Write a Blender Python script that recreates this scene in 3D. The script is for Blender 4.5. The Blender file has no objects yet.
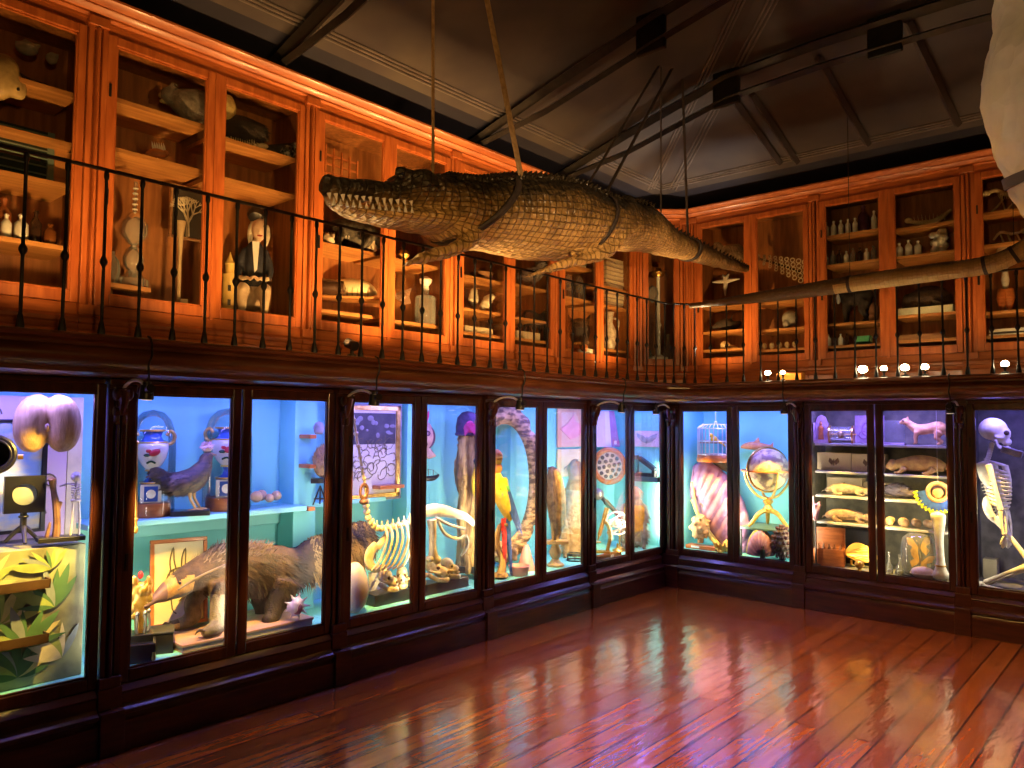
import bpy, math, random
from math import sin, cos, pi, sqrt, atan2, radians as R
from mathutils import Vector as V, Matrix as Mx, Euler, noise
random.seed(11)
SC = bpy.context.scene
C = SC.collection
# ---------------------------------------------------------------- camera
ZF = .135                      # survey datum below which the floor lies
FPX = 762.566
CAM = V((3.8876, -6.6728, 1.7 - ZF))
_p, _y, _r = R(2.91345), R(-41.43142), R(.41352)
FW = V((sin(_y)*cos(_p), cos(_y)*cos(_p), sin(_p)))
_r0 = V((cos(_y), -sin(_y), 0)); _u0 = _r0.cross(FW)
RT = _r0*cos(_r) + _u0*sin(_r)
UP = -_r0*sin(_r) + _u0*cos(_r)
cd = bpy.data.cameras.new('camera'); cam = bpy.data.objects.new('camera', cd); C.objects.link(cam)
cd.sensor_width = 36; cd.lens = FPX/1024*36; cd.clip_start = .05
cam.matrix_world = Mx.Translation(CAM) @ Mx(((RT.x, UP.x, -FW.x, 0), (RT.y, UP.y, -FW.y, 0), (RT.z, UP.z, -FW.z, 0), (0, 0, 0, 1)))
SC.camera = cam

def ray(px, py): return FW + RT*((px-512)/FPX) - UP*((py-384)/FPX)
def aX(px, py, X): d = ray(px, py); return CAM + d*((X-CAM.x)/d.x)
def aY(px, py, Y): d = ray(px, py); return CAM + d*((Y-CAM.y)/d.y)
def aZ(px, py, Z): d = ray(px, py); return CAM + d*((Z-CAM.z)/d.z)
def P(W, px, py, d): return aX(px, py, -d) if W == 'L' else aY(px, py, d)
def dep(p): return (V(p)-CAM).dot(FW)
def mpp(p): return dep(p)/FPX          # metres per pixel at a point
def camrz(p): return atan2(CAM.x-p[0], -(CAM.y-p[1]))
WRZ = {'L': pi/2, 'R': 0}

def PL(W, x0, y0, x1, y1, d=None, z=None, face='C'):
    """a standing place in the photo -> base point, turn, width, height in metres"""
    px = (x0+x1)/2
    loc = aZ(px, y1, z) if z is not None else P(W, px, y1, d)
    rz = camrz(loc) if face == 'C' else WRZ[W] if face == 'W' else (WRZ[W]+camrz(loc))/2 if face == 'H' else face
    ax = V((cos(rz), sin(rz), 0)); dd = loc-CAM; zc = dd.dot(FW)
    k = abs(FPX*(ax.dot(RT)/zc - dd.dot(RT)*ax.dot(FW)/zc**2))
    a2 = V((0, 0, 1)); kz = abs(FPX*(a2.dot(UP)/zc - dd.dot(UP)*a2.dot(FW)/zc**2))
    return loc, rz, (x1-x0)/k, (y1-y0)/kz

# ---------------------------------------------------------------- materials
_m = {}
def M(name, c1, c2=None, rough=.5, metal=0., scale=9., bump=0., bscale=None, stretch=(1, 1, 1), coat=0., detail=4, spec=.5, wave=None, lo=.35, hi=.65):
    if name in _m: return _m[name]
    m = bpy.data.materials.new(name); m.use_nodes = True; _m[name] = m
    nt = m.node_tree; N = nt.nodes; L = nt.links; b = N['Principled BSDF']
    b.inputs['Roughness'].default_value = rough; b.inputs['Metallic'].default_value = metal
    b.inputs['Coat Weight'].default_value = coat; b.inputs['Coat Roughness'].default_value = .15
    b.inputs['Specular IOR Level'].default_value = spec
    tc = N.new('ShaderNodeTexCoord'); mp = N.new('ShaderNodeMapping'); L.new(tc.outputs['Object'], mp.inputs[0])
    mp.inputs['Scale'].default_value = stretch
    n = N.new('ShaderNodeTexNoise'); n.inputs['Scale'].default_value = scale; n.inputs['Detail'].default_value = detail
    L.new(mp.outputs[0], n.inputs['Vector'])
    r = N.new('ShaderNodeValToRGB'); L.new(n.outputs['Fac'], r.inputs[0])
    c2 = c2 or tuple(x*.72 for x in c1)
    r.color_ramp.elements[0].position = lo; r.color_ramp.elements[1].position = hi
    r.color_ramp.elements[0].color = (*c2, 1); r.color_ramp.elements[1].color = (*c1, 1)
    L.new(r.outputs[0], b.inputs['Base Color'])
    if bump:
        h = N.new('ShaderNodeTexNoise'); h.inputs['Scale'].default_value = bscale or scale*4; h.inputs['Detail'].default_value = 3
        L.new(mp.outputs[0], h.inputs['Vector'])
        bp = N.new('ShaderNodeBump'); bp.inputs['Strength'].default_value = bump; bp.inputs['Distance'].default_value = .01
        L.new(h.outputs['Fac'], bp.inputs['Height']); L.new(bp.outputs[0], b.inputs['Normal'])
    return m

def Mglass(name, tint=(1, 1, 1), refl=.5, rough=.02, power=1.45, glint_mix=0):
    if name in _m: return _m[name]
    m = bpy.data.materials.new(name); m.use_nodes = True; _m[name] = m
    nt = m.node_tree; N = nt.nodes; L = nt.links; N.remove(N['Principled BSDF'])
    t = N.new('ShaderNodeBsdfTransparent'); t.inputs[0].default_value = (*tint, 1)
    g = N.new('ShaderNodeBsdfGlossy'); g.inputs['Roughness'].default_value = rough
    fr = N.new('ShaderNodeFresnel'); fr.inputs[0].default_value = power
    mu = N.new('ShaderNodeMath'); mu.operation = 'MULTIPLY'; mu.inputs[1].default_value = refl; L.new(fr.outputs[0], mu.inputs[0])
    mx = N.new('ShaderNodeMixShader'); L.new(mu.outputs[0], mx.inputs[0]); L.new(t.outputs[0], mx.inputs[1]); L.new(g.outputs[0], mx.inputs[2])
    if glint_mix:
        df = N.new('ShaderNodeBsdfDiffuse'); df.inputs[0].default_value = (.8, .8, .74, 1); m2 = N.new('ShaderNodeMixShader'); m2.inputs[0].default_value = glint_mix  # diffuse white mixed in to stand for bright highlights on the glass
        L.new(mx.outputs[0], m2.inputs[1]); L.new(df.outputs[0], m2.inputs[2]); mx = m2
    L.new(mx.outputs[0], N['Material Output'].inputs[0])
    return m

def Memit(name, col, s):
    if name in _m: return _m[name]
    m = bpy.data.materials.new(name); m.use_nodes = True; _m[name] = m
    b = m.node_tree.nodes['Principled BSDF']; b.inputs['Base Color'].default_value = (*col, 1)
    b.inputs['Emission Color'].default_value = (*col, 1); b.inputs['Emission Strength'].default_value = s
    return m

mahog = M('mahogany_shaded', (.075, .020, .010), (.036, .010, .006), rough=.28, scale=6, stretch=(5, 5, .7), coat=.35, bump=.08, bscale=30)  # lower joinery; its lack of light is darkened into the wood colour
mahogH = M('mahogany_shaded_lengthwise', (.075, .020, .010), (.036, .010, .006), rough=.28, scale=6, stretch=(.7, 5, 5), coat=.35, bump=.08, bscale=30)
mahogY = M('mahogany_lit_ledge', (.17, .052, .02), (.085, .024, .010), rough=.36, scale=5, stretch=(2, .7, 5), coat=.1, bump=.08, bscale=30)  # ledge wood lightened, its warm lighting put into the colour
mahog_lit = M('mahogany_lit', (.48, .14, .034), (.32, .08, .018), rough=.36, scale=6, stretch=(5, 5, .7), coat=.2, bump=.06, bscale=30)  # upper joinery, same wood as below; gallery light put into the brighter colour
mahog_litY = M('mahogany_lit_long', (.48, .14, .034), (.32, .08, .018), rough=.36, scale=6, stretch=(2, .8, 5), coat=.2, bump=.06, bscale=30)
pine_shaded = M('shaded_cabinet_pine', (.34, .13, .034), (.21, .075, .018), rough=.5, scale=5, stretch=(6, 6, .6))  # carcass pine darkened, the shade inside the cabinets put into the colour
pineH = M('shelf_pine', (.60, .28, .08), (.42, .17, .045), rough=.5, scale=5, stretch=(.6, 6, 6))
teal = M('teal_paint', (.20, .62, .64), (.18, .58, .61), rough=.62, scale=3)
tealS = M('teal_shelf_paint', (.24, .65, .65), (.22, .61, .62), rough=.5, scale=3)
slate = M('slate_paint', (.27, .25, .17), (.16, .15, .115), rough=.75, scale=14, bump=.1)
dusk = M('mottled_dark_paint', (.13, .12, .13), (.06, .055, .06), rough=.8, scale=10, bump=.15)
iron = M('black_iron', (.018, .018, .020), (.03, .028, .028), rough=.42, metal=.6, scale=20)
blackp = M('black_paint', (.012, .012, .014), (.022, .02, .02), rough=.35, scale=20)
brass = M('brass', (.75, .45, .13), (.5, .27, .07), rough=.28, metal=.9, scale=15)
gold = M('gilding', (.85, .55, .16), (.6, .32, .07), rough=.33, metal=.75, scale=25, bump=.2)
bone = M('bone', (.74, .60, .36), (.50, .36, .17), rough=.55, scale=16, bump=.15)
ivory = M('pale_bone', (.82, .78, .7), (.66, .58, .46), rough=.5, scale=18, bump=.1)
pane = Mglass('pane_glass', (.97, .985, .98), refl=.32)
ware = Mglass('glassware', (.92, .95, .95), refl=1.6, rough=.08, power=1.5, glint_mix=.12)
domeg = Mglass('dome_glass', (.94, .97, .97), refl=.7, rough=.03)
greenware = Mglass('green_glass', (.5, .68, .6), refl=1.4, rough=.06, power=1.5)
amber = M('amber_glass', (.23, .08, .02), (.12, .035, .01), rough=.12, scale=6, coat=.5)
wood = M('oak_board', (.42, .22, .09), (.28, .13, .05), rough=.5, scale=7, stretch=(1, 6, 6))
redwood = M('orange_wood', (.55, .17, .045), (.36, .1, .025), rough=.4, scale=7, stretch=(1, 6, 6), coat=.2)
paper = M('old_paper', (.78, .66, .42), (.66, .52, .30), rough=.8, scale=5)
white = M('white_enamel', (.82, .80, .77), (.72, .7, .67), rough=.35, scale=10)
fur_b = M('brown_fur', (.085, .045, .024), (.04, .023, .014), rough=.8, scale=22, stretch=(1, 1, 1), bump=.6, bscale=120)
fur_d = M('dark_fur', (.05, .034, .026), (.025, .018, .014), rough=.8, scale=22, bump=.6, bscale=120)
fur_g = M('grey_fur', (.34, .29, .24), (.2, .16, .125), rough=.8, scale=22, bump=.6, bscale=120)
fur_t = M('tan_fur', (.5, .32, .14), (.32, .18, .07), rough=.8, scale=22, bump=.6, bscale=120)
fur_p = M('pale_fur', (.6, .5, .36), (.42, .33, .22), rough=.8, scale=22, bump=.6, bscale=120)
ink = M('drawing_ink', (.16, .12, .08), (.1, .07, .05), rough=.8)
coralm = M('coral', (.66, .57, .42), (.42, .32, .2), rough=.7, scale=30, bump=.5)
pinkm = M('pink_shell', (.75, .33, .26), (.6, .22, .18), rough=.4, scale=9)
lilac = M('lilac_shell', (.50, .25, .42), (.30, .13, .26), rough=.5, scale=10, bump=.2)
brownshell = M('brown_shell', (.26, .14, .075), (.12, .06, .035), rough=.45, scale=14, bump=.3)

# ---------------------------------------------------------------- mesh builder
def cr(pts, k=4):
    """Catmull-Rom refinement of points (any dimension)"""
    pts = [tuple(p) for p in pts]; n = len(pts); out = []
    for i in range(n-1):
        a, b, c, d = pts[max(i-1, 0)], pts[i], pts[i+1], pts[min(i+2, n-1)]
        for j in range(k):
            t = j/k
            out.append(tuple(.5*(2*b[q]+(c[q]-a[q])*t+(2*a[q]-5*b[q]+4*c[q]-d[q])*t*t+(-a[q]+3*b[q]-3*c[q]+d[q])*t**3) for q in range(len(b))))
    out.append(pts[-1]); return out

class B:
    def __init__(s, org=None):
        s.v = []; s.f = []; s.M = Mx.Translation(-V(org)) if org is not None else Mx()
    def add(s, vs, fs):
        o = len(s.v); s.v += [tuple(s.M @ V(v)) for v in vs]; s.f += [tuple(o+i for i in f) for f in fs]; return s
    def box(s, c, d, rot=None):
        x, y, z = d[0]/2, d[1]/2, d[2]/2; c = V(c)
        vs = [V((i, j, k)) for i in (-x, x) for j in (-y, y) for k in (-z, z)]
        if rot: q = Euler(rot).to_matrix(); vs = [q @ v for v in vs]
        return s.add([v+c for v in vs], [(0, 1, 3, 2), (4, 6, 7, 5), (0, 4, 5, 1), (2, 3, 7, 6), (0, 2, 6, 4), (1, 5, 7, 3)])
    def bx(s, x0, x1, y0, y1, z0, z1): return s.box(((x0+x1)/2, (y0+y1)/2, (z0+z1)/2), (x1-x0, y1-y0, z1-z0))
    def tube(s, pts, r, n=8, k=0, cap=True, up=None, flat=1.):
        """swept tube; r a number, list, or list of (side, up) pairs"""
        m = len(pts)
        rr = [(r, r*flat)]*m if isinstance(r, (int, float)) else [(q, q*flat) if isinstance(q, (int, float)) else q for q in r]
        if k:
            a = cr([(*p, *q) for p, q in zip(pts, rr)], k); pts = [V(q[:3]) for q in a]; rr = [q[3:] for q in a]
        pts = [V(p) for p in pts]; m = len(pts)
        tg = []
        for i in range(m):
            t = pts[min(i+1, m-1)]-pts[max(i-1, 0)]
            tg.append(t.normalized() if t.length > 1e-9 else V((0, 0, 1)))
        u = V(up) if up else (V((0, 0, 1)) if abs(tg[0].z) < .9 else V((0, 1, 0)))
        vs = []; fs = []
        for i in range(m):
            if up: u = V(up)
            u = u-tg[i]*u.dot(tg[i])
            if u.length < 1e-6: u = V((1, 0, 0))-tg[i]*tg[i].x
            u.normalize(); w = tg[i].cross(u)
            for j in range(n):
                a = 2*pi*j/n; vs.append(pts[i]+w*(cos(a)*rr[i][0])+u*(sin(a)*rr[i][1]))
        for i in range(m-1):
            for j in range(n): fs.append((i*n+j, i*n+(j+1) % n, (i+1)*n+(j+1) % n, (i+1)*n+j))
        if cap:
            for e, i in ((0, 0), (1, m-1)):
                o = len(vs); q = max(rr[i])*.45
                vs.append(pts[i]+tg[i]*(q if e else -q))
                for j in range(n):
                    a, b = i*n+j, i*n+(j+1) % n
                    fs.append((a, b, o) if e else (b, a, o))
        return s.add(vs, fs)
    def cyl(s, a, b, r, r2=None, n=14):
        a, b = V(a), V(b); t = (b-a).normalized(); u = V((0, 0, 1)) if abs(t.z) < .9 else V((1, 0, 0))
        u = (u-t*u.dot(t)).normalized(); w = t.cross(u); r2 = r if r2 is None else r2
        vs = [a+(w*cos(2*pi*j/n)+u*sin(2*pi*j/n))*r for j in range(n)]+[b+(w*cos(2*pi*j/n)+u*sin(2*pi*j/n))*r2 for j in range(n)]
        return s.add(vs, [(j, (j+1) % n, n+(j+1) % n, n+j) for j in range(n)]+[tuple(range(n-1, -1, -1)), tuple(range(n, 2*n))])
    def lathe(s, prof, c=(0, 0, 0), n=20, rot=None, a0=0, a1=2*pi):
        full = abs(a1-a0-2*pi) < 1e-6; q = Euler(rot).to_matrix() if rot else None; c = V(c); vs = []; fs = []
        nn = n if full else n+1
        for r, z in prof:
            for j in range(nn):
                a = a0+(a1-a0)*j/n; p = V((r*cos(a), r*sin(a), z)); vs.append((q @ p if q else p)+c)
        for i in range(len(prof)-1):
            for j in range(n if full else n): fs.append((i*nn+j, i*nn+(j+1) % nn, (i+1)*nn+(j+1) % nn, (i+1)*nn+j))
        if full:
            if prof[0][0] > 1e-5: fs.append(tuple(range(n-1, -1, -1)))
            if prof[-1][0] > 1e-5: fs.append(tuple((len(prof)-1)*n+j for j in range(n)))
        return s.add(vs, fs)
    def ell(s, c, r, rot=None, n=16, m=10):
        r = (r, r, r) if isinstance(r, (int, float)) else r
        q = Euler(rot).to_matrix() if rot else Mx.Identity(3); c = V(c)
        vs = [q @ V((0, 0, -r[2]))+c]; fs = []
        for i in range(1, m):
            t = -pi/2+pi*i/m
            for j in range(n): vs.append(q @ V((r[0]*cos(t)*cos(2*pi*j/n), r[1]*cos(t)*sin(2*pi*j/n), r[2]*sin(t)))+c)
        vs.append(q @ V((0, 0, r[2]))+c); e = len(vs)-1
        for j in range(n):
            fs.append((0, 1+(j+1) % n, 1+j)); fs.append((e, e-n+j, e-n+(j+1) % n))
        for i in range(m-2):
            for j in range(n): fs.append((1+i*n+j, 1+i*n+(j+1) % n, 1+(i+1)*n+(j+1) % n, 1+(i+1)*n+j))
        return s.add(vs, fs)
    def prism(s, poly, y0, y1):
        """polygon in x,z given a thickness along y"""
        n = len(poly)
        a = sum(poly[i][0]*poly[(i+1) % n][1]-poly[(i+1) % n][0]*poly[i][1] for i in range(n))
        if a < 0: poly = poly[::-1]
        vs = [(x, y0, z) for x, z in poly]+[(x, y1, z) for x, z in poly]
        return s.add(vs, [tuple(range(n)), tuple(range(2*n-1, n-1, -1))]+[(i, i+n, (i+1) % n+n, (i+1) % n) for i in range(n)])
    def tor(s, c, Rr, r, rot=None, n=28, m=8, sx=1., sz=1., a0=0, a1=2*pi):
        """ring lying in x,z (facing y)"""
        q = Euler(rot).to_matrix() if rot else Mx.Identity(3); c = V(c); full = abs(a1-a0-2*pi) < 1e-6; nn = n if full else n+1; vs = []
        for i in range(nn):
            a = a0+(a1-a0)*i/n
            for j in range(m):
                b = 2*pi*j/m; k = Rr+r*cos(b); vs.append(q @ V((k*cos(a)*sx, r*sin(b), k*sin(a)*sz))+c)
        return s.add(vs, [(i*m+j, i*m+(j+1) % m, ((i+1) % nn)*m+(j+1) % m, ((i+1) % nn)*m+j) for i in range(n) for j in range(m)])
    def blade(s, p, d, w, up=(0, 0, 1)):
        """one hair or feather vane"""
        p, d = V(p), V(d); sd = d.cross(V(up))
        if sd.length < 1e-6: sd = V((1, 0, 0))
        sd = sd.normalized()*w
        return s.add([p-sd, p+sd, p+d*.55+sd*.8, p+d, p+d*.55-sd*.8], [(0, 1, 2, 3, 4)])
    def obj(s, name, mat, parent=None, smooth=True, bev=0, vox=0, it=3, fn=None, pick=None, uv=None):
        me = bpy.data.meshes.new(name); me.from_pydata(s.v, [], s.f); me.update()
        o = bpy.data.objects.new(name, me); C.objects.link(o)
        if vox:
            m = o.modifiers.new('r', 'REMESH'); m.mode = 'VOXEL'; m.voxel_size = vox
            if it: q = o.modifiers.new('s', 'SMOOTH'); q.iterations = it; q.factor = .5
            dg = bpy.context.evaluated_depsgraph_get(); me2 = bpy.data.meshes.new_from_object(o.evaluated_get(dg))
            o.modifiers.clear(); o.data = me2; bpy.data.meshes.remove(me); me = me2; me.name = name
        if fn:
            for v in me.vertices: v.co = fn(v.co.copy(), v.normal.copy())
            me.update()
        ms = mat if isinstance(mat, (list, tuple)) else [mat]
        me.materials.clear()
        for m in ms: me.materials.append(m)
        if pick:
            for p in me.polygons: p.material_index = pick(p.center.copy(), p.normal.copy())
        if uv:
            l = me.uv_layers.new(name='UVMap')
            for lp in me.loops: l.data[lp.index].uv = uv(me.vertices[lp.vertex_index].co)
        if smooth:
            for p in me.polygons: p.use_smooth = True
            if smooth != 'all':
                try: me.set_sharp_from_angle(angle=R(42))
                except Exception: pass
        if bev:
            m = o.modifiers.new('bevel', 'BEVEL'); m.width = bev; m.segments = 2; m.limit_method = 'ANGLE'; m.angle_limit = R(40)
        if parent: o.parent = parent
        return o

def T(name, label, cat, loc, rz=0, group=None):
    o = bpy.data.objects.new(name, None); C.objects.link(o); o.empty_display_size = .05
    o.location = loc; o.rotation_euler = (0, 0, rz); o['label'] = label; o['category'] = cat
    if group: o['group'] = group
    return o
def tag(o, label, cat, loc=None, rz=0, group=None):
    if loc is not None: o.location = loc; o.rotation_euler = (0, 0, rz)
    o['label'] = label; o['category'] = cat
    if group: o['group'] = group
    return o
def struct(o): o['kind'] = 'structure'; return o
def dup(root, loc, rz, label=None, group=None, sc=None):
    r = root.copy(); C.objects.link(r); r.location = loc; r.rotation_euler = (0, 0, rz)
    if sc: r.scale = (sc, sc, sc)
    if label: r['label'] = label
    if group: r['group'] = group
    for ch in list(root.children):
        c = ch.copy(); C.objects.link(c); c.parent = r
        for g in list(ch.children):
            d = g.copy(); C.objects.link(d); d.parent = c
    return r
def sweep(prof, path, closed=False):
    """moulding: profile of (out, z) swept with mitres; 'out' is to the right of travel"""
    b = B(); n = len(path); vs = []; fs = []; k = len(prof); path = [V((*q, 0)) for q in path]
    for i, q in enumerate(path):
        d0 = (q-path[i-1]).normalized() if i else None; d1 = (path[i+1]-q).normalized() if i < n-1 else None
        n0 = V((d0.y, -d0.x, 0)) if d0 else None; n1 = V((d1.y, -d1.x, 0)) if d1 else None
        if n0 and n1: m = (n0+n1).normalized(); m = m/max(.2, m.dot(n1))
        else: m = n0 or n1
        for o, z in prof: vs.append(q+m*o+V((0, 0, z)))
    for i in range(n-1):
        for j in range(k): fs.append((i*k+j, (i+1)*k+j, (i+1)*k+(j+1) % k, i*k+(j+1) % k))
    fs.append(tuple(range(k))); fs.append(tuple((n-1)*k+j for j in range(k-1, -1, -1)))
    return b.add(vs, fs)
def hairs(name, mat, parent, src, count, length, width, flow, keep=None, jit=.35, up=0.25, inv=False):
    """short fur blades rooted on a mesh, lying along flow(co)"""
    me = src.data; ps = [p for p in me.polygons if keep is None or keep(p.center)]
    b = B(); rs = random.Random(5); tot = []; a = 0
    for p in ps: a += p.area; tot.append(a)
    import bisect
    for _ in range(count):
        p = ps[min(len(ps)-1, bisect.bisect(tot, rs.random()*a))]
        vs = [me.vertices[i].co for i in p.vertices]; wts = [rs.random() for _ in vs]; sm = sum(wts)
        q = V((0, 0, 0))
        for v, w in zip(vs, wts): q += v*(w/sm)
        d = V(flow(q)); d = d+p.normal*up+V((rs.uniform(-1, 1), rs.uniform(-1, 1), rs.uniform(-1, 1)))*jit
        d = d.normalized()*length*rs.uniform(.6, 1.25)
        b.blade(q-d*.1, d, width, p.normal)
    o = b.obj(name, mat, parent, smooth=False); return o
# ================================================================ the room
X0, X1, Y0, Y1 = -.82, 5.7, -8.4, .82
def boardmat():
    m = bpy.data.materials.new('floor_boards'); m.use_nodes = True
    nt = m.node_tree; N = nt.nodes; L = nt.links; b = N['Principled BSDF']
    tc = N.new('ShaderNodeTexCoord'); mp = N.new('ShaderNodeMapping'); L.new(tc.outputs['Object'], mp.inputs[0])
    mp.inputs['Rotation'].default_value = (0, 0, pi/2)
    br = N.new('ShaderNodeTexBrick'); L.new(mp.outputs[0], br.inputs['Vector'])
    br.inputs['Scale'].default_value = 1; br.inputs['Brick Width'].default_value = 2.6; br.inputs['Row Height'].default_value = .135
    br.inputs['Mortar Size'].default_value = .006; br.inputs['Mortar Smooth'].default_value = .2; br.offset = .37
    br.inputs['Color1'].default_value = (.30, .074, .009, 1); br.inputs['Color2'].default_value = (.44, .125, .016, 1); br.inputs['Mortar'].default_value = (.03, .008, .004, 1)
    mp2 = N.new('ShaderNodeMapping'); mp2.inputs['Scale'].default_value = (14, .9, 1); L.new(tc.outputs['Object'], mp2.inputs[0])
    n = N.new('ShaderNodeTexNoise'); n.inputs['Scale'].default_value = 2.2; n.inputs['Detail'].default_value = 6; L.new(mp2.outputs[0], n.inputs['Vector'])
    r = N.new('ShaderNodeValToRGB'); r.color_ramp.elements[0].color = (.6, .55, .5, 1); r.color_ramp.elements[1].color = (1.15, 1.1, 1.05, 1)
    r.color_ramp.elements[0].position = .3; r.color_ramp.elements[1].position = .7; L.new(n.outputs['Fac'], r.inputs[0])
    mx = N.new('ShaderNodeMix'); mx.data_type = 'RGBA'; mx.blend_type = 'MULTIPLY'; mx.inputs[0].default_value = .8
    L.new(br.outputs['Color'], mx.inputs[6]); L.new(r.outputs[0], mx.inputs[7]); L.new(mx.outputs[2], b.inputs['Base Color'])
    w = N.new('ShaderNodeTexNoise'); w.inputs['Scale'].default_value = 1.; w.inputs['Detail'].default_value = 3
    mp3 = N.new('ShaderNodeMapping'); mp3.inputs['Scale'].default_value = (9, 3., 1); L.new(tc.outputs['Object'], mp3.inputs[0]); L.new(mp3.outputs[0], w.inputs['Vector'])
    ad = N.new('ShaderNodeMath'); ad.operation = 'MULTIPLY_ADD'; ad.inputs[1].default_value = -2.5; L.new(br.outputs['Fac'], ad.inputs[0]); L.new(w.outputs['Fac'], ad.inputs[2])
    bp = N.new('ShaderNodeBump'); bp.inputs['Strength'].default_value = .36; bp.inputs['Distance'].default_value = .012
    L.new(ad.outputs[0], bp.inputs['Height']); L.new(bp.outputs[0], b.inputs['Normal']); L.new(bp.outputs[0], b.inputs['Coat Normal'])
    rr = N.new('ShaderNodeMapRange'); rr.inputs[3].default_value = .17; rr.inputs[4].default_value = .27; L.new(w.outputs['Fac'], rr.inputs[0]); L.new(rr.outputs[0], b.inputs['Roughness'])
    b.inputs['Coat Weight'].default_value = 1.; b.inputs['Coat Roughness'].default_value = .12; b.inputs['Coat IOR'].default_value = 1.72; b.inputs['Specular IOR Level'].default_value = .6
    return m
struct(B().bx(X0, X1, Y0, Y1, -.08, 0).obj('floor', boardmat(), smooth=False))
plaster = M('dark_plaster', (.10, .075, .07), (.07, .05, .05), rough=.8, scale=3)
navy = M('navy_cove_paint', (.012, .014, .035), (.008, .009, .026), rough=.7, scale=3)
ceilm = M('ceiling_panel_paint', (.075, .066, .064), (.042, .036, .048), rough=.75, scale=2, detail=6)
battenm = M('ceiling_moulding_paint', (.16, .14, .14), rough=.6)
for nm, a in (('wall_left', (X0-.12, X0, Y0, Y1)), ('wall_back', (X0-.12, X1+.12, Y1, Y1+.12)), ('wall_right', (X1, X1+.12, Y0, Y1)), ('wall_front', (X0-.12, X1+.12, Y0-.12, Y0))):
    struct(B().bx(*a, 0, 4.0).obj(nm, plaster, smooth=False))

# hipped ceiling: a navy cove strip, then pale panels
EZ = 3.92; IN = .67; XC = (X0+X1)/2; S1, S2 = .25, .30
e0 = EZ-S1*IN
def cz(x, y):
    d = min(x-X0, X1-x, Y1-y)
    return e0+S1*d if d < IN else EZ+S2*(d-IN)
run = XC-X0; ridge = EZ+S2*(run-IN)
b = B()
o = [(X0, Y0), (X0, Y1), (X1, Y1), (X1, Y0)]; i_ = [(X0+IN, Y0), (X0+IN, Y1-IN), (X1-IN, Y1-IN), (X1-IN, Y0)]
def thick(quads, t=.05):
    b = B()
    for q in quads:
        n = len(q); b.add([V(p) for p in q]+[V(p)+V((0, 0, t)) for p in q], [tuple(range(n)), tuple(range(2*n-1, n-1, -1))]+[(k, (k+1) % n, (k+1) % n+n, k+n) for k in range(n)])
    return b
struct(thick([[(*o[k], e0), (*o[k+1], e0), (*i_[k+1], EZ), (*i_[k], EZ)] for k in range(3)]).obj('trim_1', navy, smooth=False))
rp = (XC, Y1-run, ridge); rq = (XC, Y0, ridge)
struct(thick([[(*i_[0], EZ), (*i_[1], EZ), rp, rq], [(*i_[1], EZ), (*i_[2], EZ), rp], [(*i_[2], EZ), (*i_[3], EZ), rq, rp]]).obj('ceiling', ceilm, smooth=False))
# mouldings along the edge of the panels and up the hips
b = B()
for k, off in enumerate((.10, .13, .16)):
    q = off
    pts = [(X0+IN+q, Y0, EZ+S2*q), (X0+IN+q, Y1-IN-q, EZ+S2*q), (X1-IN-q, Y1-IN-q, EZ+S2*q), (X1-IN-q, Y0, EZ+S2*q)]
    for a, c in zip(pts, pts[1:]): b.tube([V(a)-V((0, 0, .006)), V(c)-V((0, 0, .006))], .009, n=6)
    for s in (-1, 1):
        w = (.08+.03*k)
        a = V((X0+IN+.14, Y1-IN-.14, 0)); c = V((XC-.1, Y1-run+.1, 0)); nrm = V((1, 1, 0)).normalized()*s*w
        a, c = a+nrm, c+nrm
        b.tube([(a.x, a.y, cz(a.x, a.y)-.006), (c.x, c.y, cz(c.x, c.y)-.006)], .009, n=6)
struct(b.obj('trim_2', battenm))
# dark rafters under the back slope
b = B()
for px, py, px2, py2 in ((797, 160, 752, 92), (780, 161, 733, 96), (868, 142, 818, 55), (958, 122, 908, 18)):
    f = lambda t: V((0, 0, 0))
    def hit(px, py):
        d = ray(px, py); lo, hi = .5, 12.
        for _ in range(40):
            m = (lo+hi)/2; q = CAM+d*m
            if q.z < EZ+S2*(Y1-IN-q.y): lo = m
            else: hi = m
        return CAM+d*lo
    a, c = hit(px, py), hit(px2, py2); a.z -= .02; c.z -= .02
    b.tube([a, c], .03, n=4, up=(0, 0, 1))
struct(b.obj('trim_3', M('dark_rafter_paint', (.05, .04, .045), rough=.6)))

# iron roof trusses
for y, wds in ((-4.15, 'nearest iron roof truss, crossing the ceiling at the top left'), (-2.37, 'middle iron roof truss above the crocodile, where its straps gather'), (-1.26, 'iron roof truss nearest the back cabinets, running over the tail of the crocodile')):
    t = T('roof_truss', wds, 'roof truss', (XC, y, 3.8), 0, 'iron roof trusses')
    zt = lambda x: min(3.87+.205*(x+.55), cz(x, y)-.06) if x <= XC else zt(2*XC-x)
    xs = [-.5, .4, 1.3, 2.0, XC, 2*XC-2.0, 2*XC-1.3, 2*XC-.4, 2*XC+.5]
    for nm, dz, w in (('upper_chord', .0, .05), ('lower_chord', -.17, .032)):
        c = B((XC, y, 3.8)); pts = [(x, y, zt(x)+dz*min(1, (x+.62 if x < XC else 2*XC+.62-x)/1.1)) for x in xs]
        for a, q in zip(pts, pts[1:]): c.tube([a, q], w, n=4, flat=.8)
        c.obj(nm, iron, t, smooth=False)
    for x in (1.3, 2*XC-1.3, XC): B((XC, y, 3.8)).bx(x-.11, x+.11, y-.02, y+.02, zt(x)-.23, zt(x)+.05).obj('gusset_plate', iron, t, smooth=False, bev=.01)

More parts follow.
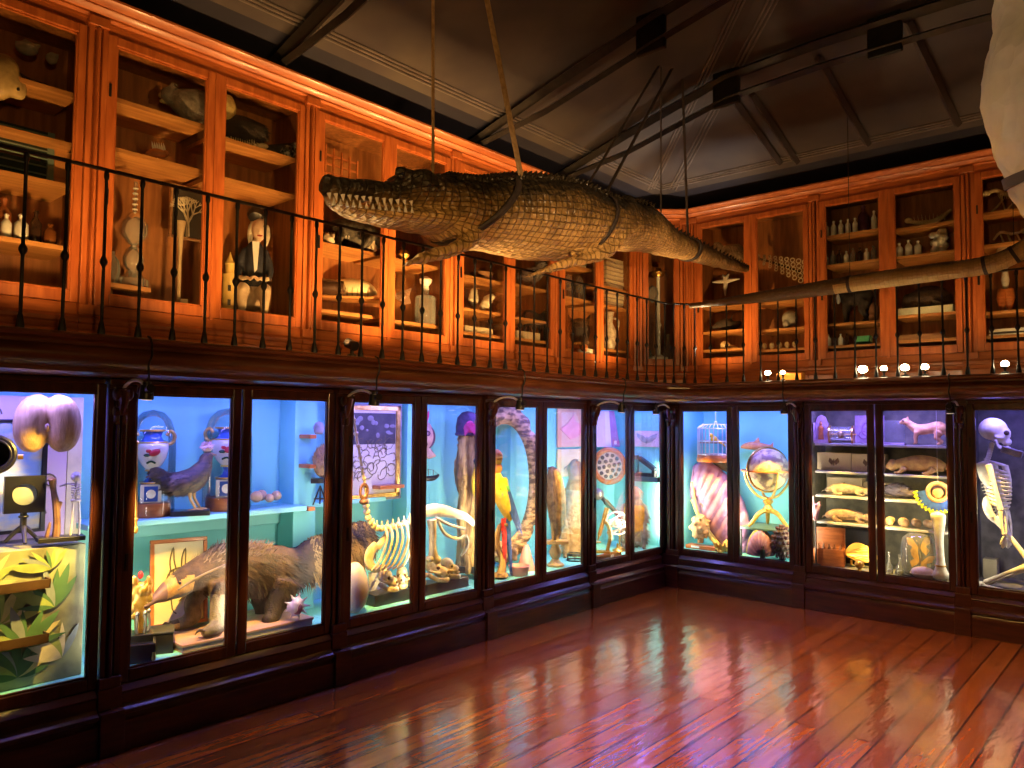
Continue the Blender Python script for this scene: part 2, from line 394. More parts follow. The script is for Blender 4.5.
# ================================================================ lower display cabinets
ZB, ZT, ZL, ZG = .36, 1.693, 1.765, 1.94
def rodlight(name, loc, tgt, kind, col, power, size=.1, sy=None, ang=60, blend=.6, spread=None):
    l = bpy.data.lights.new(name, kind); l.color = col; l.energy = power
    if kind == 'AREA':
        l.shape = 'RECTANGLE'; l.size = size; l.size_y = sy or size
        if spread: l.spread = R(spread)
    if kind == 'SPOT': l.spot_size = R(ang); l.spot_blend = blend; l.shadow_soft_size = size
    if kind == 'POINT': l.shadow_soft_size = size
    o = bpy.data.objects.new(name, l); C.objects.link(o); o.location = loc
    o.rotation_euler = (V(tgt)-V(loc)).to_track_quat('-Z', 'Y').to_euler()
    return o
ledV = Memit('violet_led', (.30, .22, 1.), 4)
plinthprof = [(0, 0), (-.075, 0), (-.075, .14), (-.062, .15), (-.055, .165), (-.075, .172), (-.078, .19), (-.06, .2), (-.045, .215), (-.04, .26), (-.05, .27), (-.035, .285), (-.02, .3), (0, .3)]
def xprof(b, prof, x0, x1):
    n = len(prof); b.add([(x0, y, z) for y, z in prof]+[(x1, y, z) for y, z in prof], [tuple(range(n)), tuple(range(2*n-1, n-1, -1))]+[(i, i+n, (i+1) % n+n, (i+1) % n) for i in range(n)])
def door(root, g0, g1, z0, z1, mat, st=.05, br=.058, tr=.045, key=None, sr=None):
    b = B(); y0, y1 = -.02, .018
    sr = sr or st
    b.bx(g0-st, g0, y0, y1, z0-br, z1+tr).bx(g1, g1+sr, y0, y1, z0-br, z1+tr)
    b.bx(g0, g1, y0, y1, z0-br, z0).bx(g0, g1, y0, y1, z1, z1+tr)
    d = b.obj('cabinet_door', mat, root, smooth=False, bev=.005)
    bd = B()
    for (a, c, e, f) in ((g0, g0+.008, z0, z1), (g1-.008, g1, z0, z1), (g0, g1, z0, z0+.008), (g0, g1, z1-.008, z1)): bd.bx(a, c, -.012, .004, e, f)
    bd.obj('glazing_bead', mat, d, smooth=False)
    B().bx(g0-.004, g1+.004, .004, .008, z0-.004, z1+.004).obj('glass_pane', pane, d, smooth=False)
    if key:
        B().box((key, y0-.003, (z0+z1)*.5-.15), (.016, .008, .085)).obj('lock_plate', iron, d, smooth=False, bev=.002)
        B().box((key, y0-.003, z1-.25), (.012, .006, .07)).obj('latch_plate', iron, d, smooth=False, bev=.002)
def pilaster(root, x, w, z0, z1, mat, cap=True, y=-.035):
    b = B(); b.bx(x-w/2, x+w/2, .004, .02, z0, z1)
    for a, e in ((-.5, -.22), (-.10, .10), (.22, .5)):
        b.bx(x+a*w, x+e*w, y if abs(a) < .2 else y+.008, .006, z0+.04, z1-.04)
    b.cyl((x, y, z0+.06), (x, y, z1-(.2 if cap else .06)), w*.09, n=10)
    b.bx(x-w/2-.006, x+w/2+.006, y-.012, .02, z0, z0+.05).bx(x-w/2-.003, x+w/2+.003, y-.006, .02, z1-.05, z1)
    p = b.obj('pilaster', mat, root, smooth=True, bev=.003)
    if cap:
        c = B(); zc = z1-.075
        c.bx(x-w/2-.008, x+w/2+.008, y-.03, .0, z1-.03, z1)
        c.cyl((x-w*.42, y-.04, zc), (x+w*.42, y-.04, zc), .032, n=16).cyl((x-w*.34, y-.02, zc-.085), (x+w*.34, y-.02, zc-.085), .022, n=14)
        c.tube([(x, y-.07, zc+.02), (x, y-.055, zc-.04), (x, y-.035, zc-.1)], [.02, .024, .01], n=8)
        for s in (-1, 1): c.ell((x+s*w*.38, y-.05, zc), (.012, .026, .026)).ell((x+s*w*.2, y-.025, zc-.12), (.014, .014, .03))
        c.obj('capital', mat, p, smooth=True)
LOW = []
def lower(W, p, U, glass, label, paint, pil=.085, sides=(0, 0), last=False, first=False):
    t = T('display_cabinet', label, 'cabinet', V((0, p, 0)) if W == 'L' else V((p, 0, 0)), WRZ[W], 'display cabinets along the hall floor')
    ue = U-.057 if not last else U-.145
    b = B(); xprof(b, plinthprof, 0, ue); b.bx(0, ue, .0, .6, .0, .3)
    b.bx(-.098 if first else -pil/2-.012, pil/2+.012, -.092, 0, 0, .2).bx(-.098 if first else -pil/2-.012, pil/2+.012, -.05, 0, .2, .3); b.obj('plinth', mahogH, t, smooth=False, bev=.003)
    B().bx(0, ue if not last else U-.01, -.02, .02, ZT+.045, ZL).obj('face_frame', mahogH, t, smooth=False, bev=.004)
    pilaster(t, 0, pil, .30, ZL, mahog)
    for k, (a, c) in enumerate(glass): door(t, a, c, ZB, ZT, mahog, key=(a-.028 if k == 0 else None), sr=(U-.0495-c if k and not last else None))
    e = U-.001
    b = B().bx(.001, e, .6, .62, .3, ZL).bx(.001, e, .022, .6, .301, ZB-.01).bx(.001, e, .022, .6, ZL-.02, ZL)
    if sides[0]: b.bx(.001, .012, .022, .6, .3, ZL)
    if sides[1]: b.bx(U-.012, e, .022, .6, .3, ZL)
    c = b.obj('carcass', paint, t, smooth=False)
    s = B()
    for a, q in glass: s.bx(a, q, .035, .05, ZL-.032, ZL-.02)
    s.obj('led_strip', ledV, t, smooth=False)
    LOW.append((W, p, U, glass, t)); return t
gl = ((.0925, .598), (.7065, 1.212))
names = ['display cabinet at the far left with the double nut and painted jungle block',
 'display cabinet holding the anteater, hen and porcelain urns', 'display cabinet with the bird skeleton and row of skulls',
 'display cabinet with the macaw, carved oval frame and perched hawk', 'display cabinet next to the room corner with the dotted round tray and small monkey']
LU = 1.3045
for k, nm in enumerate(names): lower('L', -5.17-LU+k*LU, LU, gl, nm, teal, sides=(0, 1 if k == 4 else 0), last=(k == 4))
RU = 1.237
lower('R', .12, RU, ((.098, .567), (.671, 1.145)), 'display cabinet by the room corner holding the globe, birdcage and ribbed shell', teal, pil=.13, sides=(1, 1), first=True)
lower('R', 1.357, RU, ((.095, .564), (.674, 1.145)), 'display cabinet fitted with four grey shelves of specimens', slate, sides=(1, 1))
lower('R', 2.594, RU, ((.09, .58), (.69, 1.145)), 'display cabinet at the right edge holding the human skeleton', dusk, sides=(1, 1))

# ================================================================ gallery ledge, floor and railing
GE, GQ = .34, .14
gpath = [(GE, -7.7), (GE, -GE-GQ), (GE+GQ, -GE), (4.7, -GE)]
lp = [(-.72, 1.94), (0, 1.94), (.022, 1.935), (.03, 1.925), (.022, 1.912), (-.004, 1.908), (-.012, 1.9), (-.012, 1.888)]
lp += [(-.034+.05*cos(a), 1.845+.043*sin(a)) for a in [R(x) for x in (70, 40, 10, -20, -50, -80)]]
lp += [(-.05, 1.79), (-.05, 1.775), (-.09, 1.766), (-.72, 1.766)]
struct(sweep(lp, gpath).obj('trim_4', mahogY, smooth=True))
ZR = 2.675
def rail(name, label, pts, posts, lab_cat='railing'):
    r = T(name, label, lab_cat, (pts[0][0], pts[0][1], ZG), 0); org = r.location
    B(org).tube([(*q, ZR) for q in pts], .0125, n=8, flat=.7).obj('top_rail', iron, r)
    z = ZG
    b = B(); b.lathe([(.017, 0), (.017, .012), (.011, .05), (.0075, .06), (.0075, .30), (.017, .318), (.017, .33), (.0075, .348), (.0075, .69), (.012, .70), (.012, .716), (.008, .735)], n=8)
    first = None
    for x, y in posts:
        if first is None: first = o = b.obj('baluster', iron, r)
        else: o = first.copy(); C.objects.link(o)
        o.location = V((x, y, ZG))-org
    return r
ex = GE-.02
yl = [-3.487+.1565*k for k in range(-24, 30)]; yl = [y for y in yl if -7.3 < y < -GE-GQ-.03]
rail('gallery_railing', 'black iron gallery railing along the left wall cabinets', [(ex, -7.4), (ex, -GE-GQ+.01), (GE+GQ-.01, -ex), (GE+GQ+.1, -ex)], [(ex, y) for y in yl]+[(ex+.05, -.44), (ex+.12, -.37)])
xr = [1.303+.1562*k for k in range(-6, 21)]; xr = [x for x in xr if .5 < x < 4.6]
rail('gallery_railing', 'black iron gallery railing along the back wall cabinets, under the snake', [(GE+GQ+.1, -ex), (4.65, -ex)], [(x, -ex) for x in xr])

# picture lamps on curved arms over the pilasters
def armlamp(W, q, label):
    t = T('picture_lamp', label, 'lamp', V((0, q, ZL-.07)) if W == 'L' else V((q, 0, ZL-.07)), WRZ[W], 'spotlights on curved arms over the display cabinets')
    B().tube([(0, -.06, -.01), (0, -.1, .03), (0, -.18, .055), (0, -.27, .05), (0, -.33, .02)], .008, n=8, k=3).obj('curved_arm', white, t)
    b = B().cyl((0, -.34, .03), (0, -.335, -.035), .028, .033).cyl((0, -.35, .005), (0, -.385, .015), .02).cyl((0, -.34, .03), (0, -.34, .045), .018)
    b.obj('lamp_head', blackp, t)
    B().tube([(0, -.345, .04), (.004, -.352, .07), (-.004, -.362, .12), (.006, -.375, .17), (0, -.372, .235), (0, -.34, .252)], .0055, n=6, k=3).obj('cable', blackp, t)
    B().cyl((0, -.3385, -.0345), (0, -.338, -.038), .024, .024).obj('lens', Memit('lamp_lens', (1, .8, .5), .6), t)
for q, l in ((-5.17, 'black picture lamp above the pilaster left of the porcelain urns'), (-5.17+LU, 'black picture lamp above the pilaster between the anteater and bird skeleton cabinets'), (-5.17+2*LU, 'black picture lamp above the pilaster left of the carved oval frame'), (-5.17+3*LU, 'black picture lamp above the pilaster left of the dotted round tray')): armlamp('L', q, l)
for q, l in ((.12, 'black picture lamp at the room corner above the birdcage pilaster'), (1.357, 'black picture lamp above the pilaster between globe and shelves'), (2.594, 'black picture lamp above the pilaster left of the human skeleton')): armlamp('R', q, l)

# ================================================================ upper wall cabinets
UZ0, UZ1 = 2.215, 3.546
ubase = [(.02, 0), (-.05, 0), (-.05, .075), (-.035, .085), (-.03, .11), (-.045, .118), (-.045, .14), (-.02, .155), (-.012, .215), (.02, .215)]
UP_ = []
mahog_litX = M('mahogany_lit_across', (.48, .14, .034), (.32, .08, .018), rough=.36, scale=6, stretch=(.7, 5, 5), coat=.2, bump=.06, bscale=30)
def upper(W, p, U, glass, label, pilw=.095, D=.42, end=False, short=False):
    org = V((-.32, p, ZG)) if W == 'L' else V((p, .32, ZG))
    t = T('gallery_cabinet', label, 'cabinet', org, WRZ[W], 'glazed cabinets along the gallery')
    ue = U-.056 if not short else U-.036
    b = B(); xprof(b, ubase, -.0545, ue); b.obj('moulded_base', mahog_litX, t, smooth=False, bev=.003); B().bx(-.0545, ue, -.01, .02, UZ1+.05-ZG, 3.66-ZG).obj('frieze', mahog_litX, t, smooth=False, bev=.003)
    pilaster(t, 0, pilw, .16, 3.66-ZG, mahog_lit, cap=False, y=-.03)
    for k, (a, c) in enumerate(glass): door(t, a, c, UZ0-ZG, UZ1-ZG, mahog_lit, tr=.05, key=(a-.03 if k == 0 else None), sr=(U-.0545-c if k and not (short or end) else None))
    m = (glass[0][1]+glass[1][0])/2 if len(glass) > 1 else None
    if m: B().bx(m-.012, m+.012, -.026, .02, .2, UZ1-ZG+.05).obj('centre_stile', mahog_lit, t, smooth=False, bev=.003)
    e = U-.001 if not short else U-.036
    b = B().bx(.001, e, D, D+.02, .15, 3.66-ZG).bx(.001, e, .022, D, .15, .262).bx(.001, e, .022, D, 3.62-ZG, 3.64-ZG).bx(.001, .010, .022, D, .15, 3.66-ZG)
    if end or short: b.bx(e-.009, e, .022, D, .15, 3.66-ZG)
    b.obj('carcass', pine_shaded, t, smooth=False)
    UP_.append((W, p, U, glass, t)); return t
ug = ((.095, .597), (.706, 1.207)); vg = ((.095, .555), (.675, 1.13))
un = ['glazed gallery cabinet at the top left with the green glass box and bottles', 'glazed gallery cabinet with the seated doll and glass retort',
      'glazed gallery cabinet behind the head of the crocodile', 'glazed gallery cabinet behind the hind foot of the crocodile, with shell cluster', 'glazed gallery cabinet left of the corner one, with stacked books']
ULeft = [upper('L', -6.5+1.3*k, 1.3, ug, l, short=(k == 4)) for k, l in enumerate(un)]
URight = [upper('R', .17+1.225*k, 1.225, vg, l, end=(k == 2)) for k, l in enumerate(['glazed gallery cabinet with the white starfish and lattice basket', 'glazed gallery cabinet with two rows of small bottles and the green tray', 'glazed gallery cabinet at the right edge with small animal skeletons'])]
# the narrow corner cabinet set diagonally
UA, UB = V((-.32, -.03, ZG)), V((.10, .32, ZG)); cl = (UB-UA).length; crz = atan2(UB.y-UA.y, UB.x-UA.x)
t = T('corner_cabinet', 'narrow diagonal corner cabinet holding the tall glass apparatus', 'cabinet', UA, crz)
b = B(); xprof(b, ubase, 0, cl); b.obj('moulded_base', mahog_litX, t, smooth=False, bev=.003); B().bx(0, cl, -.01, .02, UZ1+.05-ZG, 3.66-ZG).obj('frieze', mahog_litX, t, smooth=False, bev=.003)
pilaster(t, .04, .09, .16, 3.66-ZG, mahog_lit, cap=False, y=-.03); pilaster(t, cl-.035, .08, .16, 3.66-ZG, mahog_lit, cap=False, y=-.03)
door(t, .142, .415, UZ0-ZG, UZ1-ZG, mahog_lit, tr=.05)
B().bx(.09, .46, .3, .32, .15, 1.7).bx(.09, .46, .02, .3, .15, .262).bx(.09, .46, .02, .3, 1.68, 1.7).bx(.08, .095, .02, .3, .15, 1.7).bx(.455, .47, .02, .3, .15, 1.7).obj('carcass', pine_shaded, t, smooth=False)
B().bx(.1, .45, .05, .28, .262, .29).obj('shelf', pineH, t, smooth=False)
cp = [(0, 3.64), (.012, 3.64), (.012, 3.655), (.03, 3.665), (.03, 3.675), (.045, 3.684), (.06, 3.700), (.06, 3.708), (.085, 3.722), (.1, 3.735), (.1, 3.748), (-.44, 3.752), (-.44, 3.64)]
struct(sweep(cp, [(-.32, -7.6), (-.32, -.03), (.10, .32), (4.6, .32)]).obj('trim_5', mahog_litY, smooth=True))

# shelves of the upper cabinets: (cabinet, door, list of photo heights at the door's left edge)
def ushelf(t, W, gx, us, span=(0, 1), y0=.07):
    for px, py in us:
        q = P(W, px, py, .32+y0); z = q.z-ZG
        a = gx[0]+(gx[1]-gx[0])*span[0]-.03*(span[0] == 0); c = gx[0]+(gx[1]-gx[0])*span[1]+.03*(span[1] == 1)
        B().bx(a, c, y0, .42, z-.024, z).obj('shelf', pineH, t, smooth=False)
ushelf(ULeft[0], 'L', ug[1], [(40, 83), (40, 135), (40, 178), (40, 242)])
ushelf(ULeft[1], 'L', ug[0], [(115, 97), (115, 147)]); ushelf(ULeft[1], 'L', ug[0], [(115, 283)], span=(0, .5))
ushelf(ULeft[1], 'L', ug[1], [(225, 137), (225, 177)])
ushelf(ULeft[2], 'L', ug[0], [(325, 242), (325, 309)], y0=.1); ushelf(ULeft[2], 'L', ug[1], [(397, 258), (397, 320)], y0=.1)
ushelf(ULeft[3], 'L', ug[0], [(463, 274), (463, 307), (463, 331)]); ushelf(ULeft[3], 'L', ug[1], [(514, 283), (514, 316), (514, 337)])
ushelf(ULeft[4], 'L', ug[0], [(567, 263), (567, 296)], span=(0, 1)); ushelf(ULeft[4], 'L', ug[1], [(603, 285), (603, 304), (603, 348)])
ushelf(URight[0], 'R', vg[0], [(704, 307), (704, 332), (704, 350)]); ushelf(URight[0], 'R', vg[1], [(759, 303), (759, 330), (759, 350)])
ushelf(URight[1], 'R', vg[0], [(827, 236), (827, 265), (827, 324), (827, 346)]); ushelf(URight[1], 'R', vg[1], [(895, 229), (895, 257), (895, 316), (895, 341)])
ushelf(URight[2], 'R', vg[0], [(984, 213), (984, 245), (984, 312), (984, 336)])

# inside the lower cabinets: teal shelf, buttress boxes and small shelves
def part(t, name, mat, **k):
    b = B(); 
    for a in k['bx']: b.bx(*a)
    return b.obj(name, mat, t, smooth=False, bev=.003)
cab = {k: LOW[k][4] for k in range(8)}
xb0, xb1 = P('L', 291, 500, .45).y+5.17, P('L', 313, 500, .45).y+5.17
part(cab[1], 'display_shelf', tealS, bx=[(.0, xb0+.02, .3, .6, 1.0, 1.03), (0, xb0, .57, .6, .9, 1.0)])
part(cab[1], 'buttress', teal, bx=[(xb0, xb1, .42, .6, ZB-.01, ZL-.02)])
for k, z in enumerate((1.02, 1.29, 1.48)): part(cab[1], 'bracket_shelf', redwood, bx=[(P('L', 313, 440, .34).y+5.17, 1.30, .30, .46, z-.025, z)])
part(cab[2], 'display_shelf', tealS, bx=[(.1, .72, .42, .6, 1.0, 1.03)])
part(cab[2], 'buttress', teal, bx=[(.93, 1.08, .44, .6, ZB-.01, ZL-.02)])
part(cab[2], 'bracket_shelf', redwood, bx=[(.62, .84, .36, .52, 1.09, 1.115)])
part(cab[3], 'buttress', teal, bx=[(.78, .93, .44, .6, ZB-.01, ZL-.02)])
for z in (1.405, 1.165, .955, .725): part(cab[6], 'specimen_shelf', M('grey_shelf_paint', (.42, .39, .34), rough=.5), bx=[(.07, U_-.03, .16, .6, z-.02, z) for U_ in (RU,)])
# ================================================================ the hanging animals
def skinmat(name, dark, mid, pale, kx, ky, bumpk=.5, split=(.3, .55), vor=38, mort=.85):
    m = bpy.data.materials.new(name); m.use_nodes = True
    nt = m.node_tree; N = nt.nodes; L = nt.links; b = N['Principled BSDF']; b.inputs['Roughness'].default_value = .42
    uv = N.new('ShaderNodeUVMap'); uv.uv_map = 'UVMap'
    sp = N.new('ShaderNodeSeparateXYZ'); L.new(uv.outputs[0], sp.inputs[0])
    nz = N.new('ShaderNodeTexNoise'); nz.inputs['Scale'].default_value = 9; nz.inputs['Detail'].default_value = 4
    tc = N.new('ShaderNodeTexCoord'); L.new(tc.outputs['Object'], nz.inputs[0])
    ad = N.new('ShaderNodeMath'); ad.operation = 'MULTIPLY_ADD'; ad.inputs[1].default_value = .35; L.new(nz.outputs[0], ad.inputs[0]); L.new(sp.outputs[1], ad.inputs[2])
    r = N.new('ShaderNodeValToRGB'); L.new(ad.outputs[0], r.inputs[0]); e = r.color_ramp.elements
    e[0].position = split[0]; e[0].color = (*pale, 1); e[1].position = split[1]+.17; e[1].color = (*dark, 1)
    q = e.new(split[1]); q.color = (*mid, 1)
    mp = N.new('ShaderNodeMapping'); mp.inputs['Scale'].default_value = (kx, ky, 1); L.new(uv.outputs[0], mp.inputs[0])
    br = N.new('ShaderNodeTexBrick'); br.inputs['Scale'].default_value = 1; br.inputs['Brick Width'].default_value = 1; br.inputs['Row Height'].default_value = 1
    br.inputs['Mortar Size'].default_value = .1; br.inputs['Mortar Smooth'].default_value = .8; br.offset = 0
    br.inputs['Color1'].default_value = (1, 1, 1, 1); br.inputs['Color2'].default_value = (.8, .8, .8, 1); br.inputs['Mortar'].default_value = (.35, .3, .25, 1)
    L.new(mp.outputs[0], br.inputs[0])
    mx = N.new('ShaderNodeMix'); mx.data_type = 'RGBA'; mx.blend_type = 'MULTIPLY'; mx.inputs[0].default_value = mort
    L.new(r.outputs[0], mx.inputs[6]); L.new(br.outputs['Color'], mx.inputs[7]); L.new(mx.outputs[2], b.inputs['Base Color'])
    vo = N.new('ShaderNodeTexVoronoi'); vo.inputs['Scale'].default_value = vor; L.new(tc.outputs['Object'], vo.inputs[0])
    h = N.new('ShaderNodeMath'); h.operation = 'MULTIPLY_ADD'; h.inputs[1].default_value = -1.05*mort; L.new(br.outputs['Fac'], h.inputs[0]); L.new(vo.outputs['Distance'], h.inputs[2])
    bp = N.new('ShaderNodeBump'); bp.inputs['Strength'].default_value = bumpk; bp.inputs['Distance'].default_value = .02
    L.new(h.outputs[0], bp.inputs['Height']); L.new(bp.outputs[0], b.inputs['Normal'])
    return m
KX = 1.0
prof = [(440, 176, 241), (455, 178, 246), (470, 179, 249), (490, 177, 252), (510, 176, 256), (535, 177, 260), (560, 182, 260), (585, 192, 256), (605, 198, 252), (625, 200, 251), (645, 208, 252), (665, 225, 256), (685, 236, 260), (705, 246, 265), (725, 256, 269), (738, 263, 272), (747, 268, 272)]
cen = []
for px, a, c_ in prof:
    q0, q1 = aX(px, a, KX), aX(px, c_, KX); cen.append(((q0+q1)/2, (q0.z-q1.z)/2))
kloc = V((KX, -2.6, 2.9))
croc = T('stuffed_crocodile', 'large dark stuffed crocodile hanging on straps in front of the gallery', 'crocodile', kloc)
def hx(px, py, dx=0): return aX(px, py, KX+dx)
pm = mpp(V((KX, -4, 2.8)))
b = B(kloc)
b.tube([q for q, r in cen], [(r*(1.25 if i < 9 else 1.05), r) for i, (q, r) in enumerate(cen)], n=20, k=3, up=(0, 0, 1))
# neck, skull and jaws
pj = pm*.97
b.tube([hx(452, 210), hx(438, 202), hx(422, 196), hx(405, 192), hx(385, 194), hx(360, 190), hx(338, 187), hx(324, 186)], [(34*pj, 31*pj), (36*pj, 27*pj), (35*pj, 22*pj), (31*pj, 19*pj), (21*pj, 11*pj), (16*pj, 10*pj), (15*pj, 9*pj), (12*pj, 7*pj)], n=16, k=3, up=(0, 0, 1))
b.tube([hx(448, 220), hx(430, 221), hx(405, 219), hx(380, 217), hx(358, 213), hx(340, 206), hx(329, 199)], [(36*pj, 17*pj), (36*pj, 13*pj), (32*pj, 9*pj), (23*pj, 7*pj), (17*pj, 6*pj), (14*pj, 5*pj), (9*pj, 4*pj)], n=14, k=3, up=(0, 0, 1))
for s in (-1, 1):
    b.ell(hx(403, 173, s*20*pj), (7*pj, 11*pj, 7*pj)); b.ell(hx(425, 179, s*24*pj), (9*pj, 16*pj, 9*pj)); b.ell(hx(328, 179, s*5*pj), (5*pj, 7*pj, 5*pj))
    # fore legs and hind legs
    o = s*28*pj
    b.tube([hx(474, 232, o*.8), hx(464, 243, o+s*.02), hx(450, 251, o+s*.04), hx(434, 255, o+s*.05), hx(420, 259, o+s*.05)], [12*pj, 9*pj, 7*pj, 6.5*pj, 5*pj], n=10, k=3)
    for w in (-.05, -.02, .015, .05): b.tube([hx(424, 258, o+s*.05+w*.5), hx(409, 263, o+s*.05+w), hx(400, 268, o+s*.05+w*1.3)], [.017, .013, .005], n=6)
    b.ell(hx(627, 213, s*24*pj), (14*pj, 30*pj, 24*pj), rot=(R(18), 0, 0))
    b.tube([hx(622, 228, s*30*pj), hx(608, 247, s*34*pj), hx(594, 257, s*36*pj), hx(568, 263, s*35*pj), hx(548, 270, s*34*pj)], [17*pj, 12*pj, 7*pj, 6.5*pj, 5*pj], n=10, k=3)
    for w in (-.06, -.02, .02, .06): b.tube([hx(551, 269, s*34*pj+w*.5), hx(534, 274, s*34*pj+w), hx(522, 279, s*34*pj+w*1.4)], [.017, .013, .005], n=6)
ks = sorted(((q.y-kloc.y, q.z-kloc.z, r) for q, r in cen)); ks = [(hx(320, 186).y-kloc.y, hx(320, 196).z-kloc.z, .1)]+ks
def kc(y):
    for (a, za, ra), (c_, zc, rc) in zip(ks, ks[1:]):
        if y <= c_: t = max(0, min(1, (y-a)/(c_-a))); return za+(zc-za)*t, ra+(rc-ra)*t
    return ks[-1][1:]
def kuv(co):
    z, r = kc(co.y); a = atan2(abs(co.x), -(co.z-z))/pi
    return (co.y, a)
def kfn(co, n):
    k = noise.noise(co*9)*.008+noise.noise(co*23)*.005
    return co+n*k
hide = skinmat('crocodile_hide', (.03, .022, .012), (.22, .13, .042), (.66, .41, .15), 22, 24, 1., split=(.50, .66), vor=30)
b.obj('body', hide, croc, vox=.017, it=3, fn=kfn, uv=kuv)
b = B(kloc)
for s, off in ((1, 24), (-1, 24)):
    for k in range(13):
        t = k/12
        px = 329+82*t; yu = 190+6*t+(3*sin(k*2.1)); w = (12+14*t)*pj*s
        b.cyl(hx(px, 193+8*t, w), hx(px+1, 199+8*t+1.5*sin(k), w*1.02), .011, .001, n=6)
        px = 334+78*t; w = (11+15*t)*pj*s
        b.cyl(hx(px, 205+8*t, w), hx(px, 198+9*t-1.2*cos(k*1.7), w*1.02), .010, .001, n=6)
b.obj('teeth', ivory, croc)
b = B(kloc)
for s in (-1, 1): b.ell(hx(401, 176, s*22*pj), .016)
b.obj('eyes', blackp, croc)
b = B(kloc)
for i, (q, r) in enumerate(cr([(*q, r) for q, r in cen], 5) and [(V(a[:3]), a[3]) for a in cr([(*q, r) for q, r in cen], 5)]):
    for s in (-.5, -.17, .17, .5):
        if i > 48 and abs(s) > .3: continue
        a = s*1.3; k = .018+.1*r if i < 45 else .03
        p0 = q+V((sin(a)*r*1.2, 0, cos(a)*r*.94)); b.cyl(p0, p0+V((sin(a)*k, .02, cos(a)*k)), .028 if i < 45 else .018, .003, n=5)
b.obj('dorsal_scutes', hide, croc, smooth=False, uv=lambda co: (co.y, .95))['kind'] = 'stuff'
# straps and cords
strapm = M('hanging_strap_webbing', (.30, .19, .085), (.2, .12, .05), rough=.7, scale=40)
strapd = M('dark_strap', (.05, .035, .03), (.03, .022, .02), rough=.6)
def ceil_hit(q, d):
    d = V(d).normalized(); q = V(q)
    for _ in range(200):
        if q.z > cz(q.x, q.y)-.03: break
        q = q+d*.02
    return q
def strap(px, py, px2, py2, w, label, mat, dx=0, loop=True, tilt=0):
    a = aX(px, py, KX+dx); c_ = aX(px2, py2, KX+dx*.5); top = ceil_hit(c_, (c_-a) if py2 < py else (a-c_))
    t = T('hanging_strap', label, 'strap', a, 0, 'straps carrying the crocodile')
    b = B(a); b.tube([a-(top-a).normalized()*.06, a, top], [(w, w*.3)]*3, n=6, up=(0, 0, 1) if abs((top-a).normalized().z) < .9 else (1, 0, 0)); b.obj('strap_web', mat, t, smooth=False)
    if loop:
        y = a.y-kloc.y; z, r = kc(y); m = B(); n = 36; vs = []
        for i in range(n):
            g = 2*pi*i/n; yy = y+tilt*(1-cos(g))*.5; zz, rr = kc(yy)
            for e in (-w, w):
                k = 1.04; vs.append((sin(g)*rr*1.25*k, yy+e, zz+cos(g)*rr*k))
        m.add([V(v)+kloc-a for v in vs], [(2*i, 2*i+1, 2*((i+1) % n)+1, 2*((i+1) % n)) for i in range(n)])
        o = m.obj('body_loop', strapd, t); s = o.modifiers.new('thick', 'SOLIDIFY'); s.thickness = .012; s.offset = 1
strap(433, 172, 433, 0, .011, 'thin cord hanging straight down to the neck of the crocodile', strapm, loop=False)
strap(524, 192, 487, 0, .024, 'broad tan strap slanting down to the shoulders of the crocodile', strapm, dx=.18, tilt=-.42)
strap(585, 190, 655, 72, .014, 'left one of the two crossing dark straps behind the hips of the crocodile', strapd, loop=False)
strap(604, 197, 668, 76, .016, 'right one of the two crossing dark straps at the hips of the crocodile', strapd, dx=.1, tilt=-.22)
strap(661, 224, 661, 70, .011, 'thin dark cord holding the root of the crocodile tail', strapd, loop=False)
strap(688, 238, 682, 66, .02, 'wide dark strap holding the middle of the crocodile tail', strapd, tilt=0)

# snake along the back railing
sp_ = [(690, 306, 2.2), (715, 303, 3.4), (745, 299, 5), (790, 293, 6.8), (850, 284, 8.3), (900, 277, 9), (950, 270.5, 9), (985, 265.5, 9.2), (1005, 259, 9.2), (1024, 249, 9), (1048, 232, 9), (1080, 214, 8.5), (1120, 204, 8)]
pts = [aY(x, y, -.37) for x, y, r in sp_]; rad = [r*mpp(q) for (x, y, r), q in zip(sp_, pts)]
so = pts[5].copy()
snake = T('stuffed_snake', 'long yellowish stuffed python stretched just above the back gallery railing', 'snake', so)
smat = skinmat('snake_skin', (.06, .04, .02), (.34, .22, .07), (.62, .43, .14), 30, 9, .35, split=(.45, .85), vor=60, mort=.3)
pa = cr([(*q, r) for q, r in zip(pts, rad)], 4)
b = B(so); b.tube([q[:3] for q in pa], [q[3] for q in pa], n=16)
def suv(co):
    q = min(pa, key=lambda a: abs(a[0]-so.x-co.x)); return (co.x, atan2(abs(co.y-q[1]+so.y), -(co.z-q[2]+so.z))/pi)
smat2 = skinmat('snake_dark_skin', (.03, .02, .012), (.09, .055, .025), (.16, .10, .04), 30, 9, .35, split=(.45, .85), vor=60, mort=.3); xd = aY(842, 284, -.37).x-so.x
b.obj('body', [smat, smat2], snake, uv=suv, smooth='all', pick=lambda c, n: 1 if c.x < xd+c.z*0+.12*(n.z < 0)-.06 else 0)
for i in (16, 28, 34):
    q, q2 = V(pa[i][:3]), V(pa[i+1][:3]); d = (q2-q).normalized(); B(so).cyl(q-d*.012, q+d*.012, pa[i][3]*1.07, n=16).obj('binding', strapd, snake)
for i in (16, 34):
    q = V(pa[i][:3]); top = ceil_hit(q, (0, 0, 1)); t = tag(B(q).cyl(q+V((0, 0, pa[i][3])), top, .003, n=6).obj('hanging_wire', strapd), 'thin wire rising from the %s of the hanging snake to the ceiling' % ('thin dark end' if i == 16 else 'thick yellow right part'), 'wire', q)

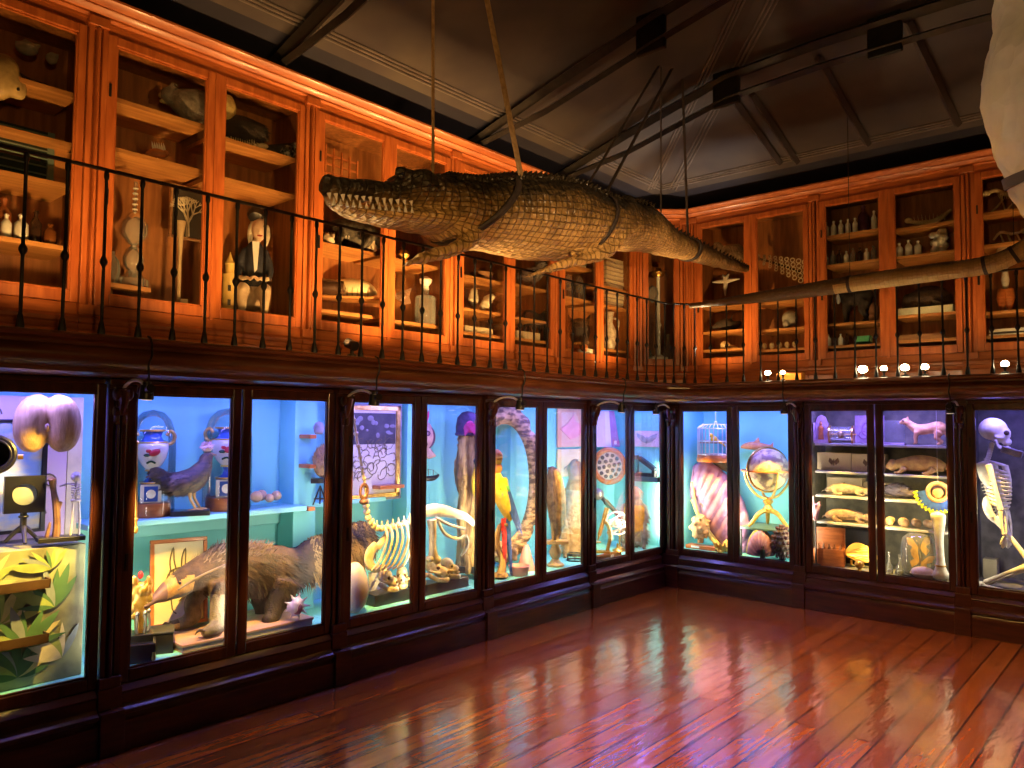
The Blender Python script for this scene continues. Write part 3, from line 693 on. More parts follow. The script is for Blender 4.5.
# the big hanging animal whose belly shows at the top right
def DP(px, py, d): return CAM+ray(px, py)*d
hd = 2.9; hp = [(1082, -130, 40), (1080, -60, 62), (1078, 10, 74), (1083, 75, 88), (1094, 140, 82), (1112, 200, 68), (1140, 262, 40), (1170, 320, 18)]
ho = DP(1072, 75, hd)
big = T('stuffed_reptile', 'huge pale leathery reptile belly hanging at the top right edge', 'reptile', ho)
pa2 = cr([(*DP(x, y, hd), r*hd/FPX) for x, y, r in hp], 4)
b = B(ho); b.tube([q[:3] for q in pa2], [(q[3], q[3]) for q in pa2], n=28)
lm = skinmat('leathery_hide', (.16, .11, .07), (.42, .34, .22), (.62, .53, .37), 9, 10, .55, split=(.5, .8), vor=11, mort=.02)
b.obj('body', lm, big, vox=.03, it=2, fn=lambda co, n: co+n*(noise.noise(co*7)*.02+noise.noise(co*17)*.01), uv=lambda co: (co.z, .5+.5*atan2(co.x, -co.y)/pi))
for i in (17,):
    q, q2 = V(pa2[i][:3]), V(pa2[i+1][:3]); d = (q2-q).normalized()
    B(ho).cyl(q-d*.02, q+d*.02, pa2[i][3]*1.04, n=28).obj('belt', strapd, big)
q = V(pa2[3][:3]); tag(B(q).cyl(q, ceil_hit(q, (0, 0, 1)), .012, n=8).obj('hanging_rope', strapm), 'rope carrying the pale reptile at the top right edge', 'rope', q)
# ================================================================ contents of the lower cabinets
CF = ZB-.01                    # floor of the cases
def I(name, label, cat, W, x0, y0, x1, y1, d=None, z=None, face='C', group=None):
    loc, rz, w, h = PL(W, x0, y0, x1, y1, d, z, face)
    return T(name, label, cat, loc, rz, group), w, h
def slab(t, name, mat, x0, x1, y0, y1, z0, z1, bev=.003): return B().bx(x0, x1, y0, y1, z0, z1).obj(name, mat, t, smooth=False, bev=bev)

# ---- cabinet 1: jungle block, double nut, lens stand
leafy = M('jungle_paint', (.34, .36, .20), (.12, .11, .08), rough=.6, scale=5, detail=5)
q0, q1 = P('L', 87, 700, .10), P('L', 87, 541, .10)
zt_ = q1.z-.012; y1_ = P('L', 84, 600, .10).y
t = T('painted_plinth', 'block painted with jungle leaves, carrying the lens stand and little skeleton', 'plinth', (-.10, y1_-.55, CF), pi/2)
H = zt_-CF
slab(t, 'block', leafy, -.95, .55, 0, .42, 0, H)
for nm, zc in (('upper_tray', H*.80-.02), ('lower_tray', H*.37)):
    b = B().bx(-.95, .38, -.075, .0, zc-.03, zc-.018).bx(-.95, .38, -.075, -.07, zc-.03, zc+.012).bx(.374, .38, -.075, .0, zc-.03, zc+.012); b.obj(nm, M('tray_wood', (.10, .05, .025), (.06, .03, .015), rough=.5, scale=8), t, smooth=False)
def leaf(b, x, z, a, l, w, y=-.004):
    p = []
    for k in range(9):
        u = k/8; p.append((u*l, w*sin(pi*u)**.8*(1-.25*u)))
    poly = p+[(u, -v) for u, v in p[-2:0:-1]]
    b.prism([(x+u*cos(a)-v*sin(a), z+u*sin(a)+v*cos(a)) for u, v in poly], y, y+.002)
rs = random.Random(3)
LC = [('yellow', (.62, .53, .26)), ('lime', (.36, .43, .13)), ('deep_green', (.08, .18, .08)), ('cream', (.75, .65, .48)), ('slate_blue', (.26, .30, .34))]
LB = [B() for _ in LC]; n_l = 0
for k, (x, z) in enumerate(((-.30, .10), (-.02, .08), (.28, .05), (.46, .10), (-.42, .30), (-.12, .27), (.20, .30), (.42, .34), (-.36, .52), (-.05, .50), (.12, .47), (.40, .52), (.30, .18), (-.2, .40))):
    for q in range(9):
        a = pi*(.06+.88*q/8)+rs.uniform(-.1, .1); l = rs.uniform(.15, .24)*(.75+.25*sin(a))
        l = min(l, (H-z-.01)/max(.2, sin(a))); 
        if x+l*cos(a) > .54 or l < .05: continue
        n_l += 1; leaf(LB[(k*2+q) % 5 if q % 2 else k % 5], x, z, a, l, l*rs.uniform(.09, .14), -.003-.0001*n_l)
for (nm, c), b in zip(LC, LB): b.obj('painted_leaf', M('leaf_'+nm, c, rough=.6, scale=12), t, smooth=False)['kind'] = 'stuff'
lil = M('lilac_panel_paint', (.66, .5, .62), (.58, .42, .54), rough=.7, scale=4)
q = P('L', 78, 530, .42)
t = T('scroll_painting', 'lilac board painted with dark scrollwork behind the double nut', 'painting', (-.46, q.y-.3, zt_), pi/2)
slab(t, 'board', lil, -.7, .25, 0, .02, 0, 1.70-zt_-.02); slab(t, 'edge_strip', M('cream_strip', (.7, .6, .42), rough=.6), .25, .32, -.004, .02, 0, 1.70-zt_-.02)
b = B()
def curl(b, x, z, r, s, turns=1.4, y=-.004):
    b.tube([(x+s*r*(1-k/22)*cos(2*pi*turns*k/22), y, z+r*(1-k/22)*sin(2*pi*turns*k/22)) for k in range(20)], .004, n=5)
for x, z, r, s in ((.02, .52, .05, 1), (.2, .46, .045, -1), (.03, .3, .05, 1), (.17, .28, .045, -1), (-.1, .62, .05, 1), (.1, .12, .06, 1), (-.55, .6, .06, 1), (-.4, .66, .05, -1)): curl(b, x, z, r, s)
b.tube([(.11, -.004, .05), (.115, -.004, .5)], .003, n=5).tube([(-.6, -.004, .5), (-.5, -.004, .56), (-.38, -.004, .57), (-.3, -.004, .6)], .004, n=5, k=3)
b.obj('scrollwork', ink, t, smooth=False)
t, w, h = I('landscape_painting', 'blue and yellow landscape canvas behind the square lens', 'painting', 'L', -40, 425, 41, 535, d=.36, face='W')
slab(t, 'canvas', M('landscape_paint', (.22, .38, .62), (.6, .55, .30), rough=.6, scale=4, stretch=(1, 1, 2.2), detail=5, lo=.42, hi=.55), -w/2, w/2, 0, .015, 0, h)
b = B().bx(-w/2-.01, w/2+.02, -.008, .02, -.015, 0).bx(-w/2-.01, w/2+.02, -.008, .02, h, h+.015).bx(w/2, w/2+.02, -.008, .02, 0, h).bx(-w/2-.01, -w/2, -.008, .02, 0, h); b.obj('frame', blackp, t, smooth=False)
t, w, h = I('double_nut', 'large two-lobed double coconut hanging in front of the lilac board', 'nut', 'L', 14, 396, 79, 455, d=.2)
b = B(); 
for s in (-1, 1):
    b.tube([(s*w*.06, 0, h*.95), (s*w*.2, -.01, h*.80), (s*w*.27, -.015, h*.52), (s*w*.235, 0, h*.25), (s*w*.2, 0, h*.1)], [(w*.13, w*.13), (w*.26, w*.25), (w*.25, w*.27), (w*.225, w*.25), (w*.14, w*.16)], n=16, k=3)
b.obj('husk', M('nut_husk', (.52, .33, .15), (.34, .2, .085), rough=.5, scale=14, stretch=(5, 5, .6), bump=.35, bscale=40), t, vox=.009, it=2)
B().ell((0, -.1, h*.47), (.012, .012, .018)).obj('stalk_scar', brownshell, t)
t, w, h = I('round_mirror', 'round black rimmed mirror at the left edge beside the nut', 'mirror', 'L', -32, 428, 17, 481, d=.14)
b = B(); b.tor((0, 0, h/2), w*.44, w*.06, n=36).tor((0, -.02, h/2), w*.36, w*.025, n=36); b.obj('rim', blackp, t)
B().cyl((0, .01, h/2), (0, .02, h/2), w*.43, n=36).obj('mirror_glass', M('dark_mirror', (.25, .25, .28), rough=.05, metal=1), t)
B().cyl((0, .02, h/2), (0, .1, h/2), .02).cyl((w*.5, 0, h*.45), (w*.62, 0, h*.45), .012).obj('mount', brass, t)
t, w, h = I('lens_stand', 'square black lens frame on a three-legged stand', 'lens', 'L', 2, 477, 43, 543, d=.2, face='H')
b = B(); k = w/2; n = 24; c = h*.72; hh = h*.28
ring = [(k*.62*cos(2*pi*i/n), c+k*.62*sin(2*pi*i/n)) for i in range(n)]
sq = [(k*max(-1, min(1, 1.5*cos(2*pi*i/n))), c+hh*max(-1, min(1, 1.5*sin(2*pi*i/n)))) for i in range(n)]
for i in range(n):
    j = (i+1) % n; vs = []
    for y in (-.02, .02): vs += [(ring[i][0], y, ring[i][1]), (ring[j][0], y, ring[j][1]), (sq[j][0], y, sq[j][1]), (sq[i][0], y, sq[i][1])]
    b.add(vs, [(0, 1, 2, 3), (7, 6, 5, 4), (0, 4, 5, 1), (2, 6, 7, 3)])
b.obj('lens_frame', blackp, t, smooth=False)
b = B(); b.cyl((0, .0, c), (0, .006, c), k*.63, n=28); b.obj('lens_glass', M('milky_lens', (.62, .64, .60), (.45, .5, .55), rough=.12, scale=5), t)
B().cyl((0, 0, h*.18), (0, 0, h*.45), .014).tor((0, 0, h*.38), .016, .006, rot=(pi/2, 0, 0)).obj('stem', blackp, t)
for a in (.5, 2.6, 4.7): B().tube([(0, 0, h*.24), (.03*cos(a), .03*sin(a), h*.16), (.075*cos(a), .075*sin(a), 0)], [.012, .011, .008], n=8, k=3).obj('leg', blackp, t)
t, w, h = I('skeleton_group', 'tiny skeleton beside a branch on a black base, on the painted block', 'skeleton', 'L', 37, 470, 84, 541, d=.13, face='H')
slab(t, 'base', blackp, -w/2, w/2, -.05, .05, 0, .022)
b = B(); b.tube([(-w*.1, 0, .02), (-w*.09, 0, h*.25), (-w*.12, 0, h*.5), (-w*.18, .01, h*.72), (-w*.22, 0, h*.88)], [.018, .016, .016, .013, .018], n=8, k=3).tube([(-w*.1, 0, h*.42), (-w*.02, 0, h*.55)], [.012, .008], n=7).tube([(-w*.3, 0, .02), (-w*.26, 0, .06), (-w*.24, 0, .09)], [.01, .008, .004], n=6); b.obj('branch', brownshell, t)
b = B(); b.ell((w*.28, 0, h*.9), (.022, .024, .024)).ell((w*.27, -.008, h*.86), (.012, .012, .012)); b.obj('skull', ivory, t)
b = B(); b.tube([(w*.28, 0, h*.87), (w*.3, 0, h*.75), (w*.3, 0, h*.58)], .006, n=6, k=2)
for k in range(5): b.tor((w*.3, 0, h*(.78-.035*k)), .02, .0025, rot=(pi/2, 0, 0), n=14, m=5)
b.tor((w*.3, 0, h*.56), .018, .006, rot=(pi/2, 0, 0), n=14, m=6)
b.tube([(w*.27, 0, h*.8), (w*.1, 0, h*.8), (-w*.05, 0, h*.77)], .0045, n=5); b.tube([(w*.32, 0, h*.8), (w*.24, -.02, h*.68), (w*.22, -.02, h*.6)], .0045, n=5)
for s in (-1, 1): b.tube([(w*.3+s*.012, 0, h*.55), (w*.31+s*.016, -.006, h*.3), (w*.3+s*.018, 0, .02)], .005, n=5)
b.obj('bones', ivory, t)

# ---- cabinet 2: urns, hen, anteater
por = M('white_porcelain', (.80, .76, .66), (.70, .66, .58), rough=.18, scale=8, coat=.6)
blue = M('blue_glaze', (.05, .13, .50), (.04, .09, .36), rough=.15, scale=8, coat=.6)
red = M('red_enamel', (.65, .04, .06), rough=.3)
ZS = 1.03
def urn(x0, x1, ytop, ybase, label, dlabel, z=ZS):
    t, w, h = I('porcelain_urn', label, 'urn', 'L', x0, ytop, x1, ybase, d=.465, group='porcelain urns on wooden discs'); t.location.z = z
    r = w*.46
    B().lathe([(r*1.15, 0), (r*1.18, .012), (r*1.18, h*.13), (r*1.1, h*.15), (0, h*.15)], n=28).obj('wooden_base', redwood, t)
    p = B(); s_ = r*.62; p.bx(-s_, s_, -s_, s_, h*.15, h*.36); p.obj('pedestal', por, t, smooth=False, bev=.004)
    B().box((0, -s_-.001, h*.255), (s_*1.3, .004, h*.17)).obj('blue_panel', blue, t, smooth=False)
    B().cyl((0, -s_-.002, h*.255), (0, -s_-.006, h*.255), s_*.45, n=18).obj('medallion', ivory, t)
    B().lathe([(s_*1.0, h*.36), (s_*1.05, h*.375), (s_*.75, h*.39), (s_*.45, h*.42), (s_*.32, h*.47), (s_*.4, h*.50), (s_*.55, h*.52)], n=24).obj('foot', blue, t)
    B().lathe([(s_*.5, h*.515), (r*.62, h*.58), (r*.86, h*.66), (r*.98, h*.76), (r*.95, h*.81), (r*.82, h*.835)], n=28).obj('body', por, t)
    B().lathe([(r*.85, h*.83), (r*.62, h*.86), (r*.52, h*.90), (r*.6, h*.945), (r*.72, h*.965)], n=28).obj('neck', blue, t)
    b = B()
    for a, zz in ((r*.86, .83), (r*.72, .965), (s_*.56, .515), (s_*1.04, .375)): b.tor((0, 0, h*zz), a, .006, rot=(pi/2, 0, 0), n=28, m=6)
    b.obj('gilt_bands', gold, t)
    for s in (-1, 1): B().tube([(s*r*.85, 0, h*.80), (s*r*1.2, 0, h*.83), (s*r*1.3, 0, h*.91), (s*r*1.05, 0, h*.96), (s*r*.85, 0, h*.91)], [.009, .010, .010, .009, .011], n=8, k=3).obj('handle', gold, t)
    b = B(); b.ell((r*.15, -r*.9, h*.72), (r*.35, .012, r*.22), rot=(0, -.4, .1)).ell((-r*.2, -r*.86, h*.74), (r*.18, .012, r*.14)); b.obj('painted_flower', red, t)
    b = B(); b.tube([(-r*.3, -r*.76, h*.60), (-r*.05, -r*.80, h*.62), (r*.2, -r*.78, h*.60)], .006, n=5, k=3).ell((-r*.3, -r*.88, h*.69), (r*.2, .01, r*.1)); b.obj('painted_leaf', M('dark_green_glaze', (.03, .10, .05), rough=.2), t)
    dome = tag(B().lathe([(r*1.42, .0), (r*1.42, h*.75), (r*1.36, h*.93), (r*1.1, h*1.08), (r*.65, h*1.17), (0, h*1.20)], n=28).obj('glass_dome', domeg), dlabel, 'glass dome', t.location+V((0, 0, .001)), t.rotation_euler.z, 'glass domes over the urns')
    return t
urn(131.5, 169, 428, 517, 'porcelain urn with a red flower, left of the crested hen', 'glass dome over the urn left of the hen')
urn(207, 245, 427, 512, 'porcelain urn half hidden by the door frame right of the hen', 'glass dome over the urn right of the hen')
t, w, h = I('crested_hen', 'dark stuffed hen with pale pink crest between the two urns', 'hen', 'L', 152, 440, 218, 515, d=.36, face='C'); t.location.z = ZS
slab(t, 'base', blackp, -w*.22, w*.38, -.06, .06, 0, .028)
b = B()
b.tube([(-w*.42, 0, h*.46), (-w*.30, 0, h*.44), (-w*.1, 0, h*.42), (w*.1, 0, h*.47), (w*.24, 0, h*.6), (w*.31, 0, h*.74), (w*.33, 0, h*.82)], [(.012, .07), (.035, .06), (.062, .07), (.065, .072), (.05, .055), (.03, .032), (.028, .03)], n=14, k=3)
b.tube([(-w*.3, 0, h*.44), (-w*.46, 0, h*.58), (-w*.50, 0, h*.66)], [(.03, .05), (.02, .04), (.006, .015)], n=8, k=2)
hen = b.obj('body', M('hen_plumage', (.11, .075, .06), (.05, .04, .045), rough=.5, scale=26, stretch=(1, 1, 3), bump=.4), t, vox=.008, it=2)
hairs('feathers', M('hen_feathers', (.17, .11, .07), (.05, .04, .045), rough=.5, scale=20), t, hen, 900, .035, .006, lambda q: (-1, 0, -.35 if q.z < h*.55 else -1), jit=.2, up=.12)
b = B()
for k in range(70):
    a = rs.uniform(0, 2*pi); e = rs.uniform(-.3, 1.2); d = V((cos(a)*cos(e), sin(a)*cos(e), sin(e)))
    b.blade(V((w*.31, 0, h*.90))+d*.012, d*.034, .006, (0, 1, .3))
b.ell((w*.31, 0, h*.9), (.03, .03, .024)); b.obj('crest', M('pink_white_crest', (.85, .62, .66), rough=.7), t, smooth=False)
B().cyl((w*.36, 0, h*.82), (w*.47, 0, h*.8), .01, .002, n=8).ell((w*.37, 0, h*.79), (.01, .012, .016)).obj('beak', M('beak_horn', (.35, .2, .08), rough=.4), t)
for s, x in ((-.025, .02), (.025, w*.12)):
    b = B(); b.tube([(x, s, h*.34), (x+.005, s, h*.22), (x+w*.1, s, .04)], [.014, .008, .007], n=8)
    for a in (-.5, 0, .5, pi): b.tube([(x+w*.1, s, .036), (x+w*.1+.04*cos(a), s+.04*sin(a), .031)], [.006, .003], n=6)
    b.obj('leg', M('yellow_scaly_leg', (.62, .38, .12), rough=.5, scale=40), t)
q = P('L', 136.5, 447, .12); q2 = P('L', 135.5, 534, .12)
t = T('gilt_rod', 'thin gilt rod with a knob, hanging before the left urn', 'rod', q2)
B(q2).cyl(q2, q, .007).ell(q2, (.012, .012, .02)).ell(q2+(q-q2)*.12, .012).ell(q, .012).obj('rod', gold, t)
for x0, y0, x1, y1, dd, lb in ((250, 500, 262.5, 511, .40, 'largest pale round seed in front at the left of the shelf group'), (255, 495, 267, 507, .47, 'round brown seed at the back of the shelf group'), (264.5, 501, 274, 509.5, .41, 'smallest round seed in the middle of the shelf group'), (271, 498, 281.5, 508.5, .46, 'rightmost round seed on the teal shelf')):
    loc, rz, w, h = PL('L', x0, y0, x1, y1, dd); loc.z = ZS+w*.48
    tag(B().ell((0, 0, 0), (w*.5, w*.5, w*.48)).obj('round_seed', M('seed_husk', (.62, .42, .22), (.42, .25, .11), rough=.7, scale=20, bump=.3), fn=lambda c, n: c+n*noise.noise(c*40)*.002), lb, 'seed', loc, rz, 'round seeds on the teal shelf')
def framed(name, label, W, x0, y0, x1, y1, d, face, fm, pm, fw_=.022, lean=0, cat='picture', mat2=None):
    t, w, h = I(name, label, cat, W, x0, y0, x1, y1, d=d, face=face)
    t.rotation_euler = Euler((-lean, 0, t.rotation_euler.z))
    b = B().bx(-w/2, w/2, -.012, .014, 0, fw_).bx(-w/2, w/2, -.012, .014, h-fw_, h).bx(-w/2, -w/2+fw_, -.012, .014, fw_, h-fw_).bx(w/2-fw_, w/2, -.012, .014, fw_, h-fw_)
    b.obj('frame', fm, t, smooth=False, bev=.004)
    slab(t, 'sheet', pm, -w/2+fw_, w/2-fw_, 0, .01, fw_, h-fw_, bev=0)
    return t, w, h
t, w, h = framed('framed_drawing', 'wooden framed ink drawing of a long-horned beast behind the anteater', 'L', 150, 539, 208, 626, .42, 'H', redwood, paper, lean=.12)
b = B(); y = -.004
def st(pts, r=.004, k=3): b.tube([(u*w, y, v*h) for u, v in pts], r, n=5, k=k)
st([(-.2, .30), (-.22, .5), (-.16, .62), (0, .66), (.14, .62), (.17, .5), (.12, .36), (.0, .28)]); st([(-.14, .62), (-.16, .75), (-.1, .9), (-.09, .76), (-.06, .66)]); st([(.04, .66), (.05, .78), (.11, .88), (.11, .76), (.10, .64)])
st([(-.1, .50), (-.02, .54), (.03, .50), (-.03, .46), (-.1, .50)], .005); st([(-.2, .56), (-.08, .58), (.05, .57), (.16, .54)]); st([(-.15, .42), (-.12, .2), (-.05, .14)]); 
for k in range(5): st([(-.17+.06*k, .57), (-.16+.06*k, .64)], .003, 0)
b.obj('ink_drawing', ink, t, smooth=False)
# anteater plinth and anteater
za = CF+.045
t = T('display_plinth', 'low pinkish wooden plinth under the anteater', 'plinth', (-.055, -4.78, CF), pi/2)
pinkw = M('pinkish_wood', (.5, .30, .26), (.4, .22, .19), rough=.5, scale=6, stretch=(.6, 5, 5))
slab(t, 'top_board', pinkw, 0, .80, 0, .44, .03, .045); slab(t, 'plinth_body', pinkw, .006, .794, .006, .434, 0, .03)
ao = P('L', 235, 600, .27); ao.z = za
ant = T('stuffed_anteater', 'stuffed giant anteater with long snout walking across the cabinet', 'anteater', ao)
def A(px, py, d=.27): return P('L', px, py, d)
ka = mpp(A(235, 580))
b = B(ao)
b.tube([A(143, 607, .14), A(152, 601, .16), A(163, 594, .19), A(176, 586, .22), A(190, 578, .25), A(205, 572, .27), A(222, 568), A(240, 568), A(258, 571), A(275, 571), A(290, 569), A(303, 563), A(312, 556), A(326, 551, .29), A(345, 546, .32), A(360, 542, .35), A(369, 546, .36)],
       [(3*ka, 3*ka), (4*ka, 4*ka), (7*ka, 8*ka), (11*ka, 12*ka), (13*ka, 14*ka), (16*ka, 18*ka), (19*ka, 24*ka), (20*ka, 26*ka), (20*ka, 28*ka), (19*ka, 27*ka), (16*ka, 24*ka), (12*ka, 19*ka), (11*ka, 19*ka), (11*ka, 19*ka), (11*ka, 20*ka), (11*ka, 24*ka), (7*ka, 18*ka)], n=16, k=3, up=(0, 0, 1))
def leg(pts, rr): b.tube([A(*p) for p in pts], [r*ka for r in rr], n=12, k=3)
leg([(206, 580, .33), (199, 592, .34), (192, 604, .35), (194, 616, .36), (184, 623, .36), (170, 626, .36)], [13, 10, 8, 7.5, 6.5, 4.5])
leg([(222, 583, .19), (221, 600, .17), (218, 615, .14), (219, 624, .12), (212, 630, .10), (204, 633, .09)], [14, 11, 8, 8, 7, 4])
leg([(284, 583, .2), (279, 597, .19), (274, 608, .18), (272, 617, .17), (266, 621, .15)], [18, 14, 10, 8.5, 6])
leg([(270, 583, .36), (262, 597, .37), (264, 608, .37), (264, 613, .37), (257, 616, .37)], [17, 12, 9, 8, 5])
for s in (-1, 1): b.ell(A(186, 574, .25+s*.045), (4*ka, 3*ka, 5*ka))
lab = [P('L', 176, 586, .2), P('L', 196, 578, .2)]
xh = A(177, 583).y-ao.y; xn = A(192, 575).y-ao.y; xs_ = A(214, 580).y-ao.y; zl = A(215, 590).z-ao.z; xm = A(158, 595).y-ao.y
def apick(c, n):
    if c.y < xm: return 3
    if c.y < xn-.03: return 0 if n.z > .42 and c.y > xm+.05 else 2 if n.z > -.5 else 1
    if c.z < zl and c.y < xs_+.06: return 1
    if c.z < zl-.02: return 4
    return 0
body = b.obj('body', [fur_b, M('leg_fur', (.20, .155, .12), (.11, .085, .065), rough=.8, scale=22, bump=.6, bscale=120), M('yellow_muzzle', (.50, .27, .07), (.30, .15, .05), rough=.6, scale=25, bump=.4), M('snout_skin', (.2, .11, .1), rough=.5), fur_d], ant, vox=.011, it=3, pick=apick, fn=lambda c, n: c+n*noise.noise(c*14)*.006)
fl_ = lambda q: (-.15*(0 if q.y > 0 else 0), .8, -.55)
hairs('coat', M('anteater_hair', (.065, .033, .017), (.02, .012, .008), rough=.6, scale=9, stretch=(1, 1, 1)), ant, body, 5200, .055, .0028, fl_, keep=lambda c: c.y > xs_-.06 and c.z > zl-.02, jit=.22, up=.1)
hairs('belly_fringe', fur_d, ant, body, 900, .07, .003, lambda q: (0, .35, -1), keep=lambda c: c.y > xs_+.12 and zl-.06 < c.z < zl+.06, jit=.2, up=.0)
hairs('mane', M('mane_hair', (.26, .18, .13), (.12, .08, .06), rough=.7, scale=20), ant, body, 420, .04, .003, lambda q: (0, .6, .35), keep=lambda c: xn < c.y < xs_+.35 and c.z > A(205, 561).z-ao.z, jit=.3, up=.5)
b = B(ao); b.tube([A(178, 590, .14), A(192, 581, .13), (A(206, 574, .10)), A(224, 566, .06), A(236, 560, .07)], [.004, .008, .010, .009, .003], n=8, k=3, up=(1, 0, 0)); b.obj('shoulder_stripe', M('stripe_fur', (.25, .19, .17), rough=.8), ant)
tl = A(326, 550, .25).y-ao.y
hairs('tail_hair', M('tail_hair_brown', (.30, .19, .085), (.12, .07, .03), rough=.6, scale=9), ant, body, 2600, .12, .0035, lambda q: (.05, .25, -1), keep=lambda c: c.y > tl-.12, jit=.18, up=.05)
b = B(ao)
for px, py, d in ((170, 626, .36), (204, 633, .09)):
    for k in (-1, 0, 1): b.tube([A(px, py-1, d+.025*k), A(px-5, py-3, d+.03*k), A(px-9, py+2, d+.03*k)], [.009, .008, .002], n=7, k=2)
b.obj('claws', M('horn_claw', (.12, .08, .06), rough=.35), ant)
b = B(ao)
for s in (-1, 1): b.ell(A(180, 583, .215+s*.055), .008)
b.obj('eyes', blackp, ant)
# gilt automaton clock and small black stands
t, w, h = I('gilt_figure_clock', 'ornate gilt sculpture with silver figures in front of the anteater snout', 'sculpture', 'L', 124, 573, 153, 641, d=.16)
b = B(); slab(t, 'base', blackp, -w*.5, w*.5, -.06, .06, 0, h*.12)
for k in range(26):
    a = rs.uniform(0, 2*pi); zz = rs.uniform(.35, .95)*h; rr = w*.34*(1-.45*abs(zz/h-.6)); b.ell((rr*cos(a), rr*.6*sin(a), zz), (rs.uniform(.012, .026), .016, rs.uniform(.012, .032)), n=8, m=6)
b.ell((0, 0, h*.62), (w*.3, w*.22, h*.26)); b.cyl((0, 0, h*.12), (0, 0, h*.5), .02, .03); b.obj('gilt_body', gold, t, vox=.006, it=1)
b = B()
for k in range(7):
    a = k*.9; b.tube([(w*.3*cos(a), .04*sin(a), h*.14), (w*.38*cos(a), .05*sin(a), h*.25), (w*.3*cos(a), .04*sin(a), h*.4)], [.008, .006, .01], n=7, k=2); b.ell((w*.32*cos(a), .045*sin(a), h*.43), .012, n=8, m=6)
b.obj('silver_figures', M('tarnished_silver', (.6, .57, .52), rough=.3, metal=.8), t)
B().ell((0, 0, h*.97), (.014, .014, .02)).obj('red_finial', red, t)
t, w, h = I('display_stand', 'black box stand with silver feet under the gilt sculpture', 'stand', 'L', 122, 641, 156, 664, d=.13); slab(t, 'box', blackp, -w/2, w/2, -.08, .08, .02, h, bev=.006)
for s in (-1, 1):
    for e in (-1, 1): B().lathe([(.016, 0), (.012, .01), (.006, .02), (.012, .04), (.008, .07)], c=(s*w*.44, e*.075, 0), n=10).obj('foot', brass, t)
t, w, h = I('display_stand', 'plain black box stand right behind the anteater snout', 'stand', 'L', 143, 629, 173, 652, d=.22); slab(t, 'box', blackp, -w/2, w/2, -.08, .08, 0, h*.92, bev=.004); slab(t, 'lid', M('charcoal', (.05, .05, .055), rough=.5), -w/2-.004, w/2+.004, -.084, .084, h*.92, h)
# conch
t, w, h = I('murex_shell', 'spiny pale purple conch shell beside the hind leg of the anteater', 'shell', 'L', 286, 593, 314, 621, z=za)
b = B()
for k in range(16):
    u = k/15; a = u*4*pi; r = w*.08+w*.26*u; b.ell((-w*.28+w*.56*u*(.6), r*.4*sin(a)-.01, h*.45+r*.45*cos(a)), (w*.12*(.5+u), w*.13*(.5+u), h*.15*(.5+u)), n=10, m=8)
for k in range(9): a = k*.7; b.cyl((w*.05, 0, h*.5), (w*.05+w*.5*cos(a), -.02, h*.5+h*.52*sin(a)), w*.12, .003, n=7)
b.obj('shell_body', M('lilac_conch', (.88, .80, .88), (.74, .62, .76), rough=.4, scale=14, bump=.2), t, vox=.006, it=2)
B().ell((w*.08, -w*.26, h*.42), (w*.16, .012, h*.2), rot=(0, .4, 0)).obj('aperture', M('pink_aperture', (.55, .25, .35), rough=.25), t)
# little things on the bracket shelves right of the buttress
zs = [1.02, 1.29, 1.48]
for (x0, y0, x1, y1, zz, nm, lb, m_) in ((313, 406, 325, 420, 1.48, 'mineral_block', 'grey mineral block on the top little red shelf', M('grey_stone', (.4, .38, .36), (.2, .19, .2), rough=.7, scale=14)), (313, 426, 325, 438, 1.29, 'mineral_block', 'pale banded stone on the second little red shelf', M('pale_stone', (.6, .55, .5), (.35, .3, .3), rough=.6, scale=14))):
    t, w, h = I(nm, lb, 'stone', 'L', x0, y0, x1, y1, d=.36); t.location.z = zz
    tag(B().ell((0, 0, h*.45), (w*.5, w*.4, h*.5), n=8, m=6).bx(-w*.4, w*.4, -w*.3, w*.3, 0, h*.4).obj('stone_body', m_, t, vox=.012, it=1), '', ''); 
    for k_ in ('label', 'category'): del t.children[0][k_]
t, w, h = I('coconut_mask', 'brown and purple hairy coconut head by the right door frame', 'mask', 'L', 312, 450, 334, 483, d=.33)
b = B().ell((0, 0, h*.5), (w*.5, w*.45, h*.5)).ell((0, -w*.42, h*.45), (w*.1, w*.12, h*.14)); o = b.obj('husk', M('coconut_husk', (.45, .27, .12), (.25, .14, .08), rough=.8, scale=30, bump=.5), t, vox=.01)
hairs('coir', fur_t, t, o, 300, .025, .003, lambda q: (0, 0, 1), keep=lambda c: c.z > h*.5, up=.5)
B().box((0, .0, -.015), (w*1.1, .1, .03)).obj('ledge', blackp, t, smooth=False)
t, w, h = I('small_easel', 'small black wire easel on the lowest little red shelf', 'easel', 'L', 311, 504, 328, 524, d=.36); t.location.z = 1.02
B().tube([(-w*.4, 0, 0), (0, 0, h*.95)], .005).tube([(w*.4, 0, 0), (0, 0, h*.95)], .005).tube([(0, .05, 0), (0, 0, h*.95)], .005).tube([(-w*.35, -.01, h*.3), (w*.35, -.01, h*.3)], .005).obj('easel_frame', blackp, t)
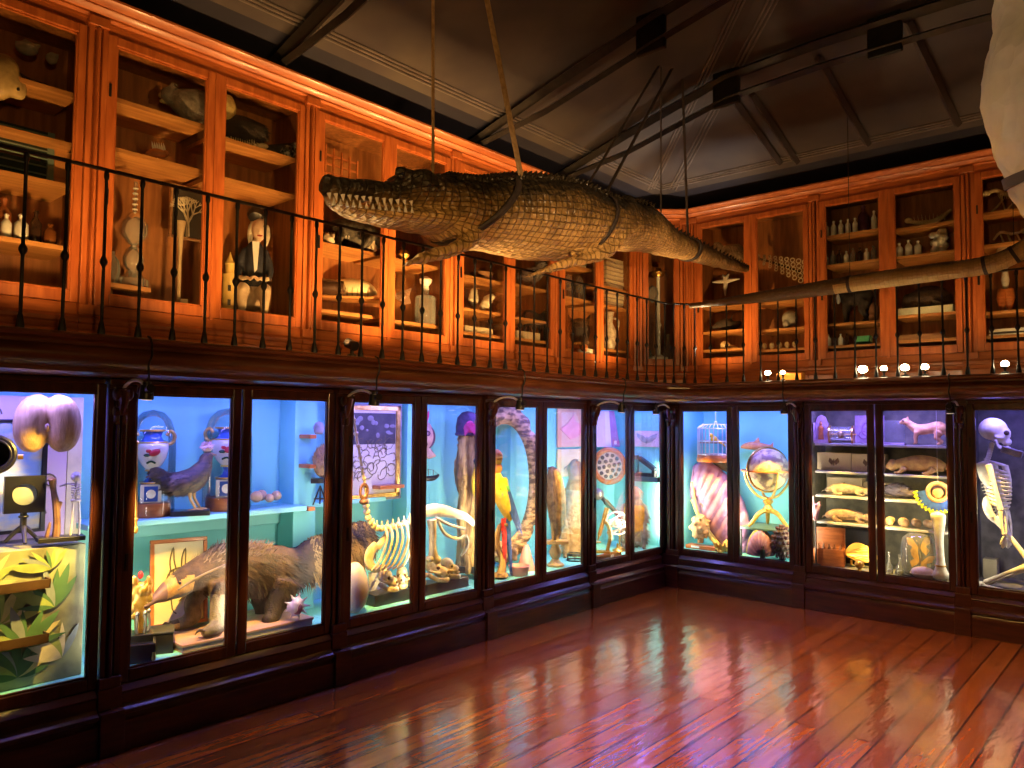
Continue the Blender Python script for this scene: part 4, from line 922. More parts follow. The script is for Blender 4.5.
# ---- cabinet 3: bird skeleton, skulls, framed print, mask, trunk, macaw trunk
greyf = M('grey_frame', (.24, .22, .22), rough=.5)
t, w, h = framed('framed_print', 'large framed dark and pale collage print above the bird skeleton', 'L', 340, 403, 401, 501, .45, 'W', greyf, M('print_paper', (.62, .55, .48), (.5, .44, .40), rough=.7, scale=4), fw_=.018)
b = B(); f = .018; b.bx(-w/2+f, w/2-f, -.016, -.002, f, f+.03).bx(-w/2+f, w/2-f, -.016, -.002, h-f-.03, h-f).bx(-w/2+f, -w/2+f+.03, -.016, -.002, f, h-f).bx(w/2-f-.03, w/2-f, -.016, -.002, f, h-f); b.obj('gilt_slip', gold, t, smooth=False)
slab(t, 'dark_image', M('print_ink', (.025, .022, .03), (.06, .05, .06), rough=.6, scale=9), -w*.38, w*.40, -.003, .001, h*.58, h*.90, bev=0)
b = B()
for k in range(40):
    x, z = rs.uniform(-.3, .36)*w, rs.uniform(.25, .62)*h; a = rs.uniform(0, 6.3); b.tube([(x+.03*cos(a+j*.8)*(1+j*.2), -.003, z+.025*sin(a+j*.9)*(1+j*.2)) for j in range(5)], .0022, n=4)
b.obj('sketch_lines', ink, t, smooth=False)
b = B()
for k in range(14): x, z = rs.uniform(-.3, .36)*w, rs.uniform(.62, .86)*h; b.ell((x, -.003, z), (rs.uniform(.01, .03), .002, rs.uniform(.006, .02)), n=8, m=6)
b.obj('pale_figures', M('pale_print', (.22, .2, .24), rough=.7), t)
# bird skeleton
so_ = P('L', 410, 597, .22); so_.z = CF
sk = T('bird_skeleton', 'large mounted bird skeleton with ribcage above the row of skulls', 'skeleton', so_)
def K(px, py, d=.24): return P('L', px, py, d-.10)
m0 = mpp(K(410, 540))
b = B(so_)
spine = cr([(*K(352, 410, .2),), (*K(357, 440, .2),), (*K(362, 468, .2),), (*K(366, 492, .22),), (*K(366, 506),), (*K(369, 520),), (*K(377, 528),), (*K(390, 527),), (*K(404, 523),), (*K(418, 517),), (*K(432, 511),)], 5)
for i, q in enumerate(spine):
    r = (2.2 if i < 18 else 3.3)*m0
    if i % 2 == 0: b.ell(q, (r, r, r*1.05), n=8, m=6)
    if i > 26 and i % 2 == 0: b.cyl(q, V(q)+V((0, 0, r*2.2)), r*.5, r*.2, n=6)
b.tube(spine, 1.3*m0, n=6); b.obj('spine', bone, sk)
b = B(so_)
b.tube([K(376, 545, .27), K(370, 553, .26), (K(369, 563, .25)), K(376, 569, .25), K(385, 566, .25)], [(2*m0, 5*m0), (2.6*m0, 6.5*m0), (3*m0, 6*m0), (3*m0, 4*m0), (2*m0, 2.5*m0)], n=12, k=3)
b.tube([K(378, 548, .27), K(384, 538, .26), K(389, 529, .25)], [(2.6*m0, 4*m0), (2.5*m0, 3*m0), (1.5*m0, 2*m0)], n=8, k=2)
b.obj('breastbone', bone, sk, vox=.007)
for k in range(6):
    for s in (-1, 1):
        x = 385+5.2*k
        b = B(so_); dd = .24+s*.055
        b.tube([K(x, 527-k*.8, .24+s*.01), K(x+2.5, 537, dd+s*.025), K(x-1, 552, dd+s*.02), K(x-7, 564, dd-.01), K(x-13, 570-.3*k, .2)], 1.25*m0, n=6, k=3); b.obj('rib', bone, sk)
b = B(so_)
b.tube([K(420, 513), K(435, 510), K(452, 513), K(466, 517), K(474, 524)], [(4*m0, 5*m0), (5*m0, 7*m0), (3.5*m0, 5.5*m0), (3*m0, 4*m0), (1.5*m0, 3*m0)], n=10, k=3)
for s in (-1, 1):
    b.tube([K(436, 518, .24+s*.05), K(450, 525, .24+s*.06), K(465, 529, .24+s*.05)], 1.6*m0, n=7, k=3)
    b.tube([K(438, 521, .24+s*.05), K(445, 534, .24+s*.06), K(458, 539, .24+s*.05), K(466, 536, .24+s*.05), K(467, 546, .24+s*.05), K(461, 556, .24+s*.05)], [1.6*m0, 1.7*m0, 1.8*m0, 2*m0, 2.4*m0, 1.2*m0], n=7, k=3)
b.obj('pelvis', ivory, sk)
for s, o in ((-1, 0), (1, -3)):
    b = B(so_); d = .24+s*.07
    b.tube([K(433+o, 520, d), K(434+o, 532, d), K(434+o, 548, d), K(435+o, 558, d)], [3.6*m0, 2.4*m0, 2.4*m0, 4*m0], n=9, k=3); b.ell(K(437+o, 560, d), (4.5*m0,)*3); b.ell(K(431+o, 559, d), (3*m0,)*3); b.obj('thigh_bone', bone, sk)
b = B(so_); b.cyl(K(410, 524), V((K(410, 524).x, K(410, 524).y, CF+.012)), .005); b.obj('support_rod', iron, sk)
b = B(so_)
q = K(364, 490, .2); b.tor(q+V((0, 0, -.01)), .03, .009, rot=(0, 0, pi/2), sz=1.5); b.ell(q+V((0, 0, -.075)), (.03, .03, .02)); b.obj('clamp', M('rusty_clamp', (.2, .09, .05), rough=.5, metal=.5), sk)
# egg
t, w, h = I('ostrich_egg', 'big pale egg standing at the left of the row of skulls', 'egg', 'L', 341, 563, 370, 614, d=.10, face='C')
t2 = t.location.copy(); bpy.data.objects.remove(t)
tag(B().lathe([(0, 0), (w*.18, h*.02), (w*.38, h*.14), (w*.49, h*.34), (w*.5, h*.48), (w*.44, h*.70), (w*.3, h*.88), (w*.14, h*.975), (0, h)], n=24).obj('ostrich_egg', M('egg_shell', (.72, .55, .42), (.62, .45, .34), rough=.4, scale=12), smooth='all'), 'big pale egg standing at the left of the row of skulls', 'egg', (t2.x, t2.y, CF))
# skull stand and skulls
q0, q1 = P('L', 372, 603, .16), P('L', 466, 580, .16)
hb = .075
t = T('skull_stand', 'long black stand under the row of skulls', 'stand', (-.13, q0.y, CF), pi/2); slab(t, 'block', blackp, 0, q1.y-q0.y, 0, .13, 0, hb, bev=.004)
skm = M('yellowed_skull_bone', (.72, .56, .33), (.48, .31, .13), rough=.5, scale=26, bump=.2)
def skull(x0, y0, x1, y1, label, d=.19, turn=.5, snout=1.):
    loc, rz, w, h = PL('L', x0, y0, x1, y1, d); loc.z = CF+hb
    w *= .84; h *= .9
    t = T('animal_skull', label, 'skull', loc, rz+turn, 'skulls in a row on the black stand')
    b = B(); b.ell((0, .03, h*.62), (w*.36, w*.5, h*.36)).ell((0, -w*.32, h*.42), (w*.24, w*.38*snout, h*.25)).ell((0, -w*.55*snout, h*.36), (w*.18, w*.18, h*.2)); b.tube([(-w*.4, .01, h*.45), (-w*.44, -w*.2, h*.42), (-w*.22, -w*.45, h*.36)], .010, n=7, k=2).tube([(w*.4, .01, h*.45), (w*.44, -w*.2, h*.42), (w*.22, -w*.45, h*.36)], .010, n=7, k=2)
    b.obj('cranium', skm, t, vox=.006, it=2)
    b = B()
    for s in (-1, 1): b.ell((s*w*.2, -w*.33, h*.60), (w*.09, w*.10, h*.085))
    b.ell((0, -w*.68*snout, h*.42), (w*.07, w*.07, h*.08)); b.obj('sockets', M('socket_shadow_bone', (.10, .06, .035), rough=.9), t)
    b = B(); b.tube([(-w*.32, .04, h*.25), (-w*.27, -w*.3, h*.07), (-w*.1, -w*.62*snout, h*.07), (w*.1, -w*.62*snout, h*.07), (w*.27, -w*.3, h*.07), (w*.32, .04, h*.25)], [(.012, .018)]*6, n=8, k=2); b.obj('jaw', skm, t)
    b = B()
    for i in range(7):
        u = -1+2*i/6; b.cyl((u*w*.16, -w*.62*snout+abs(u)*.03, h*.27), (u*w*.16, -w*.64*snout+abs(u)*.03, h*.12), .006, .003, n=6)
    b.obj('teeth', ivory, t)
skull(377, 575, 398, 598, 'leftmost skull of the row, pointing down to the front', turn=.75, snout=1.1)
skull(392, 572, 411, 594, 'second skull from the left, facing straight out', turn=.0)
skull(409, 570, 429, 591, 'middle skull of the row behind the door stile', turn=.3)
skull(424, 565, 447, 589, 'fourth skull of the row, the largest', turn=.9, snout=1.2)
skull(441, 563, 459, 584, 'rightmost skull of the row, seen from the side', turn=.9, snout=1.1)
t, w, h = I('label_board', 'small pale label board leaning behind the leftmost skull', 'label', 'L', 369, 571, 387, 592, d=.34, face='W'); slab(t, 'board', M('label_card', (.66, .6, .52), rough=.7), -w/2, w/2, 0, .012, 0, h)
# mask with pink feathers
t, w, h = I('carved_mask', 'small carved mask with pink feather plume on the back wall', 'mask', 'L', 409, 422, 438, 459, d=.52)
b = B(); b.ell((0, 0, h*.55), (w*.36, .03, h*.42)).ell((0, -.03, h*.5), (w*.08, .025, h*.12)); b.prism([(-w*.2, h*.25), (w*.25, h*.2), (w*.45, 0), (w*.2, -h*.08), (-w*.3, h*.02)], -.015, .015)
b.obj('face', M('painted_mask_wood', (.62, .38, .26), (.4, .2, .2), rough=.5, scale=18), t, vox=.008)
b = B()
for s in (-1, 1): b.tor((s*w*.14, -.034, h*.62), w*.07, .006)
b.tor((0, -.035, h*.33), w*.11, .008, sz=.5); b.tor((0, -.005, h*.52), w*.37, .008, sz=1.15); b.obj('carved_lines', M('dark_mask_paint', (.14, .06, .1), rough=.5), t)
b = B()
for k in range(46): a = rs.uniform(-.5, .5); b.blade((rs.uniform(-.1, .1)*w, rs.uniform(-.01, .01), h*.93), (sin(a)*.05, rs.uniform(-.02, .02), .11*rs.uniform(.6, 1)), .009, (0, 1, 0))
b.obj('pink_plume', M('pink_feather', (.85, .08, .28), rough=.7), t, smooth=False)
# shelf bits: toy boat model
t, w, h = I('ship_model', 'little dark model on the small red shelf under the mask', 'model', 'L', 420, 479, 440, 490, d=.43, face='W'); t.location.z = 1.115
B().tube([(-w*.45, 0, h*.35), (-w*.2, 0, h*.15), (w*.2, 0, h*.15), (w*.45, 0, h*.4)], [(.004, .01), (.02, .02), (.02, .02), (.004, .01)], k=2).obj('hull', blackp, t); B().cyl((-w*.1, 0, h*.2), (-w*.1, 0, h), .003).cyl((w*.15, 0, h*.2), (w*.15, 0, h*.9), .003).tube([(-w*.45, 0, h*.4), (-w*.1, 0, h*.98), (w*.15, 0, h*.88), (w*.45, 0, h*.4)], .0015).obj('masts', ink, t)
# feathered headpiece
t, w, h = I('feather_headpiece', 'dark purple domed headpiece with bright pink feather tuft above the trunk', 'hat', 'L', 456, 411, 479, 443, d=.36)
B().lathe([(w*.5, h*.25), (w*.52, h*.5), (w*.45, h*.8), (w*.25, h*.96), (0, h)], n=20).tor((0, 0, h*.28), w*.48, .014, rot=(pi/2, 0, 0)).obj('crown', M('purple_felt', (.10, .05, .14), (.05, .03, .08), rough=.8, scale=30), t)
b = B()
for k in range(90): a = rs.uniform(-.9, .9); b.blade((w*.1+rs.uniform(-.12, .12)*w, -w*.5, h*.62), (sin(a)*.05, -.02+rs.uniform(-.02, .02), -.1*rs.uniform(.4, 1)+.04*cos(a*2)), .01, (0, 1, 0))
b.ell((w*.1, -w*.45, h*.5), (w*.22, .02, h*.2)); b.obj('pink_tuft', M('pink_feather', (.85, .08, .28)), t, smooth=False)
# big trunk
t, w, h = I('driftwood_trunk', 'tall gnarled brown tree trunk by the right edge of the skull cabinet', 'trunk', 'L', 453, 440, 488, 592, d=.34)
b = B()
b.tube([(-w*.05, 0, 0), (0, 0, h*.16), (-w*.02, 0, h*.35), (-w*.04, 0, h*.55), (-w*.08, 0, h*.75), (0, 0, h*.9), (w*.05, 0, h)], [w*.40, w*.36, w*.36, w*.33, w*.37, w*.36, w*.3], n=16, k=4)
b.tube([(-w*.2, -.02, h*.5), (-w*.32, -.03, h*.65), (-w*.34, -.02, h*.82)], [.05, .045, .02], n=10, k=3).tube([(w*.2, -.02, h*.3), (w*.34, -.04, h*.5), (w*.3, -.03, h*.75)], [.05, .05, .02], n=10, k=3)
trunkm = M('gnarled_wood', (.66, .40, .13), (.16, .08, .03), rough=.7, scale=5, stretch=(5, 5, .7), bump=.8, bscale=12, lo=.4, hi=.6)
b.obj('trunk', trunkm, t, vox=.014, it=2, fn=lambda c, n: c+n*(noise.noise(V((c.x*22, c.y*22, c.z*3.5)))*.045+noise.noise(c*30)*.006))
slab(t, 'dark_base', blackp, -w*.45, w*.5, -.1, .14, -.02, .03)
t.location.z = CF+.02
def macaw(name, label, W, pts, d, cols, tailend, head, wing, flip=1, pw=8):
    o = P(W, *pts[2], d); t = T(name, label, 'parrot', o, 0, 'stuffed macaws'); k = mpp(o)
    b = B(o); b.tube([P(W, *p, d) for p in pts], [pw*.6*k, pw*k, pw*1.05*k, pw*.8*k, pw*.4*k], n=12, k=3); b.ell(P(W, *head, d), (pw*.85*k, pw*.85*k, pw*.95*k))
    b.obj('body', cols[0], t, vox=.009, it=2)
    hd = P(W, *head, d); f = V((0, -1, 0)) if W == 'L' else V((-1, 0, 0))
    b = B(o); b.tube([hd+f*pw*.7*k+V((0, 0, .3*pw*k)), hd+f*pw*1.3*k+V((0, 0, .1*pw*k)), hd+f*pw*1.35*k-V((0, 0, .6*pw*k))], [pw*.4*k, pw*.33*k, pw*.06*k], n=9, k=3); b.obj('beak', M('black_beak', (.05, .045, .045), rough=.3), t)
    b = B(o); out = V((1, 0, 0)) if W == 'L' else V((0, -1, 0))
    b.ell(hd+f*pw*.4*k+out*pw*.72*k+V((0, 0, pw*.15*k)), .006); b.obj('eye', blackp, t)
    for j, (a, c, m_) in enumerate(wing):
        b = B(o)
        for q in range(16):
            u = q/15; p0 = P(W, *a, d)+out*(pw*k*(1.0-.03*j))+V((0, (u-.5)*pw*1.4*k, 0)); p1 = P(W, *c, d)+out*(pw*k*.5)+V((0, (u-.5)*pw*.8*k, rs.uniform(-.02, .02)))
            b.blade(p0, (p1-p0)*rs.uniform(.9, 1.1), .012, out)
        b.obj('wing_feathers', m_, t, smooth=False)
    b2 = None
    for (a, c, m_) in tailend:
        b = B(o)
        for q in range(7): u = (q/6-.5)*pw*.7*k; p0 = P(W, *a, d)+V((0, u, 0))+out*.01*(q % 2); p1 = P(W, *c, d)+V((0, u*.5, rs.uniform(-.03, .03))); b.blade(p0, p1-p0, .014, out)
        b.obj('tail_feathers', m_, t, smooth=False)
    return t
yel = M('yellow_feather', (.85, .55, .03), (.7, .38, .02), rough=.6, scale=30); bluf = M('blue_feather', (.03, .10, .48), (.02, .05, .28), rough=.5, scale=30); redf = M('red_feather', (.70, .04, .03), (.5, .02, .02), rough=.6, scale=30); grnf = M('green_feather', (.16, .48, .06), (.08, .3, .08), rough=.6, scale=30); orf = M('orange_feather', (.80, .34, .06), (.6, .2, .03), rough=.6, scale=30)
macaw('stuffed_macaw', 'yellow breasted macaw perched at the right side of the gnarled trunk', 'L', [(478, 467), (477, 476), (477, 486), (478, 495), (480, 504)], .19, [yel], [((478, 494), (484, 540), bluf)], (480, 461), [((478, 472), (483, 506), bluf)], pw=5.5)
# ---- cabinet 4: mirror, macaw, hawk
t, w, h = I('oval_frame', 'large empty oval frame carved with a dragon behind the macaw', 'frame', 'L', 468, 408, 539, 556, d=.43, face=pi/2-.45)
b = B(); R1 = w*.43; sz = (h*.5-.03)/R1
b.tor((0, 0, h*.5), R1, w*.07, sz=sz/1., n=48, m=10)
for k in range(60):
    a = 2*pi*k/60; r = w*.07*(1+.5*sin(k*2.3)); b.ell((R1*cos(a)*(1.06), -.02*abs(sin(k)), h*.5+R1*sz*sin(a)*(1.04)), (r, r*.7, r*1.1), n=8, m=6)
    if k % 3 == 0: b.cyl((R1*1.08*cos(a), 0, h*.5+R1*sz*1.06*sin(a)), (R1*1.22*cos(a+.06), 0, h*.5+R1*sz*1.17*sin(a+.06)), w*.03, .004, n=6)
b.ell((w*.0, -.03, h*.97), (w*.15, .05, h*.06)).ell((-w*.12, -.06, h*.95), (w*.1, .04, h*.03)).cyl((w*.1, -.02, h*.99), (w*.22, -.02, h*1.05), .02, .004)
b.obj('carved_frame', M('carved_driftwood', (.58, .36, .17), (.14, .075, .045), rough=.6, scale=18, stretch=(1, 1, 2), bump=.8, lo=.42, hi=.58), t, vox=.012, it=1)
macaw('stuffed_macaw', 'macaw with long red and blue tail in front of the oval frame', 'L', [(496, 472), (497, 482), (501, 496), (506, 510), (510, 520)], .14, [yel], [((504, 518), (505, 575), redf), ((507, 518), (512, 578), bluf)], (496, 460), [((497, 478), (506, 500), yel), ((499, 486), (510, 508), grnf), ((501, 492), (518, 532), bluf)], pw=7.5)
mac = bpy.data.objects['stuffed_macaw.001']
o = mac.location; k = mpp(o); b = B(o); b.ell(P('L', 496, 457, .14), (7*k, 7*k, 8*k)).ell(P('L', 496, 468, .14), (6.5*k, 6.5*k, 7*k)); b.obj('orange_head', orf, mac, vox=.008)
t, w, h = I('perch_branch', 'twisted branch perch carrying the red tailed macaw', 'perch', 'L', 488, 516, 512, 582, d=.17); t.location.z = CF
hh = P('L', 500, 528, .17).z-CF
B().tube([(0, 0, 0), (w*.1, 0, hh*.3), (-w*.15, 0, hh*.65), (0, 0, hh), (w*.3, -.02, hh*1.02)], [.035, .024, .026, .02, .012], n=10, k=4).tube([(-w*.1, 0, hh*.5), (-w*.4, -.01, hh*.62), (-w*.45, 0, hh*.4)], [.016, .014, .008], n=8, k=3).lathe([(.07, 0), (.06, .02), (.03, .03)], n=16).obj('branch', trunkm, t)
t, w, h = I('pink_basket', 'pink conical basket lying at the foot of the oval frame', 'basket', 'L', 515, 545, 537, 580, d=.24)
B().lathe([(w*.5, 0), (w*.48, h*.1), (w*.36, h*.45), (w*.2, h*.8), (w*.1, h)], n=20).tor((0, 0, h*.03), w*.5, .009, rot=(pi/2, 0, 0)).obj('weave', pinkm, t)
t, w, h = I('pink_dish', 'shallow pink dish right of the red macaw tail', 'dish', 'L', 508, 562, 530, 580, d=.14)
B().lathe([(w*.2, 0), (w*.42, h*.35), (w*.5, h*.8), (w*.47, h*.82), (w*.38, h*.4), (0, h*.2)], n=24).obj('dish_bowl', pinkm, t)
for a in ((508, 545, 520, 562, .3, 'dark spiral shell behind the pink dish'), (519, 543, 529, 556, .33, 'small dark round shell below the oval frame')):
    loc, rz, w, h = PL('L', *a[:4], a[4]); b = B()
    for k in range(14): u = k/13; g = u*3.6*pi; b.ell((w*.3*u*cos(g), -.01, h*.5+h*.3*u*sin(g)), (w*.1+w*.13*u,)*3, n=9, m=7)
    tag(b.obj('spiral_shell', brownshell, vox=.008), a[5], 'shell', loc, rz)
t, w, h = I('fish_picture', 'orange board with a pink fish above the perched hawk', 'picture', 'L', 558, 409, 588, 447, d=.58, face='W'); slab(t, 'board', M('orange_board', (.72, .42, .26), (.62, .32, .2), rough=.6, scale=4), -w/2, w/2, 0, .014, 0, h)
b = B(); b.prism([(-w*.42, h*.47), (-w*.2, h*.62), (.0, h*.83), (w*.08, h*.66), (w*.32, h*.55), (w*.47, h*.62), (w*.42, h*.45), (w*.47, h*.3), (w*.3, h*.38), (w*.1, h*.25), (-w*.1, h*.2), (-w*.28, h*.35)], -.008, 0).tube([(0, -.004, h*.8), (0, -.004, h*.99)], .002); b.obj('fish', M('pink_fish', (.80, .30, .28), (.65, .2, .2), rough=.5, scale=14), t, smooth=False)
t, w, h = I('yellow_picture', 'pale yellow board hanging below the pink fish picture', 'picture', 'L', 558, 449, 588, 476, d=.58, face='W'); slab(t, 'board', M('yellow_board', (.75, .62, .35), (.65, .5, .25), rough=.7, scale=6), -w/2, w/2, 0, .014, 0, h); B().tube([(-w*.3, -.003, h*.3), (0, -.003, h*.5), (w*.3, -.003, h*.35)], .004, k=3).obj('brown_stroke', ink, t)
t, w, h = I('stuffed_hawk', 'stuffed brown hawk standing on a turned wooden perch', 'hawk', 'L', 543, 470, 568, 543, d=.17)
b = B(); b.tube([(w*.05, 0, h*.04), (w*.08, 0, h*.3), (0, 0, h*.58), (-w*.06, -.01, h*.82), (-w*.14, -.03, h*.93), (-w*.26, -.04, h*.96)], [w*.1, w*.3, w*.40, w*.34, w*.24, w*.14], n=14, k=3)
hk = b.obj('body', M('hawk_plumage', (.46, .29, .13), (.22, .12, .05), rough=.6, scale=30, stretch=(1, 1, .5)), t, vox=.009)
hairs('feathers', M('hawk_feather', (.42, .25, .10), (.12, .065, .03), rough=.55, scale=16), t, hk, 1500, .05, .007, lambda q: (0, 0, -1), jit=.12, up=.1)
B().tube([(-w*.36, -.06, h*.97), (-w*.5, -.08, h*.95), (-w*.5, -.08, h*.89)], [.014, .011, .002], n=8, k=2).obj('beak', M('black_beak', (.05, .045, .045)), t)
b = B()
for s in (-1, 1): b.ell((-w*.28, -.045+s*.03, h*.99), .007)
b.obj('eyes', blackp, t)
for s in (-1, 1): B().tube([(w*.02+s*.02, -.01, h*.25), (w*.0+s*.02, -.02, h*.08), (-w*.02+s*.02, -.03, 0), (-w*.1+s*.02, -.07, -.005)], [.03, .014, .01, .006], n=8, k=2).obj('leg', M('yellow_scaly_leg', (.62, .38, .12)), t)
hz = t.location.copy(); zp = P('L', 555, 538, .17).z
t = T('turned_perch', 'turned wooden pedestal with flat top under the hawk', 'perch', (hz.x, hz.y, CF), hz and camrz(hz)); H = zp-CF
B().lathe([(.075, 0), (.075, .015), (.05, .03), (.03, .06), (.045, H*.35), (.055, H*.5), (.03, H*.75), (.04, H*.88), (.035, H-.05)], n=20).obj('column', M('yellow_wood', (.62, .42, .18), (.5, .3, .1), rough=.4, scale=8), t)
slab(t, 'top_board', M('yellow_wood', (1, 1, 1)), -.11, .11, -.06, .06, H-.05, H-.02)
def ape(name, label, W, x0, y0, x1, y1, d, chest, coat, face_c, z=None, n=1500):
    t, w, h = I(name, label, 'monkey', W, x0, y0, x1, y1, d=d)
    if z is not None: h += t.location.z-z; t.location.z = z
    b = B(); b.tube([(0, 0, .02), (0, .01, h*.25), (0, 0, h*.5), (0, 0, h*.7), (0, -.01, h*.8)], [w*.36, w*.4, w*.34, w*.30, w*.2], n=14, k=3).ell((0, -.02, h*.87), (w*.25, w*.25, h*.13)).ell((0, -w*.22, h*.84), (w*.13, w*.14, h*.06))
    for s in (-1, 1):
        b.tube([(s*w*.28, 0, h*.68), (s*w*.42, -.04, h*.48), (s*w*.3, -.1, h*.32)], [w*.12, w*.09, w*.06], n=9, k=3)
        b.tube([(s*w*.22, 0, h*.2), (s*w*.36, -.1, h*.25), (s*w*.32, -.1, .02), (s*w*.32, -.16, .012)], [w*.16, w*.13, w*.08, w*.05], n=9, k=3); b.ell((s*w*.25, .0, h*.9), (.012, .012, .02))
    zc, zc2 = h*.32, h*.68
    bd = b.obj('body', [coat, chest, face_c], t, vox=.010, pick=lambda c, n: 2 if (c.y < -w*.16 and h*.78 < c.z < h*.93 and abs(c.x) < w*.17) else 1 if (n.y < -.35 and zc < c.z < zc2 and abs(c.x) < w*.3) else 0)
    hairs('fur', coat, t, bd, n, .055, .003, lambda q: (q.x*5, .4, -.8), keep=lambda c: not (c.y < -w*.14 and h*.76 < c.z < h*.95), jit=.35, up=.35)
    hairs('chest_fur', chest, t, bd, n, .05, .0032, lambda q: (q.x*3, -.2, -1), keep=lambda c: c.y < -.02 and zc < c.z < zc2 and abs(c.x) < w*.3, jit=.3, up=.3)
    b = B()
    for s in (-1, 1): b.ell((s*w*.08, -w*.25, h*.89), .007)
    b.obj('eyes', blackp, t); return t
ape('stuffed_monkey', 'tan stuffed monkey standing behind the hawk perch', 'L', 560, 458, 590, 548, .36, fur_p, fur_t, M('monkey_face', (.4, .26, .2), rough=.6), z=CF)
t, w, h = I('wire_stand', 'low black wire stand right of the hawk pedestal', 'stand', 'L', 567, 541, 583, 558, d=.2); t.location.z = CF
B().tor((0, 0, .06), w*.45, .005, rot=(pi/2, 0, 0)).tor((0, 0, .006), w*.5, .006, rot=(pi/2, 0, 0)).cyl((w*.45, 0, 0), (w*.45, 0, .06), .004).cyl((-w*.45, 0, 0), (-w*.45, 0, .06), .004).cyl((0, -w*.45, 0), (0, -w*.45, .06), .004).obj('wire', blackp, t)
# ---- cabinet 5
t, w, h = I('tilted_picture', 'lilac board with dark purple edge propped at the top of the corner cabinet', 'picture', 'L', 590, 411, 620, 447, d=.5, face='H')
B().prism([(-w*.5, 0), (w*.22, 0), (w*.14, h), (-w*.5, h)], 0, .015).obj('board', M('lilac_gradient_board', (.72, .55, .62), (.62, .48, .6), rough=.6, scale=2), t, smooth=False); B().prism([(w*.22, 0), (w*.5, 0), (w*.3, h), (w*.14, h)], -.004, .02).obj('purple_edge', M('purple_board', (.30, .08, .26), rough=.6), t, smooth=False); B().box((w*.34, -.005, h*.12), (.03, .003, .035)).obj('label', M('label_card', (.66, .6, .52)), t, smooth=False)
t, w, h = I('round_tray', 'round orange rimmed tray set with dark discs, on the back wall', 'tray', 'L', 591, 447, 626, 485, d=.46)
r = w*.5; B().tor((0, 0, h*.5), r*.86, r*.14, sz=h/w, n=40).obj('rim', redwood, t)
B().cyl((0, .0, 0), (0, .01, 0), r*.84, n=36).obj('tray_ground', M('buff_ground', (.62, .52, .38), rough=.7), t); t.children[-1].location = (0, 0, h*.5); t.children[-1].scale = (1, 1, h/w)
for (rr, n_) in ((.0, 1), (.3, 6), (.58, 12)):
    for k in range(n_): a = 2*pi*k/n_+.2; o = B().lathe([(r*.115, 0), (r*.115, .006), (r*.07, .01), (0, .008)], n=12, rot=(pi/2, 0, 0)).obj('specimen_disc', M('dark_disc', (.09, .075, .07), (.04, .035, .035), rough=.3), t); o.location = (r*rr*cos(a), -.001, h*.5+r*rr*h/w*sin(a))
t, w, h = I('long_telescope', 'dark slanting telescope with a round grey cap below the dotted tray', 'telescope', 'L', 592, 489, 622, 519, d=.3)
B().cyl((-w*.22, 0, h*.76), (w*.48, 0, h*.05), .02, .024).cyl((-w*.05, 0, h*.59), (w*.12, 0, h*.4), .028).obj('tube', blackp, t); B().ell((-w*.3, 0, h*.82), (w*.2, w*.2, w*.2)).obj('round_cap', M('grey_metal', (.25, .24, .22), rough=.35, metal=.6), t)
B().cyl((w*.42, 0, h*.1), (w*.42, 0, -(t.location.z-CF)), .008).lathe([(.06, -(t.location.z-CF)), (.05, .02-(t.location.z-CF)), (.01, .05-(t.location.z-CF))], c=(w*.42, 0, 0), n=14).obj('stand', brass, t)
t, w, h = I('brass_microscope', 'yellow brass microscope at the left of the corner cabinet', 'microscope', 'L', 590, 509, 613, 550, d=.16); t.location.z = CF+.03; h += 0
b = B(); b.bx(-w*.4, w*.4, -.04, .05, 0, .02); b.obj('foot', brass, t, smooth=False, bev=.004)
B().tube([(w*.25, 0, .02), (w*.38, 0, h*.4), (w*.25, 0, h*.7), (w*.05, 0, h*.75)], [.016, .018, .016, .014], n=8, k=3).obj('arm', brass, t)
B().cyl((-w*.1, 0, h*.42), (w*.18, 0, h*.98), .018, .018).cyl((w*.12, 0, h*.86), (w*.24, 0, h*1.1), .022).cyl((-w*.1, 0, h*.42), (-w*.16, 0, h*.3), .010, .006).obj('barrel', brass, t)
B().cyl((-w*.2, 0, h*.25), (-w*.2, 0, h*.27), .04).cyl((w*.3, -.03, h*.5), (w*.3, .03, h*.5), .014).obj('stage', gold, t)
t, w, h = I('wire_armillary', 'pale wire globe sculpture between microscope and monkey', 'globe', 'L', 605, 507, 630, 553, d=.15); t.location.z = CF+.02
b = B(); r = w*.46
for k in range(7): b.tor((0, 0, h*.6), r, .0045, rot=(k*.45, 0, k*1.1), n=28, m=6)
b.obj('rings', ivory, t); B().lathe([(.05, 0), (.045, .012), (.01, .03), (.008, h*.16)], n=16).obj('foot', brass, t); B().ell((0, 0, h*.6), r*.35).obj('core', M('pale_core', (.6, .5, .42), (.4, .3, .25), rough=.6, scale=25), t)
t, w, h = I('low_tray', 'long low wooden tray in front of the brass microscope', 'tray', 'L', 595, 546, 619, 559, d=.07, face='W'); t.location.z = CF
b = B().bx(-w/2, w/2, -.03, .03, 0, .012).bx(-w/2, w/2, -.03, -.024, 0, .035).bx(-w/2, w/2, .024, .03, 0, .035).bx(-w/2, -w/2+.006, -.03, .03, 0, .035).bx(w/2-.006, w/2, -.03, .03, 0, .035); b.obj('tray_body', wood, t, smooth=False); B().box((w*.1, -.032, .018), (.05, .002, .022)).obj('label', white, t, smooth=False)
t, w, h = I('moth_picture', 'pink board with a grey winged moth on the end wall of the corner cabinet', 'picture', 'R', 634, 431, 660, 447, d=.018, face='W'); slab(t, 'board', M('pale_pink_board', (.78, .6, .6), (.72, .52, .5), rough=.6), -w/2, w/2, 0, .014, 0, h)
b = B()
